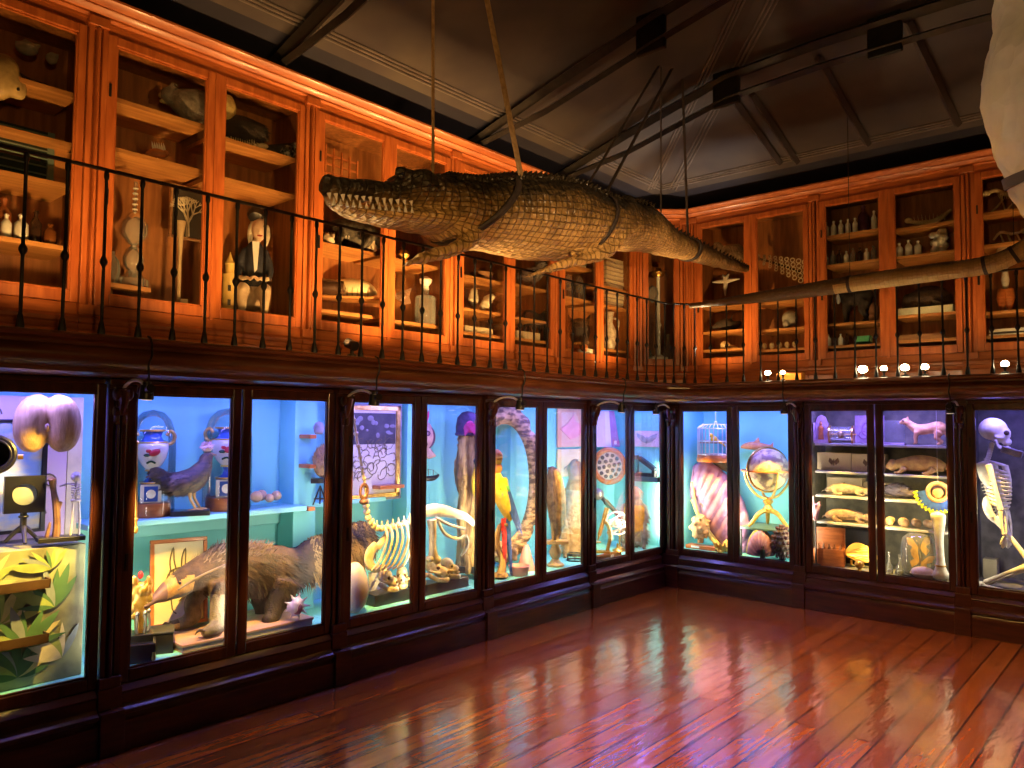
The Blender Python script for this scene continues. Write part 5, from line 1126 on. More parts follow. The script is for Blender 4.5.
for s in (-1, 1): b.prism([(s*w*.03, h*.55), (s*w*.15, h*.7), (s*w*.4, h*.85), (s*w*.36, h*.6), (s*w*.2, h*.35), (s*w*.05, h*.22)], -.006, 0)
b.ell((0, -.006, h*.42), (w*.045, .008, h*.24)); b.obj('moth', M('grey_moth', (.4, .4, .38), (.25, .25, .25), rough=.8, scale=25), t, smooth=False)
t, w, h = I('wall_bracket_shelf', 'little dark green shelf on the end wall of the corner cabinet', 'shelf', 'R', 633, 477, 658, 482, d=-.066, face='W'); slab(t, 'board', M('green_paint', (.08, .16, .14), rough=.5), -w/2, w/2, 0, .1, 0, h)
zz = t.location.z+h
t, w, h = I('hinged_press', 'small dark hinged press on the green shelf', 'press', 'R', 634, 455, 657, 477, d=-.02, face='W'); t.location.z = zz
slab(t, 'base_plate', blackp, -w*.45, w*.45, -.03, .03, 0, h*.16); B().box((w*.08, 0, h*.58), (w*.8, .05, h*.2), rot=(0, .55, 0)).obj('lever', M('dark_steel', (.1, .11, .14), rough=.3, metal=.7), t, smooth=False, bev=.004); B().bx(-w*.42, -w*.34, -.025, .025, h*.1, h*.95).obj('upright', greenware and M('green_paint', (.08, .16, .14)), t, smooth=False); B().cyl((w*.4, -.03, h*.22), (w*.4, .03, h*.22), .02).obj('roller', blackp, t)
ape('stuffed_monkey', 'grey faced monkey with yellow orange chest in the room corner cabinet', 'L', 630, 486, 659, 556, .12, M('orange_fur', (.78, .42, .06), (.6, .28, .03), rough=.8, scale=22), fur_g, M('grey_monkey_face', (.3, .2, .19), rough=.6), z=CF+.01, n=2200)
t, w, h = I('black_case', 'tall black case behind the orange chested monkey', 'case', 'L', 646, 518, 661, 551, d=.22, face='W'); t.location.z = CF; slab(t, 'case_body', blackp, -w/2, w/2, 0, .08, 0, h)

# ---- cabinet 6 (back wall): cage, ribbed shell, globe
t, w, h = I('bird_cage', 'round wire birdcage with orange base hanging by a wire', 'birdcage', 'R', 697, 424, 735, 462, d=.30)
r = w*.5; B().lathe([(r*1.0, 0), (r*1.03, h*.03), (r*1.0, h*.17), (r*.96, h*.19), (0, h*.19)], n=30).obj('base_tray', redwood, t)
wires = M('white_wire', (.8, .74, .66), rough=.35, metal=.3)
b = B()
for k in range(26): a = 2*pi*k/26; b.tube([(r*.96*cos(a), r*.96*sin(a), h*.18), (r*.96*cos(a), r*.96*sin(a), h*.9), (r*.7*cos(a), r*.7*sin(a), h*.985), (0, 0, h*1.0)], .0042, n=5)
o = b.obj('cage_wires', wires, t); b = B()
for z in (.2, .55, .88): b.tor((0, 0, h*z), r*.97, .004, rot=(pi/2, 0, 0), n=32, m=6)
b.obj('cage_hoops', wires, t); B().cyl((-r*.9, 0, h*.5), (r*.9, 0, h*.5), .006).obj('perch', wood, t)
B().ell((-r*.1, 0, h*.6), (.035, .025, .03)).ell((-r*.25, 0, h*.7), .02).tube([(0, 0, h*.58), (r*.3, 0, h*.5), (r*.5, 0, h*.4)], [.018, .012, .004]).obj('little_bird', yel, t)
zt = ZL-.02-t.location.z; B().cyl((0, 0, h), (0, 0, zt), .0025).tor((0, 0, h+.012), .012, .003).obj('hanging_wire', wires, t)
# ribbed fan shell / carapace
so2 = P('R', 715, 510, .22)
t = T('ribbed_carapace', 'huge ribbed purple carapace with pale yellow edge, tilted across the globe cabinet', 'carapace', so2)
top = [(693, 466), (706, 462), (718, 468), (728, 478), (738, 492), (746, 510), (750, 532), (748, 552)]
bot = [(689, 494), (693, 502), (697, 512), (704, 524), (712, 536), (722, 548), (732, 556), (742, 560)]
nu, nv = 57, 12; vs = []; fs = []
tc_, bc_ = cr(top, 8), cr(bot, 8)
for i in range(nu):
    for j in range(nv):
        u, v = i/(nu-1), j/(nv-1); a, c_ = tc_[i], bc_[i]
        px, py = a[0]+(c_[0]-a[0])*v, a[1]+(c_[1]-a[1])*v
        bul = sin(pi*min(1, u*1.02))*.5+.5; d = .34-.17*sin(pi*v)*bul+.034*abs(sin(u*pi*11))*(1-.3*v)
        vs.append(P('R', px, py, d)-so2)
for i in range(nu-1):
    for j in range(nv-1): fs.append((i*nv+j, (i+1)*nv+j, (i+1)*nv+j+1, i*nv+j+1))
o = B().add(vs, fs).obj('ribbed_shell', lilac, t, smooth='all'); s = o.modifiers.new('thick', 'SOLIDIFY'); s.thickness = .014
B(so2).tube([P('R', px, py, .30) for px, py in bc_[6:]], [(.016, .02)]*len(bc_[6:]), n=8).tube([P('R', 692, 482, .24), P('R', 697, 512, .22), P('R', 708, 534, .21), P('R', 728, 556, .21)], [.014, .018, .02, .018], n=8, k=4).obj('yellow_rim', M('pale_yellow_rim', (.75, .55, .2), (.6, .4, .12), rough=.4, scale=14), t)
b = B(so2)
for k in range(14):
    u = k/13; px, py = 694+34*u+rs.uniform(-2, 3), 496+44*u; b.ell(P('R', px, py-4, .26), (.022, .02, .028), n=8, m=6)
b.obj('horny_plates', brownshell, t)
b = B(so2); b.cyl(P('R', 728, 556, .25), V((P('R', 728, 556, .25).x, P('R', 728, 556, .25).y, CF)), .02); b.obj('support', brass, t)
t, w, h = I('dark_bird', 'dark stuffed bird hanging under the birdcage', 'bird', 'R', 706, 452, 738, 476, d=.42)
B().tube([(-w*.5, 0, h*.8), (-w*.3, 0, h*.7), (0, 0, h*.5), (w*.3, 0, h*.35), (w*.5, 0, h*.15)], [.012, .03, .05, .045, .02], n=12, k=3).ell((-w*.32, -.02, h*.78), .03).obj('body', fur_d, t, vox=.008); B().tube([(-w*.2, -.04, h*.7), (.1*w, -.06, h*.4), (w*.35, -.05, h*.15)], [(.01, .03), (.012, .045), (.006, .01)], k=3).obj('wing', fur_b, t); B().cyl((-w*.48, -.02, h*.8), (-w*.62, -.02, h*.76), .01, .002).obj('beak', M('black_beak', (.05, .045, .045)), t)
t, w, h = I('coral_ball', 'round cream coral ball on the labelled wooden block', 'coral', 'R', 689, 517, 712, 543, d=.19)
h += 0; b = B(); r = w*.46; b.ell((0, 0, h*.52), (r*.9, r*.9, h*.44))
for k in range(46):
    a, e = rs.uniform(0, 2*pi), rs.uniform(-1.1, 1.4); q = V((r*cos(a)*cos(e), r*sin(a)*cos(e), h*.52+h*.46*sin(e))); b.ell(q, (r*.15, r*.15, r*.14), n=7, m=5)
b.obj('coral_head', M('brown_coral', (.60, .38, .18), (.34, .19, .08), rough=.7, scale=30, bump=.5), t, vox=.008, it=1); B().lathe([(.03, -.02), (.03, .03)], n=10).obj('peg', wood, t); zc_ = t.location.z; lc = t.location.copy()
t = T('label_block', 'wooden block with white label under the coral ball', 'block', (lc.x, lc.y, CF), 0)
hb2 = max(.02, zc_-CF-.02); slab(t, 'block', redwood, -w*.6, w*.85, -.06, .06, 0, hb2); B().box((-w*.12, -.061, hb2*.6), (.085, .002, hb2*.5)).obj('label', white, t, smooth=False)
t, w, h = I('yellow_sponge', 'yellow branching sponge under the tip of the ribbed carapace', 'sponge', 'R', 712, 540, 733, 555, d=.12); t.location.z = CF
b = B()
for k in range(18): a = rs.uniform(0, 2*pi); e = rs.uniform(.1, 1.2); b.tube([(0, 0, h*.2), (w*.25*cos(a), .05*sin(a), h*.4*(e)), (w*.42*cos(a), .08*sin(a), h*.65*e+.01)], [.018, .014, .012], n=7, k=2)
b.obj('sponge_body', M('yellow_sponge', (.66, .44, .12), (.45, .27, .06), rough=.8, scale=40, bump=.5), t, vox=.008)
t, w, h = I('hanging_fish', 'orange dried fish on the back wall above the globe', 'fish', 'R', 741, 440, 773, 451, d=.5, face='W')
B().tube([(-w*.5, 0, h*.3), (-w*.3, 0, h*.45), (0, 0, h*.45), (w*.3, 0, h*.45), (w*.42, 0, h*.5)], [(.012, .012), (.025, .035), (.025, .04), (.012, .02), (.006, .012)], n=12, k=3).prism([(w*.4, h*.5), (w*.5, h*.85), (w*.5, h*.1)], -.004, .004).prism([(-w*.1, h*.8), (.05*w, h*1.25), (w*.1, h*.8)], -.004, .004).obj('fish_body', M('orange_fish', (.72, .36, .14), (.55, .22, .08), rough=.4, scale=20, bump=.2), t)
t, w, h = I('globe', 'large antique globe on a three-legged brass stand', 'globe', 'R', 744, 446, 792, 493, d=.27)
r = w*.46
gm = M('globe_map', (.74, .54, .26), (.30, .17, .12), rough=.5, scale=15, detail=6, coat=.1, lo=.46, hi=.54)
B().ell((0, 0, h*.5), r, n=36, m=24).obj('sphere', gm, t, smooth='all')
B().lathe([(r*1.06, h*.46), (r*1.24, h*.46), (r*1.24, h*.49), (r*1.06, h*.49)], n=40).obj('horizon_ring', redwood, t)
b = B(); b.tor((0, 0, h*.5), r*1.06, .009, rot=(0, 0, .5), n=44); b.obj('meridian', brass, t)
zf = CF-t.location.z; zt3 = P('R', 770, 527, .27).z-t.location.z
b = B()
for k in range(4): a = k*pi/2+.4; b.tube([(r*1.15*cos(a), r*1.15*sin(a), h*.46), (r*1.0*cos(a), r*1.0*sin(a), h*.2), (r*.5*cos(a), r*.5*sin(a), h*-.06), (0, 0, -h*.12)], .011, n=8, k=3)
b.obj('cradle', gold, t)
B().lathe([(.025, -h*.12), (.05, -h*.17), (.028, -h*.25), (.048, -h*.33), (.03, -h*.42)], n=16).obj('stem', gold, t)
for k in range(3): a = k*2*pi/3-.5; B().tube([(0, 0, -h*.36), (.09*cos(a), .09*sin(a), -h*.42), (.16*cos(a), .16*sin(a), zt3+.05), (.2*cos(a), .2*sin(a), zt3+.012)], [.024, .022, .018, .014], n=8, k=3).obj('leg', gold, t)
gl_ = t.location.copy(); zt4 = gl_.z+zt3
t = T('glass_table', 'small low dark legged table under the globe', 'table', (gl_.x, gl_.y+.02, CF), 0); slab(t, 'tabletop', M('green_paint', (.08, .16, .14)), -.22, .22, -.2, .24, zt4-CF-.018, zt4-CF)
for x, y in ((-.2, -.18), (.2, -.18), (-.2, .22), (.2, .22)): B().bx(x-.012, x+.012, y-.012, y+.012, 0, zt4-CF-.018).obj('leg', iron, t, smooth=False)
t, w, h = I('scaly_pinecone', 'dark scaly pinecone-like ball at the right below the globe', 'pinecone', 'R', 769, 528, 793, 561, d=.10); t.location.z = CF
B().ell((0, 0, h*.5), (w*.4, w*.4, h*.46)).obj('core', brownshell, t); b = B()
for i in range(9):
    for k in range(14):
        e = -1.35+2.7*i/8; a = 2*pi*(k+.5*(i % 2))/14; n_ = V((cos(a)*cos(e), sin(a)*cos(e), sin(e))); q = V((n_.x*w*.42, n_.y*w*.42, h*.5+n_.z*h*.47)); b.cyl(q, q+n_*.022+V((0, 0, -.006)), .022*max(.4, cos(e)), .005, n=5)
b.obj('scales', M('dark_red_scale', (.14, .05, .04), (.07, .025, .025), rough=.4, scale=20), t)
t, w, h = I('purple_shell', 'round purple pink bivalve shell in front at the bottom of the globe cabinet', 'shell', 'R', 746, 532, 774, 560, d=.10); t.location.z = CF
b = B(); n_ = 40
vs = [(0, 0, h*.06)]; 
for i in range(1, 9):
    for k in range(n_+1):
        a = pi*.02+pi*.96*k/n_; rr = i/8; bump = 1+.02*cos(k*2.2); vs.append((w*.5*rr*cos(a)*bump, -.09*sin(pi*(rr**.7)*.9)*(.6+.4*sin(a))-.004*cos(k*1.6), h*.06+h*.92*rr*sin(a)*bump))
fs = [(0, 1+k, 2+k) for k in range(n_)]
for i in range(7):
    for k in range(n_): o_ = 1+i*(n_+1)+k; fs.append((o_, o_+n_+1, o_+n_+2, o_+1))
o = b.add(vs, fs).obj('valve', lilac, t, smooth='all'); s = o.modifiers.new('thick', 'SOLIDIFY'); s.thickness = .008
B().tor((0, -.01, h*.06), w*.49, .010, n=24, a0=.1, a1=pi-.1, sz=h*.92/(w*.49)).obj('yellow_edge', M('pale_yellow_rim', (1, 1, 1)), t)
t, w, h = I('little_figurine', 'tiny dark standing figurine before the purple shell', 'figurine', 'R', 759, 544, 766, 558, d=.05); t.location.z = CF
B().lathe([(w*.5, 0), (w*.4, h*.1), (w*.3, h*.5), (w*.35, h*.65), (w*.15, h*.75)], n=10).ell((0, 0, h*.86), (w*.25, w*.25, h*.14)).obj('figure', blackp, t)

# ---- cabinet 7: four shelves
SZ = (1.405, 1.165, .955, .725)
def J(name, label, cat, x0, y0, x1, y1, s, d=.28, face='H', group=None):
    t, w, h = I(name, label, cat, 'R', x0, y0, x1, y1, d=d, face=face, group=group); t.location.z = SZ[s] if s is not None else CF; return t, w, h
purp = M('purple_stucco', (.55, .38, .48), (.36, .22, .34), rough=.6, scale=22, bump=.3)
t, w, h = J('little_shrine', 'small arched shrine with a figure on the top shelf, far left', 'shrine', 814, 413, 828, 441, 0)
b = B().bx(-w*.5, w*.5, -.02, .05, 0, h*.12); b.prism([(-w*.45, h*.1), (w*.45, h*.1), (w*.45, h*.7), (w*.3, h*.92), (0, h), (-w*.3, h*.92), (-w*.45, h*.7)], .03, .05)
for s in (-1, 1): b.bx(s*w*.45-.008, s*w*.45+.008, -.02, .05, h*.1, h*.72)
b.obj('niche', purp, t, smooth=False); B().lathe([(w*.22, h*.12), (w*.16, h*.4), (w*.2, h*.55), (w*.08, h*.62)], n=12).ell((0, 0, h*.7), (w*.12, w*.12, h*.08)).obj('figure', redwood, t)
t, w, h = J('glass_drum', 'glass drum with brass ends on the top grey shelf', 'drum', 827, 421, 858, 441, 0)
r = h*.45; B().cyl((-w*.38, 0, r), (w*.32, 0, r), r*.86, n=24).obj('glass_cylinder', ware, t); b = B()
for x in (-w*.4, w*.34): b.lathe([(r, 0), (r, .014)], n=24, c=(x-.007, 0, r), rot=(0, pi/2, 0))
b.cyl((-w*.5, 0, r), (w*.45, 0, r), .007); b.ell((-w*.05, 0, r), (.03, r*.5, r*.5)); b.obj('brass_ends', brass, t); b = B().bx(-w*.42, -w*.36, -.04, .04, 0, r*.5).bx(w*.3, w*.36, -.04, .04, 0, r*.5); b.obj('cradle', redwood, t, smooth=False)
t, w, h = J('relief_panel', 'lilac relief panel at the back right of the glass drum', 'panel', 855, 412, 884, 440, 0, d=.5, face='W'); slab(t, 'panel_board', purp, -w/2, w/2, 0, .02, 0, h); B().tor((0, -.004, h*.5), h*.25, .008).tor((-w*.2, -.004, h*.3), h*.14, .006).obj('relief', lilac, t)
t, w, h = J('glass_plate', 'upright glass plate on the top shelf left of the orange beast', 'glass plate', 884, 416, 905, 440, 0, d=.3, face='W'); B().bx(-w/2, w/2, 0, .008, .012, h).obj('plate', ware, t, smooth=False); slab(t, 'foot', purp, -w/2, w/2, -.02, .03, 0, .014)
def beast(name, label, cat, x0, y0, x1, y1, s, mat, d=.26, lying=False, z=None, W='R', head=-1, hair=None, tail=True, face='H'):
    t, w, h = I(name, label, cat, W, x0, y0, x1, y1, d=d, face=face)
    if s is not None: t.location.z = SZ[s]
    if z is not None: t.location.z = z
    b = B(); H = head
    if lying:
        b.tube([(H*w*.32, 0, h*.45), (H*w*.18, 0, h*.5), (0, 0, h*.55), (-H*w*.25, 0, h*.5), (-H*w*.42, 0, h*.35)], [(h*.3, h*.28), (h*.34, h*.34), (h*.42, h*.42), (h*.4, h*.38), (h*.2, h*.2)], n=14, k=3).ell((H*w*.4, -.01, h*.42), (w*.09, h*.3, h*.3)).ell((H*w*.47, -.01, h*.34), (w*.045, h*.16, h*.15))
        for q in (-1, 1): b.tube([(H*w*.2, q*h*.3, h*.3), (H*w*.28, q*h*.35, h*.08), (H*w*.36, q*h*.3, .012)], [h*.15, h*.1, h*.06], n=8, k=2); b.tube([(-H*w*.25, q*h*.35, h*.3), (-H*w*.18, q*h*.4, h*.1), (-H*w*.08, q*h*.38, .012)], [h*.2, h*.12, h*.07], n=8, k=2)
    else:
        b.tube([(H*w*.34, 0, h*.86), (H*w*.25, 0, h*.72), (H*w*.1, 0, h*.58), (-H*w*.12, 0, h*.62), (-H*w*.32, 0, h*.66), (-H*w*.4, 0, h*.55)], [(h*.12, h*.12), (h*.13, h*.15), (h*.17, h*.2), (h*.18, h*.2), (h*.2, h*.24), (h*.14, h*.18)], n=14, k=3).ell((H*w*.38, -.005, h*.88), (w*.09, h*.14, h*.13)).ell((H*w*.47, -.005, h*.84), (w*.05, h*.07, h*.07))
        for q in (-1, 1):
            b.tube([(H*w*.14, q*h*.12, h*.5), (H*w*.18, q*h*.13, h*.25), (H*w*.16, q*h*.13, .02), (H*w*.22, q*h*.13, .012)], [h*.1, h*.065, h*.05, h*.04], n=8, k=2)
            b.tube([(-H*w*.33, q*h*.12, h*.5), (-H*w*.26, q*h*.15, h*.28), (-H*w*.38, q*h*.14, h*.14), (-H*w*.32, q*h*.14, .014), (-H*w*.26, q*h*.14, .012)], [h*.15, h*.09, h*.055, h*.05, h*.04], n=8, k=2)
            b.cyl((H*w*.34, q*h*.08, h*.96), (H*w*.33, q*h*.12, h*1.1), h*.05, .004, n=7)
    if tail: b.tube([(-H*w*.4, 0, h*(.4 if lying else .62)), (-H*w*.49, 0, h*.3), (-H*w*.52, 0, h*.1)], [h*.07, h*.05, h*.02], n=8, k=2)
    o = b.obj('body', mat, t, vox=max(.005, h*.035))
    if hair: hairs('fur', hair, t, o, 900, .03, .0026, lambda q: (-H, 0, -.5), jit=.3, up=.3)
    B().ell((H*w*.42, -h*.13, h*(.5 if lying else .91)), h*.035).obj('eye', blackp, t)
    return t, w, h
beast('mummified_cat', 'orange hairless dried beast standing on the top shelf', 'dried animal', 900, 414, 948, 441, 0, M('orange_dry_skin', (.74, .40, .14), (.5, .22, .08), rough=.5, scale=24, bump=.4))
for x0, x1, lb in ((817, 851, 'left pinned moth box on the second grey shelf'), (851.5, 885, 'right pinned moth box on the second grey shelf')):
    t, w, h = J('moth_box', lb, 'box', x0, 452, x1, 469.5, 1, d=.3, face='W', group=None); slab(t, 'box_body', M('cream_box', (.72, .58, .38), (.62, .47, .28), rough=.6, scale=5), -w/2, w/2, 0, .1, 0, h)
    b = B()
    for s in (-1, 1): b.prism([(0, h*.5), (s*w*.12, h*.72), (s*w*.16, h*.5), (s*w*.06, h*.3)], -.004, 0)
    b.ell((0, -.003, h*.45), (w*.02, .004, h*.2)); b.obj('pinned_moth', M('brown_moth', (.2, .11, .07), rough=.8), t, smooth=False)
beast('mummified_cat', 'yellow brown dried cat lying on the second grey shelf', 'dried animal', 886, 451, 950, 471, 1, M('yellow_dry_skin', (.72, .46, .15), (.48, .25, .09), rough=.6, scale=18, bump=.4), lying=True)
for x0, x1, y0, lb in ((827, 862, 474, 'long pale box at the back of the third grey shelf'), (863, 898, 477, 'second pale box at the back right of the third grey shelf')):
    t, w, h = J('specimen_box', lb, 'box', x0, y0, x1, 490, 2, d=.42, face='W'); slab(t, 'box_body', M('cream_box', (1, 1, 1)), -w/2, w/2, 0, .1, 0, h); B().ell((0, -.003, h*.5), (w*.06, .004, h*.2)).obj('pinned_insect', M('brown_moth', (1, 1, 1)), t)
beast('dried_lizard', 'scaly grey dried animal lying along the third grey shelf', 'dried animal', 822, 484, 872, 496, 2, M('grey_scaly', (.45, .36, .25), (.22, .17, .13), rough=.5, scale=40, bump=.6), lying=True, head=1)
t, w, h = J('dried_bird', 'dark feathered dried bird on the right of the third shelf', 'bird', 880, 483, 912, 498, 2)
o = B().tube([(-w*.4, 0, h*.4), (-w*.2, 0, h*.5), (w*.05, 0, h*.5), (w*.3, 0, h*.35), (w*.45, 0, h*.3)], [.02, .045, .05, .03, .008], n=12, k=3).ell((-w*.42, -.01, h*.5), .03).obj('body', fur_d, t, vox=.008); hairs('feathers', M('grey_purple_feather', (.25, .2, .25), (.1, .08, .1), rough=.6), t, o, 500, .05, .006, lambda q: (1, 0, .1), jit=.3, up=.3); B().cyl((-w*.48, -.01, h*.5), (-w*.6, -.01, h*.42), .01, .002).obj('beak', M('black_beak', (1, 1, 1)), t)
# headdress
t, w, h = I('feather_headdress', 'feather headdress ring of blue and yellow plumes hanging before the shelves', 'headdress', 'R', 916, 480, 952, 515, d=.10)
B().tor((w*.12, 0, h*.62), w*.28, .017, n=32).obj('woven_ring', M('woven_band', (.6, .36, .2), (.4, .2, .12), rough=.7, scale=30), t)
B().ell((w*.12, .02, h*.6), (w*.16, .01, h*.18)).obj('inner_net', M('woven_band', (1, 1, 1)), t)
for nm, m_, r0, r1 in (('blue_plumes', bluf, .30, .64), ('yellow_plumes', M('lime_feather', (.62, .72, .05), (.4, .5, .03), rough=.6), .56, .72)):
    b = B()
    for k in range(16): a = pi*1.02+pi*.92*k/15; p0 = V((w*.12+w*r0*cos(a), -.006, h*.62+w*r0*sin(a))); b.blade(p0, V((cos(a), -.1, sin(a)))*w*(r1-r0), .017, (0, 1, 0))
    b.obj(nm, m_, t, smooth=False)
B().cyl((w*.12, 0, h*.9), (w*.12, 0, ZL-.02-t.location.z), .0015).obj('hanging_thread', wires, t)
beast('dried_reptile', 'long knobbly dried reptile on the lowest grey shelf, left', 'dried animal', 822, 509, 872, 523, 3, M('brown_dry', (.42, .27, .17), (.2, .12, .08), rough=.5, scale=34, bump=.6), lying=True, head=1)
for k, (x0, x1, lb) in enumerate(((885, 898, 'leftmost turban shell on the lowest grey shelf'), (897, 911, 'second turban shell from the left on the lowest grey shelf'), (910, 922, 'third turban shell from the left on the lowest grey shelf'), (921, 935, 'rightmost turban shell on the lowest grey shelf'))):
    loc, rz, w, h = PL('R', x0, 516, x1, 529, .26); loc.z = SZ[3]; b = B()
    for j in range(13): u = j/12; g = u*3.4*pi+k; b.ell((w*.25*u*cos(g)-w*.1*(1-u), w*.2*u*sin(g), h*.35+h*.3*(1-u)), (w*.1+w*.16*u, w*.1+w*.14*u, h*.12+h*.22*u), n=9, m=7)
    tag(b.obj('turban_shell', M('tan_shell', (.62, .42, .25), (.34, .19, .1), rough=.35, scale=12), vox=.006), lb, 'shell', loc, rz, 'turban shells on the lowest shelf')
t, w, h = I('pink_coral', 'pink branching coral at the left edge of the shelves', 'coral', 'R', 808, 493, 823, 520, d=.07); t.location.z = max(.725, t.location.z) if False else t.location.z
b = B()
for k in range(16): a = rs.uniform(-1, 1); zz = rs.uniform(.1, .8)*h; b.tube([(0, 0, 0), (w*.2*a, rs.uniform(-.02, .02), zz*.5), (w*.5*a, rs.uniform(-.03, .03), zz+.03)], [.014, .011, .008], n=7, k=2)
b.obj('branches', M('pink_coral', (.7, .4, .42), (.5, .25, .3), rough=.6, scale=30, bump=.4), t, vox=.007); zz = t.location.z-CF; B().cyl((0, 0, 0), (0, 0, -zz+.01), .008).lathe([(.04, -zz), (.035, -zz+.015), (.008, -zz+.02)], n=12).obj('stand', blackp, t)
t, w, h = I('open_wooden_box', 'orange wooden box standing open at the bottom left of the shelves', 'box', 'R', 814, 531, 845, 568, d=.16, face=.25); t.location.z = CF
b = B().bx(-w/2, w/2, -.05, .09, 0, .012).bx(-w/2, w/2, -.05, -.04, 0, h*.46).bx(-w/2, w/2, .08, .09, 0, h*.46).bx(-w/2, -w/2+.01, -.05, .09, 0, h*.46).bx(w/2-.01, w/2, -.05, .09, 0, h*.46); b.obj('box_body', redwood, t, smooth=False, bev=.002)
b = B().bx(-w/2, w/2, .09, .10, h*.46, h).bx(-w/2, w/2, .07, .09, h*.95, h).bx(-w/2, -w/2+.01, .07, .09, h*.46, h).bx(w/2-.01, w/2, .07, .09, h*.46, h); b.obj('lid', redwood, t, smooth=False, bev=.002)
for k in range(5): x = -w*.36+w*.18*k; B().lathe([(.014, h*.2), (.014, h*.48), (.007, h*.52), (.009, h*.58)], c=(x, .0, 0), n=10).obj('bottle', amber, t)
t, w, h = I('framed_dark_picture', 'thin dark framed picture standing at the bottom behind the yellow fan', 'picture', 'R', 842, 534, 872, 570, d=.38, face='W'); t.location.z = CF
b = B().bx(-w/2, w/2, 0, .02, 0, .02).bx(-w/2, w/2, 0, .02, h-.02, h).bx(-w/2, -w/2+.02, 0, .02, .02, h-.02).bx(w/2-.02, w/2, 0, .02, .02, h-.02); b.obj('frame', blackp, t, smooth=False); slab(t, 'dark_picture', M('charcoal', (1, 1, 1)), -w/2+.02, w/2-.02, .005, .015, .02, h-.02, bev=0)
t, w, h = I('leaf_fan', 'yellow leaf-shaped fan lying at the bottom of the shelves', 'fan', 'R', 844, 546, 880, 567, d=.22, face='W'); t.location.z = CF+.02
b = B(); n_ = 20; b.prism([(-w*.5+w*k/n_, h*.35+h*.62*sin(pi*(k/n_)**.75)) for k in range(n_+1)]+[(w*.5-w*k/n_, h*.35-h*.3*sin(pi*k/n_)) for k in range(1, n_)], -.006, .006); b.obj('blade', M('yellow_leather', (.72, .46, .12), (.58, .33, .07), rough=.5, scale=10), t, smooth=False); b = B()
for k in range(7): b.tube([(-w*.48, -.008, h*.36), (w*.1, -.008, h*(.15+.12*k)), (w*.4, -.008, h*(.2+.09*k))], .003, n=5, k=2)
b.cyl((-w*.3, 0, h*.1), (-w*.3, 0, -.02), .01).cyl((w*.3, 0, h*.15), (w*.3, 0, -.02), .01); b.obj('ribs', brass, t)
t, w, h = I('brass_sphere', 'yellow brass sphere on a short stem in front of the yellow fan', 'ball', 'R', 854, 561, 865, 573, d=.08); t.location.z = CF; B().ell((0, 0, h*.55), w*.45).obj('ball', gold, t, smooth='all'); B().lathe([(w*.3, 0), (w*.2, h*.1), (w*.08, h*.2)], n=12).obj('foot', brass, t)
# butterflies under a dome
t, w, h = I('glass_dome', 'glass dome with two orange butterflies below the shelves', 'glass dome', 'R', 900, 531, 938, 575, d=.2); t.location.z = CF
r = w*.5; B().lathe([(r*1.02, 0), (r*1.02, .015), (r*.9, .02), (0, .02)], n=28).obj('base', blackp, t); B().lathe([(r*.95, .02), (r*.95, h*.66), (r*.85, h*.86), (r*.5, h*.98), (0, h)], n=28).obj('bell', ware, t)
bf = M('orange_butterfly', (.78, .42, .10), (.58, .25, .05), rough=.6, scale=18)
def butterfly(x, z, s, tilt, lb):
    q = t.location; a = t.rotation_euler.z; pos = q+V((cos(a)*x, sin(a)*x, z))
    o = T('butterfly', lb, 'butterfly', pos, a, 'butterflies under the dome'); o.rotation_euler.y = tilt
    for e in (-1, 1):
        B().prism([(e*s*.05, 0), (e*s*.3, s*.5), (e*s*.62, s*.62), (e*s*.58, s*.2), (e*s*.3, -.02*s)], -.003, .003).prism([(e*s*.05, -.02*s), (e*s*.35, 0), (e*s*.5, -.22*s), (e*s*.3, -.5*s), (e*s*.1, -.25*s)], -.003, .003).obj('wing', bf, o, smooth=False)
    B().tube([(0, 0, -s*.25), (0, 0, 0), (0, 0, s*.2)], [.004, .007, .006], n=8).tube([(0, 0, s*.2), (s*.1, 0, s*.4)], .0015, n=4).tube([(0, 0, s*.2), (-s*.1, 0, s*.4)], .0015, n=4).obj('thorax', M('brown_moth', (1, 1, 1)), o); B().cyl((0, .006, 0), (0, .012, -z+.02), .002).obj('pin', wires, o)
butterfly(w*.02, h*.66, w*.52, -.1, 'upper larger orange butterfly under the dome'); butterfly(w*.04, h*.33, w*.5, .35, 'lower tilted orange butterfly under the dome')
t, w, h = I('leg_bone', 'thick upright leg bone at the right edge of the shelf cabinet', 'bone', 'R', 932, 514, 950, 580, d=.08, face='C'); t.location.z = CF
B().tube([(0, 0, 0), (0, 0, h*.07), (0, 0, h*.14), (0, 0, h*.3), (-w*.05, 0, h*.6), (-w*.05, 0, h*.85), (-w*.1, 0, h*.96), (-w*.1, 0, h)], [(w*.42, w*.3), (w*.5, w*.4), (w*.36, w*.3), (w*.24, w*.24), (w*.26, w*.24), (w*.38, w*.3), (w*.46, w*.38), (w*.3, w*.3)], n=14, k=3).ell((-w*.3, 0, h*.98), (w*.22, w*.3, h*.03)).ell((w*.2, 0, h*.06), (w*.25, w*.3, h*.05)).obj('shaft', ivory, t, vox=.008); B().tor((0, 0, h*.2), w*.3, .006, rot=(pi/2, 0, 0)).obj('wire_band', brass, t)
for a in ((886, 553, 893, 575, .12, 'tall clear glass flask at the bottom of the shelf cabinet'), (895, 556, 906, 576, .14, 'wide clear glass flask right of the tall one')):
    t, w, h = I('glass_flask', a[5], 'flask', 'R', *a[:4], d=a[4]); t.location.z = CF; B().lathe([(w*.45, 0), (w*.5, h*.1), (w*.42, h*.35), (w*.14, h*.6), (w*.14, h*.9), (w*.22, h)], n=18).obj('flask_body', ware, t); B().ell((0, 0, h*.14), (w*.36, w*.36, h*.1)).obj('pale_contents', white, t)
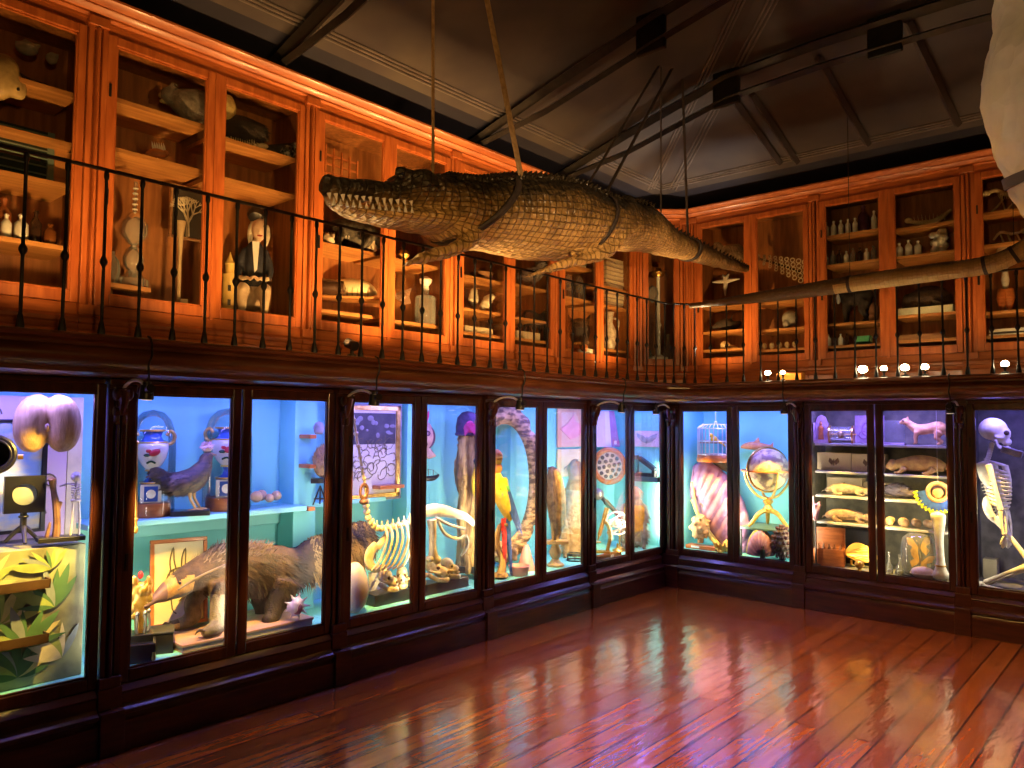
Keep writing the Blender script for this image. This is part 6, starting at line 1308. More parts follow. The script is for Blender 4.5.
t, w, h = I('clam_shell', 'pale pink clam shell lying at the front below the dome', 'shell', 'R', 909, 566, 934, 581, d=.05); t.location.z = CF; B().ell((0, 0, h*.42), (w*.5, w*.34, h*.42)).ell((w*.3, 0, h*.3), (w*.22, w*.2, h*.3)).obj('valve', M('pale_clam', (.75, .6, .58), (.6, .45, .45), rough=.4, scale=14, stretch=(3, 1, 1)), t, vox=.007); B().tor((0, 0, h*.36), w*.5, .004, rot=(pi/2, 0, 0), sz=.68).obj('lip', ivory, t)

# ---- cabinet 8: seated human skeleton
ho_ = P('R', 1000, 583, .22); ho_.z = CF
hs = T('human_skeleton', 'human skeleton kneeling in the right edge cabinet', 'skeleton', ho_)
def G(px, py, d=.22): return P('R', px, py, d)
g0 = mpp(G(1000, 480))
b = B(ho_); b.ell(G(992, 429), (13*g0, 10.5*g0, 11.5*g0)).ell(G(1001, 434), (8*g0, 8*g0, 8.5*g0)).ell(G(1006, 442), (4.5*g0, 5.5*g0, 4*g0)).ell(G(997, 440), (5*g0, 8*g0, 3*g0)); b.tube([G(1002, 438, .22-7.5*g0), G(994, 437, .22-9*g0)], 1.2*g0, n=6); b.obj('skull', ivory, hs, vox=.008)
b = B(ho_); b.tube([G(995, 440, .165), G(998, 447, .18), G(1007, 448, .205), G(1007, 448, .235), G(998, 447, .26), G(995, 440, .275)], [(1.5*g0, 2.6*g0)]*6, n=8, k=2); b.obj('jaw', ivory, hs)
b = B(ho_)
for s in (-1, 1): b.ell(G(1005.5, 433, .22+s*.04), (2.8*g0, 3*g0, 2.6*g0))
b.ell(G(1009, 438.5, .22), (1.2*g0, 1.6*g0, 2*g0)); b.obj('sockets', M('socket_shadow_bone', (1, 1, 1)), hs)
sp2 = cr([(*G(991, 444),), (*G(988, 456),), (*G(984, 470),), (*G(986, 490),), (*G(996, 508),), (*G(1000, 524),)], 6)
b = B(ho_)
for i, q in enumerate(sp2):
    b.ell(q, (2.6*g0, 2.6*g0, 1.9*g0), n=8, m=6)
    if i > 6: b.cyl(q, V(q)-V((.03, 0, .01)), .006, .003, n=6)
b.tube(sp2, 1.5*g0, n=6); b.obj('spine', ivory, hs)
for k in range(10):
    f = k/9; y0 = 464+37*f; xx = 986+3*f+6*max(0, f-.6); wd = (12+7*sin(pi*(f*.8+.15)))
    for s in (-1, 1):
        b = B(ho_); b.tube([G(xx, y0, .22), G(xx-3, y0+1, .22+s*.08), G(xx+4, y0+4, .22+s*.13), G(xx+wd*.8, y0+7, .22+s*.1), G(xx+wd+4, y0+6+3*(1-f), .22+s*.025)], [(1.0*g0, 1.5*g0)]*5, n=6, k=3); b.obj('rib', ivory, hs)
b = B(ho_); b.tube([G(1004, 466), G(1008, 480), G(1009, 496)], [(3*g0, 1.4*g0), (2.4*g0, 1.4*g0), (1.2*g0, 1*g0)], n=8, k=2)
for s in (-1, 1): b.tube([G(1004, 466, .22+s*.02), G(997, 464, .22+s*.1), G(989, 462, .22+s*.18)], 1.6*g0, n=7, k=2)
b.obj('breastbone', ivory, hs)
for s in (-1, 1):
    b = B(ho_); b.prism([(0, 0), (.06, .02), (.05, .12), (-.02, .1)], -.006, .006)
    b2 = B(ho_); b2.tube([G(983, 464, .22+s*.15), G(984, 478, .22+s*.13), G(988, 488, .22+s*.11)], [(7*g0, 1.5*g0), (5*g0, 1.3*g0), (1*g0, 1*g0)], n=8, k=2, up=(0, 1, 0)); b2.obj('shoulder_blade', ivory, hs)
    dd = .22+s*.19; e = 5 if s > 0 else 0
    b = B(ho_); b.tube([G(988+e, 465, dd), G(994+e, 486, dd), G(1000+e, 510, dd)], [3.6*g0, 1.9*g0, 3*g0], n=9, k=3); b.obj('upper_arm', ivory, hs)
    b = B(ho_); b.tube([G(1000+e, 511, dd), G(1001+e, 524, dd-.01), G(1003+e, 535, dd-.02)], [2.4*g0, 1.3*g0, 1.8*g0], n=8, k=2).tube([G(1002+e, 511, dd+.02), G(1005+e, 524, dd+.01), G(1005+e, 535, dd)], [1.8*g0, 1.1*g0, 1.6*g0], n=8, k=2); b.obj('forearm', ivory, hs)
    for j in range(5): 
        b = B(ho_); o_ = (j-2)*.014; l = (8, 11, 12, 11, 9)[j]; b.tube([G(1004+e, 536, dd+o_*.5), G(1003+e+(j-2)*.8, 536+l*.4, dd+o_), G(1003+e+(j-2)*1.2, 536+l*.75, dd+o_*1.2), G(1002+e+(j-2)*1.4, 537+l, dd+o_*1.3)], [1.1*g0, .9*g0, .9*g0, .6*g0], n=7, k=2); b.obj('finger', ivory, hs)
    b = B(ho_); b.tube([G(988, 500, .22+s*.05), G(986, 506, .22+s*.10), G(990, 516, .22+s*.12), G(998, 523, .22+s*.08)], [(3*g0, 6*g0), (4*g0, 9*g0), (4*g0, 7*g0), (3*g0, 3*g0)], n=10, k=3); b.obj('pelvis', ivory, hs, vox=.008)
    dl = .22+s*.12
    b = B(ho_); b.tube([G(994, 518, dl), G(1005, 532, dl-.01), G(1024, 556, dl-.03), G(1030, 563, dl-.03)], [4*g0, 2.4*g0, 2.6*g0, 4.4*g0], n=10, k=3); b.obj('thigh_bone', ivory, hs)
    b = B(ho_); b.tube([G(1028, 567, dl-.03), G(1008, 573, dl-.03), G(984, 583, dl-.03)], [3.8*g0, 1.9*g0, 2.6*g0], n=9, k=3).tube([G(1027, 570, dl), G(1005, 578, dl), G(985, 586, dl)], [1.8*g0, 1.1*g0, 1.6*g0], n=8, k=3); b.obj('shin_bone', ivory, hs)
    b = B(ho_); b.ell(G(981, 585, dl-.02), (4*g0, 3*g0, 3*g0))
    for j in range(5): b.tube([G(983, 586, dl-.02+(j-2)*.01), G(992, 588, dl-.02+(j-2)*.018), G(1002, 590, dl-.02+(j-2)*.024)], [1.5*g0, 1.1*g0, .8*g0], n=6, k=2)
    b.obj('foot', ivory, hs)
q = G(1012, 458, .1); t = T('stone_tablet', 'grey stone tablet fixed before the neck of the skeleton', 'tablet', q, .0)
B().box((0, 0, 0), (.14, .03, .05), rot=(0, .3, 0)).obj('slab', M('grey_stone', (1, 1, 1)), t, smooth=False, bev=.006); B().cyl((0, .015, 0), (0, .5-.02, 0), .006).obj('bracket', iron, t)
t, w, h = I('plinth_box', 'pale box standing in the lower left of the skeleton cabinet', 'box', 'R', 983, 546, 997, 566, d=.45, face='W'); t.location.z = CF; slab(t, 'box_body', M('buff_box', (.42, .36, .24), rough=.7), -w/2, w/2, 0, .1, 0, h)
# ================================================================ contents of the gallery cabinets
UF = ZG+.262                   # floor of the gallery cabinets
UCACHE = {}
def shelf_under(W, px, py, d):
    """nearest shelf level (or cabinet floor) to a photo point at depth d"""
    q = P(W, px, py, d); best = UF
    for o in bpy.data.objects:
        if o.name.startswith('shelf') and o.parent and o.parent.name.startswith('gallery_cabinet'):
            t = o.parent; xs = [v.co.x for v in o.data.vertices]; loc = t.location
            u = (q.y-loc.y) if W == 'L' else (q.x-loc.x)
            if (abs(t.rotation_euler.z) > .5) == (W == 'L') and min(xs)-.02 <= u <= max(xs)+.02:
                z = loc.z+max(v.co.z for v in o.data.vertices)
                if abs(z-q.z) < abs(best-q.z): best = z
    return best
def Q(name, label, cat, W, x0, y0, x1, y1, d=.52, face='C', group=None, snap=True):
    t, w, h = I(name, label, cat, W, x0, y0, x1, y1, d=d, face=face, group=group)
    if snap: t.location.z = shelf_under(W, (x0+x1)/2, y1, d)
    return t, w, h
def jar(label, W, x0, y0, x1, y1, mat, d=.5, group=None, stopper=True, shoulder=.62, z=None):
    t, w, h = Q('bottle', label, 'bottle', W, x0, y0, x1, y1, d=d, group=group)
    if z is not None: t.location.z = z
    r = w*.48; B().lathe([(r*.9, 0), (r, h*.04), (r, h*shoulder), (r*.5, h*(shoulder+.14)), (r*.36, h*(shoulder+.17)), (r*.36, h*.9), (r*.5, h*.93), (r*.5, h*.95)], n=14).obj('glass_body', mat, t)
    if stopper: B().lathe([(r*.34, h*.9), (r*.42, h*.97), (r*.3, h)], n=10).obj('stopper', mat, t)
    return t
def fx(name, label, cat, W, x0, y0, x1, y1, mat, build, d=.52, face='C', vox=0, group=None, snap=True, part='body', **k):
    t, w, h = Q(name, label, cat, W, x0, y0, x1, y1, d, face, group, snap); b = B(); build(b, w, h); o = b.obj(part, mat, t, vox=vox, **k); return t, w, h, o
milk = M('frosted_glass', (.85, .84, .76), (.66, .64, .57), rough=.2, scale=8, coat=.4)
darkg = M('dark_bottle', (.07, .035, .02), (.03, .015, .01), rough=.12, scale=8, coat=.5)
purpg = M('purple_bottle', (.14, .05, .10), (.07, .02, .05), rough=.12, scale=8, coat=.5)
# --- first cabinet
t, w, h, o = fx('spiny_fish', 'yellow bellied dried fish with long spines at the top left edge', 'fish', 'L', -22, 38, 21, 100, M('yellow_fish', (.55, .38, .14), (.3, .2, .08), rough=.5, scale=14, bump=.3), lambda b, w, h: b.tube([(-w*.5, 0, h*.5), (-w*.2, 0, h*.42), (w*.12, 0, h*.28), (w*.38, 0, h*.2), (w*.5, 0, h*.1)], [(.03, .06), (.06, .12), (.06, .10), (.035, .06), (.012, .02)], n=14, k=3), d=.44, snap=False)
b = B()
for k in range(6): b.cyl((-w*.3+w*.13*k, 0, h*.5-h*.03*k), (-w*.22+w*.15*k, 0, h*.98-h*.11*k), .007, .002, n=6)
b.obj('spines', ink, t); B().ell((w*.42, -.03, h*.2), .008).obj('eye', blackp, t); B().cyl((-w*.4, .02, h*.4), (-w*.4, .2, h*.4), .006).obj('wall_pin', iron, t)
for k, (x0, y0, x1, y1, lb) in enumerate(((11, 40, 42, 57, 'pale grey vertebra block on the dark top shelf, left of two'), (43, 52, 60, 66, 'smaller pale grey vertebra on the dark top shelf, right of two'))):
    fx('vertebra', lb, 'bone', 'L', x0, y0, x1, y1, M('grey_bone', (.42, .40, .34), (.25, .24, .2), rough=.7, scale=16), lambda b, w, h: (b.ell((0, 0, h*.5), (w*.4, w*.28, h*.42)), b.cyl((-w*.4, 0, h*.7), (w*.45, 0, h*.85), h*.12), b.cyl((-w*.1, 0, h*.5), (0, 0, h*1.0), h*.16)), vox=.01, d=.55, snap=False)
t, w, h = Q('slatted_case', 'case with dark green glass slats on the left gallery shelf', 'case', 'L', -20, 128, 49, 182, d=.5, face='W')
B().bx(-w/2, w/2, 0, .012, 0, h*.42).bx(-w/2, w/2, 0, .012, h*.58, h).obj('green_pane', M('green_black_glass', (.03, .06, .055), (.02, .04, .04), rough=.08, coat=.5), t, smooth=False)
b = B()
for k in range(7): b.bx(-w/2, w/2, -.008, .0, h*(.02+.15*k), h*(.02+.15*k)+.006)
b.bx(w/2-.01, w/2+.02, -.01, .1, 0, h); b.obj('slats', M('green_slat', (.2, .3, .26), rough=.4), t, smooth=False); slab(t, 'wooden_block', pineH, w/2+.02, w/2+.1, -.02, .08, 0, h*.7)
jar('reddish jar with black lid at the left edge of the gallery shelf', 'L', -6, 190, 12, 233, M('red_brown_jar', (.3, .09, .03), rough=.2, coat=.4), d=.5)
jar('small milky bottle in front of the reddish jar', 'L', 0, 206, 12, 231, milk, d=.45); jar('larger milky bottle right of the reddish jar', 'L', 13, 205, 29, 232, milk, d=.45)
jar('dark brown shouldered jar right of the milky bottles', 'L', 29, 200, 42, 234, darkg, d=.48); jar('small amber bottle at the right end of the jar row', 'L', 43, 214, 57, 236, amber, d=.45)
t, w, h, o = fx('lizard_mount', 'dim dried lizard on the second shelf of the top left cabinet', 'lizard', 'L', 18, 88, 58, 106, fur_d, lambda b, w, h: b.tube([(-w*.5, 0, h*.8), (-w*.2, 0, h*.4), (w*.2, 0, h*.3), (w*.5, 0, h*.1)], [.01, .025, .025, .006], n=8, k=3), d=.52)
# --- second cabinet
t, w, h, o = fx('stuffed_fox', 'stuffed grey animal with open yellow muzzle on the top shelf', 'fox', 'L', 160, 76, 208, 110, fur_g, lambda b, w, h: (b.tube([(-w*.22, 0, h*.55), (-w*.05, 0, h*.5), (w*.2, 0, h*.42), (w*.5, 0, h*.35)], [(.05, .06), (.07, .085), (.09, .11), (.08, .1)], n=14, k=3), b.ell((-w*.3, 0, h*.62), (.055, .05, .055)), b.cyl((-w*.26, -.03, h*.8), (-w*.25, -.04, h*1.02), .022, .004, n=7), b.cyl((-w*.26, .03, h*.8), (-w*.25, .04, h*1.02), .022, .004, n=7)), vox=.012, d=.52, snap=False)
t.location.z = shelf_under('L', 183, 112, .52)
B().tube([(-w*.34, 0, h*.62), (-w*.46, 0, h*.6), (-w*.52, 0, h*.58)], [.03, .02, .012], n=9).tube([(-w*.34, 0, h*.46), (-w*.44, 0, h*.44), (-w*.5, 0, h*.43)], [.02, .014, .008], n=8).obj('yellow_muzzle', M('pale_yellow_muzzle', (.62, .48, .2), rough=.6), t)
hairs('fur', fur_g, t, o, 900, .03, .003, lambda q: (1, 0, -.4), jit=.3, up=.3)
for s in (-1, 1): B().cyl((w*.1, s*.05, h*.3), (w*.1, s*.05, 0), .022, .016).obj('leg', fur_g, t)
t, w, h, o = fx('stuffed_bird', 'small orange stuffed bird with raised crest on the second shelf', 'bird', 'L', 144, 122, 168, 147, M('orange_bird', (.62, .22, .05), (.35, .12, .04), rough=.6, scale=24), lambda b, w, h: (b.tube([(w*.4, 0, h*.45), (w*.1, 0, h*.42), (-w*.2, 0, h*.36), (-w*.45, 0, h*.2)], [.016, .03, .026, .008], n=10, k=3), b.ell((w*.4, 0, h*.48), .018), b.cyl((w*.48, 0, h*.47), (w*.62, 0, h*.45), .007, .001)), d=.5)
b = B()
for k in range(6): b.blade((-w*.1+.012*k, 0, h*.55), (-.01, 0, .05), .006, (0, 1, 0))
b.cyl((w*.02, .01, h*.35), (w*.02, .01, 0), .003).cyl((w*.08, -.01, h*.35), (w*.08, -.01, 0), .003); b.obj('crest_and_legs', ivory, t)
t, w, h = Q('glass_retort', 'tall glass retort of two bulbs one above the other', 'retort', 'L', 116, 178, 149, 285, d=.50)
B().lathe([(w*.06, h*1.0), (w*.045, h*.9), (w*.06, h*.82), (w*.05, h*.72), (w*.2, h*.70), (w*.42, h*.60), (w*.42, h*.50), (w*.2, h*.42), (w*.08, h*.40), (w*.24, h*.36), (w*.34, h*.28), (w*.28, h*.2), (w*.16, h*.16), (w*.5, h*.08), (w*.52, 0)], n=24).obj('double_bulb', ware, t)
b = B()
for k in range(5): b.tor((0, 0, h*(.74+.05*k)), w*.07, .004, rot=(pi/2, 0, 0), n=14, m=5)
b.obj('glass_rings', milk, t)
t, w, h = Q('glass_globe', 'round glass globe half hidden by the door frame left of the retort', 'glass globe', 'L', 103, 225, 121, 262, d=.5); B().lathe([(0, h*.02), (w*.35, h*.15), (w*.5, h*.45), (w*.42, h*.75), (w*.14, h*.9), (w*.14, h)], n=22).obj('globe_body', ware, t); zz = t.location.z
t.location.z = UF; B().lathe([(w*.4, 0), (w*.3, .02), (w*.1, .05), (w*.1, .09)], n=16).obj('stand', wood, t); t.children[0].location.z = .08
t, w, h = framed('framed_coral', 'dark framed panel of pale branching coral in the gallery cabinet', 'L', 169, 187, 204, 240, .62, 'W', wood, M('dark_panel', (.05, .04, .03), rough=.7), fw_=.015)
b = B()
def br_(x, z, a, l, r, n):
    x2, z2 = x+l*cos(a), z+l*sin(a); b.tube([(x, -.012, z), (x2, -.012, z2)], [r, r*.7], n=5)
    if n: 
        for da in (-.5, .1, .55): br_(x2, z2, a+da+rs.uniform(-.2, .2), l*.72, r*.65, n-1)
br_(0, h*.06, pi/2, h*.26, .012, 4); b.obj('coral_branches', M('cream_coral', (.68, .6, .42), rough=.7), t)
t, w, h = Q('coral_column', 'tall pale column standing before the framed coral', 'column', 'L', 173, 210, 184, 300, d=.5); B().lathe([(w*.5, 0), (w*.5, .015), (w*.2, .03), (w*.18, h*.6), (w*.3, h*.85), (w*.5, h)], n=14).obj('shaft', M('tan_column', (.5, .36, .2), rough=.6), t)
t, w, h = Q('model_car', 'tiny pale model on the floor of the gallery cabinet', 'model', 'L', 175, 292, 192, 303, d=.45); t.location.z = UF; b = B().bx(-w*.5, w*.5, -.02, .02, h*.25, h*.6).bx(-w*.2, w*.25, -.018, .018, h*.6, h); b.obj('model_body', M('cream_box', (1, 1, 1)), t, smooth=False, bev=.003); b = B()
for x in (-w*.3, w*.3): b.cyl((x, -.024, h*.2), (x, .024, h*.2), h*.2)
b.obj('wheels', blackp, t)
# --- third door: furry beast, doll, lantern
t, w, h, o = fx('stuffed_badger', 'dark furry animal with yellow head hanging down on the top shelf', 'badger', 'L', 221, 92, 266, 135, fur_d, lambda b, w, h: (b.tube([(-w*.42, 0, h*.4), (-w*.2, 0, h*.3), (w*.1, 0, h*.25), (w*.45, 0, h*.3)], [(.05, .07), (.07, .09), (.08, .09), (.05, .05)], n=14, k=3), b.tube([(w*.4, 0, h*.3), (w*.5, 0, h*.4)], [.04, .015])), vox=.012, d=.52, snap=False)
t.location.z = shelf_under('L', 243, 137, .52)
B().tube([(-w*.44, -.01, h*.95), (-w*.38, -.02, h*.7), (-w*.33, -.03, h*.4)], [(.05, .05), (.06, .06), (.03, .03)], n=12, k=3).obj('yellow_head', M('straw_fur', (.62, .46, .16), (.4, .28, .1), rough=.8, scale=30, bump=.4), t, vox=.012)
hairs('fur', fur_d, t, o, 900, .04, .003, lambda q: (1, 0, -.6), jit=.3, up=.3)
fx('stuffed_bird', 'speckled dark bird at the right end of the top shelf', 'bird', 'L', 277, 133, 298, 153, M('speckled', (.4, .36, .3), (.04, .035, .03), rough=.6, scale=40, lo=.48, hi=.52), lambda b, w, h: (b.tube([(-w*.4, 0, h*.3), (0, 0, h*.42), (w*.3, 0, h*.6)], [.015, .05, .03], n=12, k=3), b.ell((w*.34, 0, h*.75), .03), b.cyl((w*.45, 0, h*.75), (w*.65, 0, h*.7), .01, .001), b.cyl((0, 0, h*.3), (0, 0, 0), .008)), d=.48)
t, w, h, o = fx('lizard_skeleton', 'pale ribbed lizard skeleton on the second shelf', 'skeleton', 'L', 222, 150, 264, 168, bone, lambda b, w, h: (b.tube([(-w*.5, 0, h*.5), (-w*.2, 0, h*.45), (w*.2, 0, h*.35), (w*.42, 0, h*.3)], [.006, .012, .012, .012], n=7, k=3), b.ell((w*.46, 0, h*.28), (.035, .02, .018)), [b.tor((-w*.3+w*.055*k, 0, h*.34), .03, .003, rot=(0, 0, pi/2), n=12, m=5) for k in range(11)], [b.tube([(x, 0, h*.3), (x+.01, s*.05, h*.15), (x-.01, s*.06, 0)], .005, n=5) for x in (-w*.2, w*.25) for s in (-1, 1)]), d=.5)
fx('dried_reptile', 'dark dried reptile at the right of the second shelf', 'reptile', 'L', 240, 152, 297, 178, fur_d, lambda b, w, h: (b.tube([(-w*.5, 0, h*.15), (-w*.1, 0, h*.3), (w*.25, 0, h*.45), (w*.45, 0, h*.7)], [.012, .04, .045, .02], n=10, k=3), [b.tube([(x, 0, h*.3), (x, s*.06, h*.2), (x+.02, s*.07, 0)], .012, n=6) for x in (-w*.1, w*.2) for s in (-1, 1)]), d=.56, vox=.01)
t, w, h = Q('toy_lighthouse', 'small yellow lighthouse model standing left of the seated doll', 'lighthouse', 'L', 221, 252, 237, 304, d=.48); t.location.z = UF; h = P('L', 229, 252, .48).z-UF
B().lathe([(w*.48, 0), (w*.42, h*.6), (w*.46, h*.62), (w*.46, h*.65), (w*.28, h*.66), (w*.28, h*.8), (w*.34, h*.81), (w*.1, h*.93), (w*.03, h)], n=16).obj('tower', M('yellow_tower', (.62, .42, .12), (.5, .32, .08), rough=.6, scale=12), t)
b = B()
for z in (.2, .42): b.box((0, -w*.44, h*z), (w*.2, .02, h*.09))
b.obj('window_openings', blackp, t, smooth=False)
# seated doll
t, w, h = Q('seated_doll', 'old seated doll with white hair, red mouth and dark coat', 'doll', 'L', 240, 206, 286, 316, d=.46); t.location.z = UF; h = P('L', 263, 208, .46).z-UF
skin = M('doll_skin', (.66, .48, .34), (.58, .4, .28), rough=.5, scale=12)
b = B(); b.tube([(0, 0, h*.12), (0, .01, h*.3), (0, 0, h*.5), (0, -.005, h*.66), (0, -.005, h*.72)], [w*.26, w*.26, w*.25, w*.2, w*.09], n=14, k=3).ell((w*.08, -.015, h*.83), (w*.17, w*.17, h*.11)).ell((w*.1, -w*.19, h*.81), (w*.04, w*.05, h*.025))
for s in (-1, 1):
    b.tube([(s*w*.2, 0, h*.64), (s*w*.34, -.02, h*.5), (s*w*.32, -.07, h*.37), (s*w*.14, -.13, h*.36)], [w*.1, w*.085, w*.07, w*.05], n=9, k=3)
    for f in range(5): b.tube([(s*w*(.12-.02*f), -.135, h*.355+(f-2)*.006), (s*w*(.06-.02*f), -.16, h*.345+(f-2)*.008)], [.009, .006], n=5)
    b.tube([(s*w*.12, -.02, h*.2), (s*w*.24, -.15, h*.26), (s*w*.24, -.17, h*.12), (s*w*.24, -.16, .02), (s*w*.25, -.22, .016)], [w*.16, w*.14, w*.11, w*.08, w*.06], n=10, k=3)
def dp(c, n):
    if c.z > h*.71 or (c.y < -.125 and h*.3 < c.z < h*.4 and abs(c.x) < w*.15): return 0
    if c.z > h*.30 and not (c.y < -.09): return 1
    return 2
b.obj('body', [skin, M('navy_coat', (.025, .028, .045), rough=.8, scale=30), M('pale_breeches', (.55, .42, .28), (.42, .3, .2), rough=.8, scale=20)], t, vox=.009, pick=dp)
b = B(); b.ell((w*.06, .02, h*.88), (w*.19, w*.18, h*.09)); [b.tube([(w*.08+s*w*.16, .0, h*.87), (w*.08+s*w*.19, -.01, h*.78), (w*.06+s*w*.17, .0, h*.68)], [.02, .022, .01], n=8, k=2) for s in (-1, 1)]; b.obj('white_hair', M('white_hair', (.72, .66, .52), (.5, .45, .34), rough=.8, scale=30, bump=.4), t, vox=.008)
b = B(); [b.ell((w*.1+s*w*.07, -w*.165, h*.85), (.009, .006, .007)) for s in (-1, 1)]; b.obj('eyes', blackp, t)
B().ell((w*.1, -w*.17, h*.765), (.018, .008, .006)).obj('mouth', M('red_mouth', (.45, .06, .04), rough=.5), t)
B().prism([(-w*.06, h*.70), (w*.1, h*.70), (w*.06, h*.45), (0, h*.42)], -w*.27, -w*.22).obj('shirt_front', white, t, smooth=False)
B().tube([(w*.0, -w*.1, h*.93), (0, 0, h*.97), (w*.0, w*.1, h*.95)], [w*.16, w*.2, w*.14], n=10, k=2).obj('black_cap', blackp, t)
# --- behind the crocodile
t, w, h = Q('lattice_rack', 'wooden lattice rack behind the crocodile snout', 'rack', 'L', 318, 146, 358, 176, d=.6, face='W', snap=False)
b = B()
for k in range(6): b.bx(-w*.5+w*.2*k-.006, -w*.5+w*.2*k+.006, 0, .012, 0, h*(1-.06*k))
for z in (0, .3, .6): b.bx(-w*.5, w*.5, .012, .024, h*z, h*z+.012)
b.obj('lattice', redwood, t, smooth=False)
t, w, h, o = fx('scaly_reptile', 'dark scaly reptile with pale teeth on the shelf below the crocodile jaw', 'reptile', 'L', 320, 212, 388, 262, M('dark_scaly', (.14, .12, .09), (.04, .035, .03), rough=.5, scale=38, bump=.8), lambda b, w, h: (b.tube([(-w*.5, 0, h*.32), (-w*.2, 0, h*.38), (w*.12, 0, h*.36), (w*.36, 0, h*.25), (w*.5, 0, h*.1)], [(.05, .06), (.085, .10), (.09, .1), (.05, .06), (.015, .02)], n=14, k=3), [b.tube([(x, s*.05, h*.3), (x, s*.12, h*.2), (x-.03, s*.13, .01)], [.03, .025, .018], n=8, k=2) for x in (-w*.2, w*.2) for s in (-1, 1)]), vox=.012, d=.52)
b = B()
for k in range(10): b.cyl((-w*.46+.02*k, -.075, h*.32), (-w*.46+.02*k, -.085, h*.2), .007, .001, n=5)
b.obj('teeth', ivory, t)
for (x0, y0, x1, y1, lb) in ((322, 215, 336, 226, 'pale grey lump of coral at the left of the reptile shelf'), (364, 224, 378, 250, 'pale branching coral at the right of the reptile shelf')):
    fx('coral_lump', lb, 'coral', 'L', x0, y0, x1, y1, coralm, lambda b, w, h: [b.ell((w*.25*cos(k*2.4), .02*sin(k*1.7), h*(.2+.08*k)), (w*.25, .03, h*.16), n=8, m=6) for k in range(9)], vox=.01, d=.44)
t, w, h, o = fx('carved_tusk_shell', 'cream spiral carved shell lying on a board in the gallery cabinet', 'shell', 'L', 341, 279, 381, 300, M('cream_swirl', (.72, .6, .38), (.55, .42, .24), rough=.5, scale=8), lambda b, w, h: b.tube([(-w*.5, 0, h*.5), (-w*.1, 0, h*.5), (w*.3, 0, h*.4), (w*.5, 0, h*.25)], [h*.36, h*.46, h*.36, h*.12], n=14, k=3), d=.5, snap=False)
b = B()
for k in range(6): b.tor((-w*.35+w*.13*k, 0, h*.48-.004*k), h*.42*(1-.06*abs(k-2)), .006, rot=(0, .3, pi/2), n=20, m=5)
b.obj('carved_rings', M('brown_line', (.4, .26, .12), rough=.6), t)
zsh = P('L', 350, 297, .5).z
o = B().bx(-.24, .22, -.1, .1, -.016, 0).obj('board', pineH, t, smooth=False)
t, w, h, o = fx('dark_tusk', 'blunt dark tusk left of the carved shell', 'tusk', 'L', 316, 278, 343, 296, darkg, lambda b, w, h: b.tube([(-w*.5, 0, h*.55), (0, 0, h*.5), (w*.5, 0, h*.45)], [h*.42, h*.46, h*.4], n=14, k=2), d=.5, snap=False)
fx('dried_fish', 'dark triangular dried fish left of the glass decanter', 'fish', 'L', 392, 288, 412, 305, brownshell, lambda b, w, h: b.prism([(-w*.5, h*.5), (-w*.1, h*.75), (w*.5, h), (w*.35, h*.5), (w*.45, h*.1), (w*.1, h*.0), (-w*.15, h*.25)], -.015, .015).ell((0, 0, h*.5), (w*.3, .03, h*.25)), d=.5, snap=False)
t, w, h = Q('glass_decanter', 'clear square shouldered glass decanter with white stopper', 'decanter', 'L', 414, 278, 436, 326, d=.45); B().lathe([(w*.46, 0), (w*.48, h*.02), (w*.48, h*.52), (w*.44, h*.58), (w*.18, h*.62), (w*.16, h*.72), (w*.24, h*.74)], n=20).obj('glass_body', ware, t); B().lathe([(w*.16, h*.72), (w*.15, h*.8), (w*.26, h*.86), (w*.3, h*.93), (w*.1, h)], n=14).obj('stopper', white, t)
fx('gilt_ornament', 'small golden ornament on the shelf behind the crocodile throat', 'ornament', 'L', 396, 240, 410, 256, gold, lambda b, w, h: b.lathe([(w*.4, 0), (w*.3, h*.1), (w*.5, h*.35), (w*.3, h*.6), (w*.1, h*.7), (w*.16, h*.85), (0, h)], n=14), d=.46)
# --- fourth cabinet
t, w, h, o = fx('shell_cluster', 'cluster of pale yellow shells and coral on the second shelf behind the railing', 'shells', 'L', 463, 285, 493, 309, M('cream_coral', (1, 1, 1)), lambda b, w, h: [b.ell((w*.34*cos(k*2.1)*(.5+.05*k), .02*sin(k*1.3), h*(.25+.04*(k % 9)+.25*abs(sin(k)))), (w*rs.uniform(.08, .16), .03, h*rs.uniform(.1, .22)), n=9, m=7) for k in range(16)], vox=.009, it=1, d=.5)
fx('china_plate', 'shallow dish with dark rim on the top visible shelf', 'plate', 'L', 470, 262, 494, 274, M('brown_glaze', (.34, .18, .08), (.2, .1, .05), rough=.25), lambda b, w, h: b.lathe([(w*.2, 0), (w*.45, h*.5), (w*.5, h*.62), (w*.42, h*.55), (0, h*.2)], n=24), d=.48)
fx('stone_slab', 'long pale stone slab on the lowest visible shelf', 'slab', 'L', 461, 325, 489, 332, M('pale_slab', (.68, .56, .36), rough=.6, scale=8), lambda b, w, h: b.bx(-w*.5, w*.5, -.05, .05, 0, h), d=.5, face='W', smooth=False)
fx('stone_slab', 'second pale slab right of the door stile on the lowest visible shelf', 'slab', 'L', 513, 329, 536, 337, M('pale_slab', (1, 1, 1)), lambda b, w, h: b.bx(-w*.5, w*.5, -.05, .05, 0, h), d=.5, face='W', smooth=False)
t, w, h, o = fx('stuffed_bird', 'ruffled dark bird behind the hind foot of the crocodile', 'bird', 'L', 518, 256, 548, 284, fur_d, lambda b, w, h: (b.tube([(-w*.4, 0, h*.35), (0, 0, h*.4), (w*.3, 0, h*.6)], [.02, .07, .04], n=12, k=3), b.ell((w*.34, 0, h*.8), .04), b.cyl((0, 0, h*.3), (0, 0, 0), .012)), d=.5, vox=.01); hairs('feathers', fur_g, t, o, 500, .05, .006, lambda q: (-1, 0, -.3), jit=.4, up=.4)
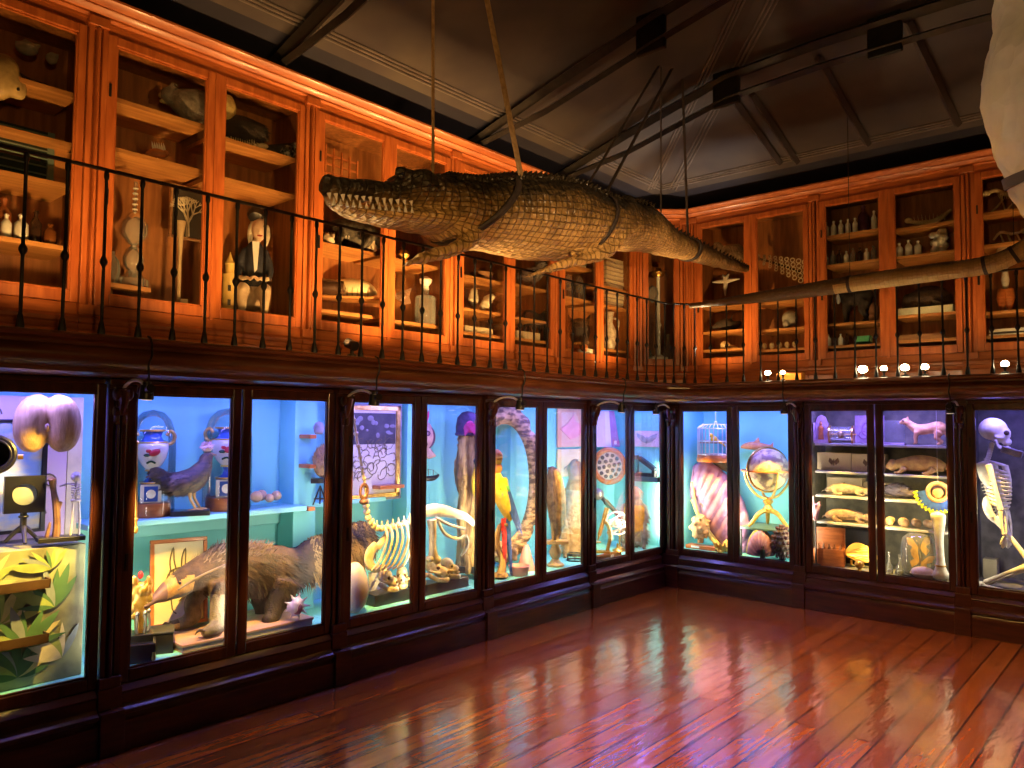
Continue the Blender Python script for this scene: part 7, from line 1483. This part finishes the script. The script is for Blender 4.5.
beast('stuffed_cat', 'dark seated animal silhouette on the third shelf', 'cat', 524, 304, 552, 340, None, fur_d, d=.5, z=None, W='L', head=1)
bpy.data.objects['stuffed_cat'].location.z = shelf_under('L', 538, 338, .5)
# --- fifth cabinet
for (x0, x1, lb) in ((563, 573, 'left glass clock dome on the second shelf'), (574, 584, 'right glass clock dome on the second shelf')):
    t, w, h = Q('glass_dome', lb, 'glass dome', 'L', x0, 272, x1, 297, d=.48, group=None); B().lathe([(w*.5, .012), (w*.5, h*.6), (w*.3, h*.92), (0, h)], n=16).obj('bell', ware, t); B().lathe([(w*.55, 0), (w*.55, .012), (0, .012)], n=16).obj('base', blackp, t); B().tor((0, 0, h*.5), w*.25, .006).cyl((0, 0, 0), (0, 0, h*.3), .008).obj('clock', brass, t)
for (x0, x1, y, n_, lb) in ((565, 588, 264, 3, 'green'), (602, 624, 285, 7, 'cream'), (603, 624, 304, 4, 'grey')):
    loc, rz, w, h0 = PL('L', x0, y-4.2, x1, y, .47, face='W'); z = shelf_under('L', (x0+x1)/2, y, .47)
    for k in range(n_):
        c = [(.12, .2, .15), (.1, .17, .13), (.2, .22, .16)][k % 3] if lb == 'green' else [(.62, .52, .36), (.34, .22, .14), (.55, .47, .36)][k % 3] if lb == 'cream' else [(.5, .47, .4), (.42, .38, .3), (.3, .26, .2)][k % 3]
        ww = w*rs.uniform(.72, .85); sl = {'green': 'green shelf of the fifth cabinet', 'cream': 'upper tall stack behind the railing corner', 'grey': 'lower short stack behind the railing corner'}[lb]
        pos = ('lowest', 'second from the bottom', 'third from the bottom', 'fourth from the bottom', 'fifth from the bottom', 'sixth from the bottom', 'topmost')
        pn = 'topmost' if k == n_-1 else pos[k]
        t = T('book', '%s book, %s in the %s' % (['dark', 'brown', 'pale'][k % 3] if lb != 'green' else 'green', pn, sl), 'book', (loc.x, loc.y-.03, z+k*h0+.001), rz+rs.uniform(-.06, .06), 'books lying in stacks in the gallery cabinets')
        b = B().bx(-ww/2, ww/2, -.05, .11, 0, h0*.1).bx(-ww/2, ww/2, -.05, .11, h0*.88, h0*.98).bx(-ww/2, ww/2, .105, .11, 0, h0*.98); b.obj('cover', M('book_'+lb+str(k % 3), c, rough=.6), t, smooth=False); B().bx(-ww/2+.004, ww/2-.004, -.045, .105, h0*.1, h0*.88).obj('pages', paper, t, smooth=False)
t, w, h, o = fx('boar_head', 'dark boar skull with orange snout on the cabinet floor', 'skull', 'L', 566, 306, 592, 348, fur_d, lambda b, w, h: (b.ell((0, 0, h*.62), (w*.45, w*.4, h*.32)), b.tube([(w*.1, -.03, h*.5), (w*.2, -.08, h*.28), (w*.2, -.1, h*.12)], [.06, .05, .04], n=12, k=2), b.cyl((-w*.3, 0, h*.85), (-w*.45, 0, h*1.05), .03, .004, n=7), b.cyl((w*.3, 0, h*.85), (w*.45, 0, h*1.05), .03, .004, n=7)), vox=.012, d=.5)
B().ell((w*.22, -.125, h*.2), (.03, .03, .035)).obj('orange_snout', redwood, t)
jar('pale flask lying before the orange snout of the boar skull', 'L', 577, 345, 594, 357, milk, d=.42, stopper=False)
t, w, h = Q('white_jug', 'white mottled jug standing below the grey books', 'jug', 'L', 601, 312, 617, 350, d=.48); B().lathe([(w*.3, 0), (w*.48, h*.2), (w*.45, h*.5), (w*.22, h*.72), (w*.3, h*.95), (w*.32, h)], n=18).obj('jug_body', M('mottled_china', (.68, .63, .5), (.3, .25, .18), rough=.3, scale=22), t); B().tube([(w*.28, 0, h*.85), (w*.6, 0, h*.75), (w*.44, 0, h*.42)], .012, n=8, k=3).obj('handle', M('mottled_china', (1, 1, 1)), t)
fx('dark_statuette', 'slim dark statuette right of the white jug', 'statuette', 'L', 616, 312, 627, 350, darkg, lambda b, w, h: (b.lathe([(w*.4, 0), (w*.35, h*.1), (w*.25, h*.4), (w*.34, h*.62), (w*.12, h*.74)], n=12), b.ell((0, 0, h*.85), (w*.22, w*.22, h*.13))), d=.5)
# --- corner cabinet apparatus
loc = (UA+UB)/2+V((-.09, .11, 0)); q = P('L', 663, 352, 0); z0 = ZG+.29
t = T('glass_apparatus', 'tall glass column apparatus with brass top in the corner cabinet', 'apparatus', (loc.x, loc.y, z0), crz)
k = mpp(loc); H = 92*k
B().lathe([(.10, 0), (.10, .02), (.05, .035), (.035, .05)], n=20).obj('base', ivory, t)
B().lathe([(.022, .05), (.020, H*.35), (.034, H*.38), (.02, H*.41), (.018, H*.9), (.03, H*.93)], n=16).obj('glass_column', milk, t)
B().lathe([(.05, H*.91), (.07, H*.94), (.07, H*.96), (.03, H*.98), (.03, H)], n=18).obj('brass_top', brass, t)
B().lathe([(0, H*.62), (.05, H*.66), (.065, H*.72), (.05, H*.78), (0, H*.82)], n=18).obj('side_bulb', ware, t); t.children[-1].location.x = -.06
for (dx, hh, lb) in ((-.12, .2, 'low glass flask left of the tall apparatus in the corner cabinet'), (.10, .26, 'slim glass flask right of the tall apparatus in the corner cabinet')):
    a = V((cos(crz)*dx, sin(crz)*dx, 0)); f = T('glass_flask', lb, 'flask', (loc.x+a.x, loc.y+a.y, z0), crz); B().lathe([(.045, 0), (.055, hh*.25), (.04, hh*.5), (.014, hh*.65), (.014, hh*.95), (.02, hh)], n=16).obj('flask_body', ware, f)
# --- back wall, first cabinet
t, w, h, o = fx('stuffed_owl', 'ruffled pale brown bird spreading on the top of the first back cabinet', 'bird', 'R', 713, 240, 746, 268, M('pale_plumage', (.55, .42, .25), (.28, .19, .1), rough=.7, scale=26), lambda b, w, h: (b.tube([(-w*.3, 0, h*.6), (0, 0, h*.55), (w*.35, 0, h*.65)], [(.05, .06), (.08, .08), (.06, .06)], n=12, k=3), b.ell((-w*.36, -.02, h*.78), .045)), d=.56, vox=.011, snap=False); hairs('feathers', M('pale_feather', (.5, .38, .22), (.2, .13, .07), rough=.7), t, o, 900, .06, .007, lambda q: (.4, 0, -1), jit=.35, up=.35); B().cyl((0, 0, h*.4), (0, .14, h*.2), .01).obj('wall_peg', wood, t)
t, w, h = Q('white_starfish', 'white starfish with long arms hanging behind the tail tip', 'starfish', 'R', 713, 272, 739, 296, d=.6, face='W', snap=False)
b = B()
for a, l in ((.05, .62), (pi-.05, .62), (-pi/2-.05, .6), (pi*.36, .34), (pi*.64, .34)): b.tube([(0, 0, h*.58), (w*l*.8*cos(a)*.5, -.01, h*.58+h*l*.5*sin(a)*1.2), (w*l*cos(a)*.85, 0, h*.58+h*l*sin(a))], [.026, .018, .007], n=8, k=2)
b.obj('arms', ivory, t, vox=.006); B().cyl((0, 0, h*.58), (0, .13, h*.58), .004).obj('pin', iron, t)
fx('dark_specimen', 'dark lumpy dried specimen on the first shelf of the left back cabinet', 'specimen', 'R', 711, 317, 742, 332, fur_d, lambda b, w, h: (b.tube([(-w*.45, 0, h*.3), (-w*.1, 0, h*.5), (w*.2, 0, h*.4), (w*.48, 0, h*.6)], [.02, .06, .05, .02], n=10, k=3), b.cyl((w*.1, 0, h*.5), (w*.2, 0, h*1.2), .02, .006)), vox=.01, d=.5)
fx('animal_skull', 'small pale bird skull on the lowest shelf of the left back cabinet', 'skull', 'R', 718, 342, 738, 351, bone, lambda b, w, h: (b.ell((-w*.15, 0, h*.5), (w*.25, w*.2, h*.45)), b.cyl((0, 0, h*.4), (w*.5, 0, h*.2), h*.25, .004)), vox=.006, d=.48)
t, w, h = Q('woven_lattice', 'curving openwork lattice of pale rings in the second back cabinet door', 'lattice', 'R', 757, 252, 812, 292, d=.55, face='W', snap=False)
b = B()
for i in range(10):
    for j in range(5):
        u, v = i/9, j/4; x = -w*.5+w*u; z = h*(.85-.75*u*.8)+h*.55*(v-.5)*(.3+.7*u); rr = .008+.016*u
        b.tor((x, .03*sin(u*3+v*2), z), rr, .005, rot=(0, 0, .2), n=10, m=5)
b.obj('rings', M('pale_lattice', (.68, .55, .34), (.5, .36, .2), rough=.5), t); B().tube([(-w*.5, .05, h*.85), (0, .06, h*.55), (w*.5, .05, h*.15)], .012, n=7, k=3).obj('backing_rib', darkg, t)
fx('animal_skull', 'grey rounded skull on the upper shelf of the second back door', 'skull', 'R', 781, 310, 799, 329, M('grey_bone', (1, 1, 1)), lambda b, w, h: (b.ell((0, 0, h*.55), (w*.45, w*.4, h*.42)), b.ell((-w*.2, -.04, h*.25), (w*.22, w*.22, h*.22))), vox=.008, d=.5)
for k in range(5): fx('small_skull', ('leftmost', 'second', 'middle', 'fourth', 'rightmost')[k]+' of five tiny skulls on the lower shelf behind the railing', 'skull', 'R', 761+7.6*k, 340, 767.5+7.6*k, 348, bone, lambda b, w, h: (b.ell((0, 0, h*.5), (w*.4, w*.4, h*.45)), b.ell((0, -.03, h*.25), (w*.2, w*.3, h*.2))), vox=.006, d=.46, group='tiny skulls in a row')
# second back cabinet: bottles
for k in range(5): jar(('leftmost', 'second', 'third', 'fourth', 'rightmost')[k]+' clear bottle of the top bottle row', 'R', 822.5+7.2*k+(1 if k else 0), 221, 829.5+7.2*k, 236, milk, d=.44, group='bottles on the top row')
jar('tall dark purple bottle at the right of the top bottle row', 'R', 858, 205, 869, 233, purpg, d=.5); jar('clear slim bottle right of the tall purple bottle', 'R', 871, 214, 877.5, 234, milk, d=.46)
for k in range(8): jar(('leftmost', 'second', 'third', 'fourth', 'fifth', 'sixth', 'seventh', 'rightmost')[k]+' little bottle of the second bottle row', 'R', 823+6.8*k, 264-(15 if k % 3 else 13), 829+6.8*k, 263.5, (milk, ware, darkg)[k % 3], d=.44, group='bottles on the second row')
beast('stuffed_dog', 'dark dog-like animal with white blaze behind the snake', 'dog', 834, 282, 872, 324, None, fur_d, d=.54, W='R', head=-1)
dg_ = bpy.data.objects['stuffed_dog']; dg_.location.z = shelf_under('R', 850, 323, .54); B().ell((-.115, -.03, .235), (.022, .02, .05)).obj('white_blaze', white, dg_)
fx('brown_skull', 'small brown skull at the right behind the snake', 'skull', 'R', 868, 303, 880, 324, M('red_brown_bone', (.45, .24, .12), (.25, .12, .06), rough=.5), lambda b, w, h: (b.ell((0, 0, h*.5), (w*.4, w*.5, h*.45)), b.ell((-w*.2, -.04, h*.2), (w*.25, w*.3, h*.2))), vox=.009, d=.5)
for k in range(4): jar(('leftmost', 'second', 'third', 'rightmost')[k]+' tiny jar on the lowest shelf left of the green tray', 'R', 826+6*k, 334, 831.5+6*k, 346, darkg if k % 2 else milk, d=.45, group='tiny jars beside the green tray')
t, w, h = Q('green_tray', 'small bright green tray on the lowest shelf of the bottle cabinet', 'tray', 'R', 856, 337, 871, 345, d=.44, face='W'); b = B().bx(-w/2, w/2, -.04, .04, 0, h*.3).bx(-w/2, w/2, -.04, -.034, 0, h).bx(-w/2, w/2, .034, .04, 0, h).bx(-w/2, -w/2+.006, -.04, .04, 0, h).bx(w/2-.006, w/2, -.04, .04, 0, h); b.obj('tray_body', M('bright_green', (.12, .5, .22), rough=.4), t, smooth=False)
t, w, h, o = fx('fish_skeleton', 'pale dried fish skeletons on the top shelf right of the bottles', 'skeleton', 'R', 906, 206, 952, 222, bone, lambda b, w, h: (b.tube([(-w*.48, 0, h*.45), (-w*.15, 0, h*.25), (w*.15, 0, h*.3), (w*.48, 0, h*.9)], [.012, .022, .026, .01], n=8, k=3), b.ell((-w*.45, 0, h*.5), (.03, .02, .025)), [b.cyl((-w*.3+w*.08*k, 0, h*.3), (-w*.33+w*.085*k, 0, h*(.7+.05*(k % 3))), .004, .001, n=5) for k in range(9)]), d=.48)
for k in range(3): jar(('leftmost', 'middle', 'rightmost')[k]+' of three clear bottles beside the white coral', 'R', 895.5+9.3*k, 243-(2 if k == 1 else 0), 903.5+9.3*k, 257.5, milk, d=.44, group='three bottles beside the coral')
t, w, h, o = fx('white_coral', 'white branching coral head on the second shelf', 'coral', 'R', 927, 230, 953, 256, M('white_coral', (.72, .68, .55), (.5, .46, .36), rough=.7, scale=30, bump=.4), lambda b, w, h: [b.ell((w*.34*cos(k*2.4)*(.4+.6*((k*7) % 5)/5), .05*sin(k*1.7), h*(.12+.8*((k*5) % 11)/11)), (w*.14, .04, h*.12), n=8, m=6) for k in range(30)], vox=.01, it=1, d=.5)
beast('stuffed_armadillo', 'brown furry animal crouching behind the snake in the right back cabinet', 'animal', 902, 288, 952, 316, None, fur_b, d=.52, lying=True, W='R', head=-1, hair=fur_b)
ar = bpy.data.objects['stuffed_armadillo']; ar.location.z = shelf_under('R', 926, 315, .52)
fx('stone_slab', 'long pale flat box below the brown furry animal', 'slab', 'R', 893, 311, 954, 317.5, M('pale_green_slab', (.62, .6, .42), rough=.6, scale=8), lambda b, w, h: b.bx(-w*.5, w*.5, -.05, .03, 0, h), d=.42, face='W', smooth=False)
fx('flat_folder', 'flat brown folder on the lowest shelf of the right back cabinet', 'folder', 'R', 897, 336, 945, 341.5, wood, lambda b, w, h: b.bx(-w*.5, w*.5, -.05, .08, 0, h*.4).bx(-w*.46, w*.46, -.04, .07, h*.4, h), d=.45, face='W', smooth=False)
# last cabinet
t, w, h, o = fx('lizard_skeleton', 'branching pale skeleton on the top shelf at the right edge', 'skeleton', 'R', 984, 183, 1026, 212, bone, lambda b, w, h: (b.tube([(-w*.45, 0, h*.75), (-w*.2, 0, h*.8), (w*.1, 0, h*.6), (w*.45, 0, h*.75)], [.014, .018, .016, .01], n=8, k=3), b.ell((-w*.46, 0, h*.75), (.045, .025, .025)), [b.tube([(x, 0, h*.65), (x+.03, s*.05, h*.4), (x+s*.05, s*.06, .004)], .007, n=6, k=2) for x in (-w*.15, w*.2) for s in (-1, 1)], [b.tor((-w*.1+w*.05*k, 0, h*.6), .03, .003, rot=(0, 0, pi/2), n=12, m=5) for k in range(6)]), d=.5)
t, w, h, o = fx('small_skeleton', 'low pale skeleton on a dark base on the second shelf at the right edge', 'skeleton', 'R', 990, 229, 1026, 243, bone, lambda b, w, h: (b.tube([(-w*.4, 0, h*.4), (-w*.2, 0, h*.9), (w*.1, 0, h*.7), (w*.45, 0, h*.8)], [.008, .012, .012, .008], n=7, k=3), [b.tube([(x, s*.01, h*.7), (x+.02, s*.04, h*.1)], .006, n=5) for x in (-w*.2, w*.0, w*.25) for s in (-1, 1)], b.ell((w*.46, 0, h*.8), (.03, .02, .02))), d=.48); slab(t, 'base', blackp, -w*.5, w*.5, -.05, .05, -.0, .012)
t, w, h = Q('oil_lamp', 'figure lamp with pale round shade and orange body behind the snake', 'lamp', 'R', 995, 244, 1017, 312, d=.5)
B().lathe([(w*.1, h*.62), (w*.5, h*.70), (w*.48, h*.82), (w*.26, h*.96), (w*.1, h)], n=20).obj('lamp_shade', M('cream_shade', (.72, .64, .48), rough=.5), t); B().lathe([(w*.3, 0), (w*.1, h*.02), (w*.1, h*.3), (w*.2, h*.45), (w*.12, h*.62)], n=14).obj('pale_body', ivory, t)
b = B(); [b.tube([(s*w*.1, -.01, h*.3), (s*w*.2, -.02, h*.18), (s*w*.14, -.02, 0)], [.04, .034, .02], n=9, k=2) for s in (-1, 1)]; b.obj('orange_legs', redwood, t)
for k, (y, lb) in enumerate(((329, 'upper'), (334, 'lower'))): fx('glass_sheet', lb+' of two pale flat sheets on the lower right shelf', 'sheet', 'R', 990, y, 1030, y+3, milk, lambda b, w, h: b.bx(-w*.5, w*.5, -.05, .08, 0, h), d=.45, face='W', smooth=False, snap=False, group='flat sheets on the right shelf')
# small orange box on the ledge
q = aY(790, 380, -GE+.1); t = T('orange_lamp_box', 'small glowing orange box on the back gallery ledge', 'lamp box', (q.x, q.y, ZG), 0); k = mpp(q)
slab(t, 'box_body', M('orange_plastic', (.75, .26, .03), rough=.5), -13*k, 13*k, -.02, .05, 0, 8*k); B().bx(-12*k, 12*k, -.0215, -.02, 1*k, 7*k).obj('lit_face', Memit('orange_glow', (1., .33, .03), 1.2), t, smooth=False)
# ---- settle: nothing sinks into its shelf or pokes through the back boards
bpy.context.view_layer.update()
def wbox(o):
    ms = [o] if o.type == 'MESH' else []
    ms += [c for c in o.children_recursive if c.type == 'MESH']
    ps = [m.matrix_world @ v.co for m in ms for v in m.data.vertices]
    return ps
SKIP = ('display_cabinet', 'gallery_cabinet', 'corner_cabinet', 'gallery_railing', 'picture_lamp', 'roof_truss', 'hanging_', 'stuffed_crocodile', 'stuffed_snake', 'stuffed_reptile', 'gallery_floodlight', 'stuffed_anteater', 'orange_lamp_box')
for o in list(C.objects):
    if o.parent or o.get('kind') == 'structure' or o.name.startswith(SKIP) or o.type not in ('MESH', 'EMPTY'): continue
    ps = wbox(o)
    if not ps: continue
    lo = [min(p[i] for p in ps) for i in range(3)]; hi = [max(p[i] for p in ps) for i in range(3)]
    c = [(lo[i]+hi[i])/2 for i in range(3)]
    dz = 0
    if lo[2] < o.location.z+.0012 and o.location.z-lo[2] < .06: dz = o.location.z+.0012-lo[2]
    o.location.z += dz
    up = c[2] > ZG
    back = (.74 if up else .6)-.0015; front = (.345 if up else .024)+.001
    if up and -.36 < c[0] < .12 and c[1] > .05: continue
    left = c[0] < -.005 and not (c[1] > (.32 if up else .05))
    if left:
        if lo[0] < -back: o.location.x += min(.2, -back-lo[0])
        elif hi[0] > -front: o.location.x -= min(.12, hi[0]+front)
    elif c[1] > 0:
        if hi[1] > back: o.location.y -= min(.2, hi[1]-back)
        elif lo[1] < front: o.location.y += min(.12, front-lo[1])
# ================================================================ light
VIO = (.25, .20, 1.); WARM = (1., .60, .11); LAMP = (1., .50, .15); WHITE = (1., .88, .66)
def fr(W, p): return (lambda x, y, z: V((-y, p+x, z))) if W == 'L' else (lambda x, y, z: V((p+x, y, z)))
def led(W, p, U, glass, k=1., col=VIO):
    f = fr(W, p)
    for a, q in glass: rodlight('case_led', f((a+q)/2, .12, ZL-.045), f((a+q)/2, .42, .9), 'AREA', col, 8*k, .46, .06)
def head(W, q, dx, tz, power, col=WARM, ang=33, d=.2):
    f = fr(W, q); rodlight('picture_lamp_beam', f(.05 if dx > 0 else -.05, -.345, ZL-.115), f(dx, d, tz), 'SPOT', col, power, .02, ang=ang, blend=.7)
for i, (W, p, U, g, t) in enumerate(LOW):
    led(W, p, U, g, (1, 1, 1, 1, 1, 1, .9, .7)[i])
    f = fr(W, p)
    st = [(g[0][1]+g[1][0])/2]+([0] if W == 'L' else [.03])+([U] if i in (4, 5, 6) else [])
    for x in st:  # added warm white fill lights, kept out of sight behind the door stiles
        x += .03 if (x < .1 and W == 'R') else -.05 if x == U else 0
        rodlight('hidden_case_fill', f(x, .032, .80), f(x, .6, .80), 'AREA', WHITE, (2.4, 3, 3.4, 5.5, 8, 5.5, 3, 2)[i], .03, .7)
for k, q in enumerate((-5.17, -5.17+LU, -5.17+2*LU, -5.17+3*LU)):
    head('L', q, .40, .70, 420); head('L', q, -.40, .70, 420)
head('L', -5.17-LU, .40, .85, 70); head('L', -5.17, -.42, 1.3, 160)
for q in (.12, 1.357, 2.594):
    head('R', q, .40, .78, 420)
    if q > 1: head('R', q, -.40, .78, 380)
rodlight('picture_lamp_beam', (.16, -.34, ZL-.115), (-.16, -.36, .85), 'SPOT', WARM, 150, .02, ang=36, blend=.7)
# small floodlights on the gallery floor
fl = T('gallery_floodlight', 'small black floodlight on the gallery ledge below the crocodile head', 'lamp', (GE-.07, -3.98, ZG), 0, 'floodlights on the gallery floor')
B().lathe([(.03, 0), (.03, .012), (.012, .02), (.01, .05)], n=12).obj('stand', blackp, fl)
B().cyl((0.03, 0, .06), (-.04, 0, .085), .028, .03).obj('lamp_body', blackp, fl)
B().cyl((-.0405, 0, .0852), (-.043, 0, .086), .025, .025).obj('lens', Memit('bright_lens', (1, .8, .5), 20), fl)
for y, pw in ((-7.0, 10), (-6.2, 12), (-5.45, 18), (-4.7, 20), (-4.0, 34), (-3.4, 34), (-2.8, 30), (-2.2, 20), (-1.5, 6), (-.62, 26)):
    rodlight('gallery_flood', (GE-.06, y, ZG+.08), (-.70, y+.02, 3.3), 'SPOT', LAMP, pw*(3.2 if y < -4.5 else 4.6), .03, ang=97, blend=1)
for x, pw in ((.55, 18), (1.2, 12), (1.98, 10), (2.3, 9), (2.94, 12), (3.6, 14), (4.2, 14)):
    rodlight('gallery_flood', (x, -GE+.06, ZG+.08), (x, .70, 3.3), 'SPOT', LAMP, pw*3.8, .03, ang=97, blend=1)
rodlight('ceiling_flood', (.62, -.28, ZG+.15), (.35, -.45, 4.1), 'SPOT', (1., .84, .62), 110, .05, ang=62, blend=1)
def bulb(px, py, lab, s=1.):
    q = aY(px, py, -GE+.06); q.z = ZG
    t = T('gallery_floodlight', lab, 'lamp', q, 0, 'floodlights on the gallery floor')
    B().lathe([(.022*s, 0), (.022*s, .01), (.008, .02), (.008, .04)], n=10).obj('stand', blackp, t)
    B().lathe([(.008, .035), (.02*s, .05), (.024*s, .07)], n=12).obj('lamp_body', blackp, t)
    B().ell((0, -.004, .07), (.025*s, .025*s, .022*s)).obj('bulb', Memit('gallery_bulb', (1., .80, .45), 60), t)
for a in ((768, 375, 'leftmost bright floodlight on the back gallery ledge'), (783, 374, 'bright floodlight just left of the small orange box on the ledge', .8), (863, 370, 'largest bright floodlight on the ledge, below the two rows of small bottles', 1.4), (884, 370, 'bright floodlight on the ledge right of the largest one'), (905, 369, 'bright floodlight on the ledge below the white coral', 1.25), (925, 368, 'bright floodlight on the ledge below the long slab', 1.1), (1005, 365, 'rightmost bright floodlight on the back gallery ledge', 1.05)): bulb(*a)
# spots from the galleries behind the visitor
FAR = (1., .54, .16)
for q, tg, pw, an in (((5.3, -6.9, 2.0), (-.3, -5.0, 3.1), 90, 40), ((5.3, -5.0, 2.0), (-.3, -3.2, 3.0), 230, 42), ((5.3, -3.2, 2.0), (-.3, -1.2, 2.95), 170, 44), ((3.4, -8.0, 2.0), (2.6, .3, 2.9), 130, 36), ((1.6, -8.0, 2.0), (.4, .3, 2.9), 90, 30)):
    rodlight('opposite_gallery_spot', q, tg, 'SPOT', FAR, pw, .06, ang=an, blend=.6)
rodlight('opposite_gallery_spot', (4.6, -4.6, 1.95), (1., -2.5, 2.8), 'SPOT', (1., .62, .28), 420, .06, ang=36, blend=.7)
for y in (-3.6, -2.6, -1.6): rodlight('gallery_flood', (GE-.04, y, ZG+.1), (1.05, y+.05, 2.7), 'SPOT', (1., .62, .26), 120, .04, ang=46, blend=.9)
rodlight('gallery_flood', (GE-.02, -4.9, ZG+.3), DP(1060, 70, 2.9), 'SPOT', (1., .80, .52), 130, .04, ang=34, blend=.8)
rodlight('floor_fill_spot', (2.2, -3.4, 3.8), (2.6, -2.5, 0), 'SPOT', (1., .52, .13), 820, .3, ang=78, blend=.9)  # added overhead fill that brightens the floor; no lamp body hangs here
w = bpy.data.worlds.new('world'); SC.world = w; w.use_nodes = True
w.node_tree.nodes['Background'].inputs[0].default_value = (.01, .006, .02, 1); w.node_tree.nodes['Background'].inputs[1].default_value = .3
SC.view_settings.view_transform = 'Standard'; SC.view_settings.look = 'None'; SC.view_settings.gamma = 1; SC.view_settings.use_curve_mapping = False
SC.view_settings.exposure = 0
SC.cycles.use_denoising = True
SC.cycles.max_bounces = 8; SC.cycles.transparent_max_bounces = 16; SC.cycles.diffuse_bounces = 3; SC.cycles.glossy_bounces = 4
SC.cycles.sample_clamp_indirect = 6
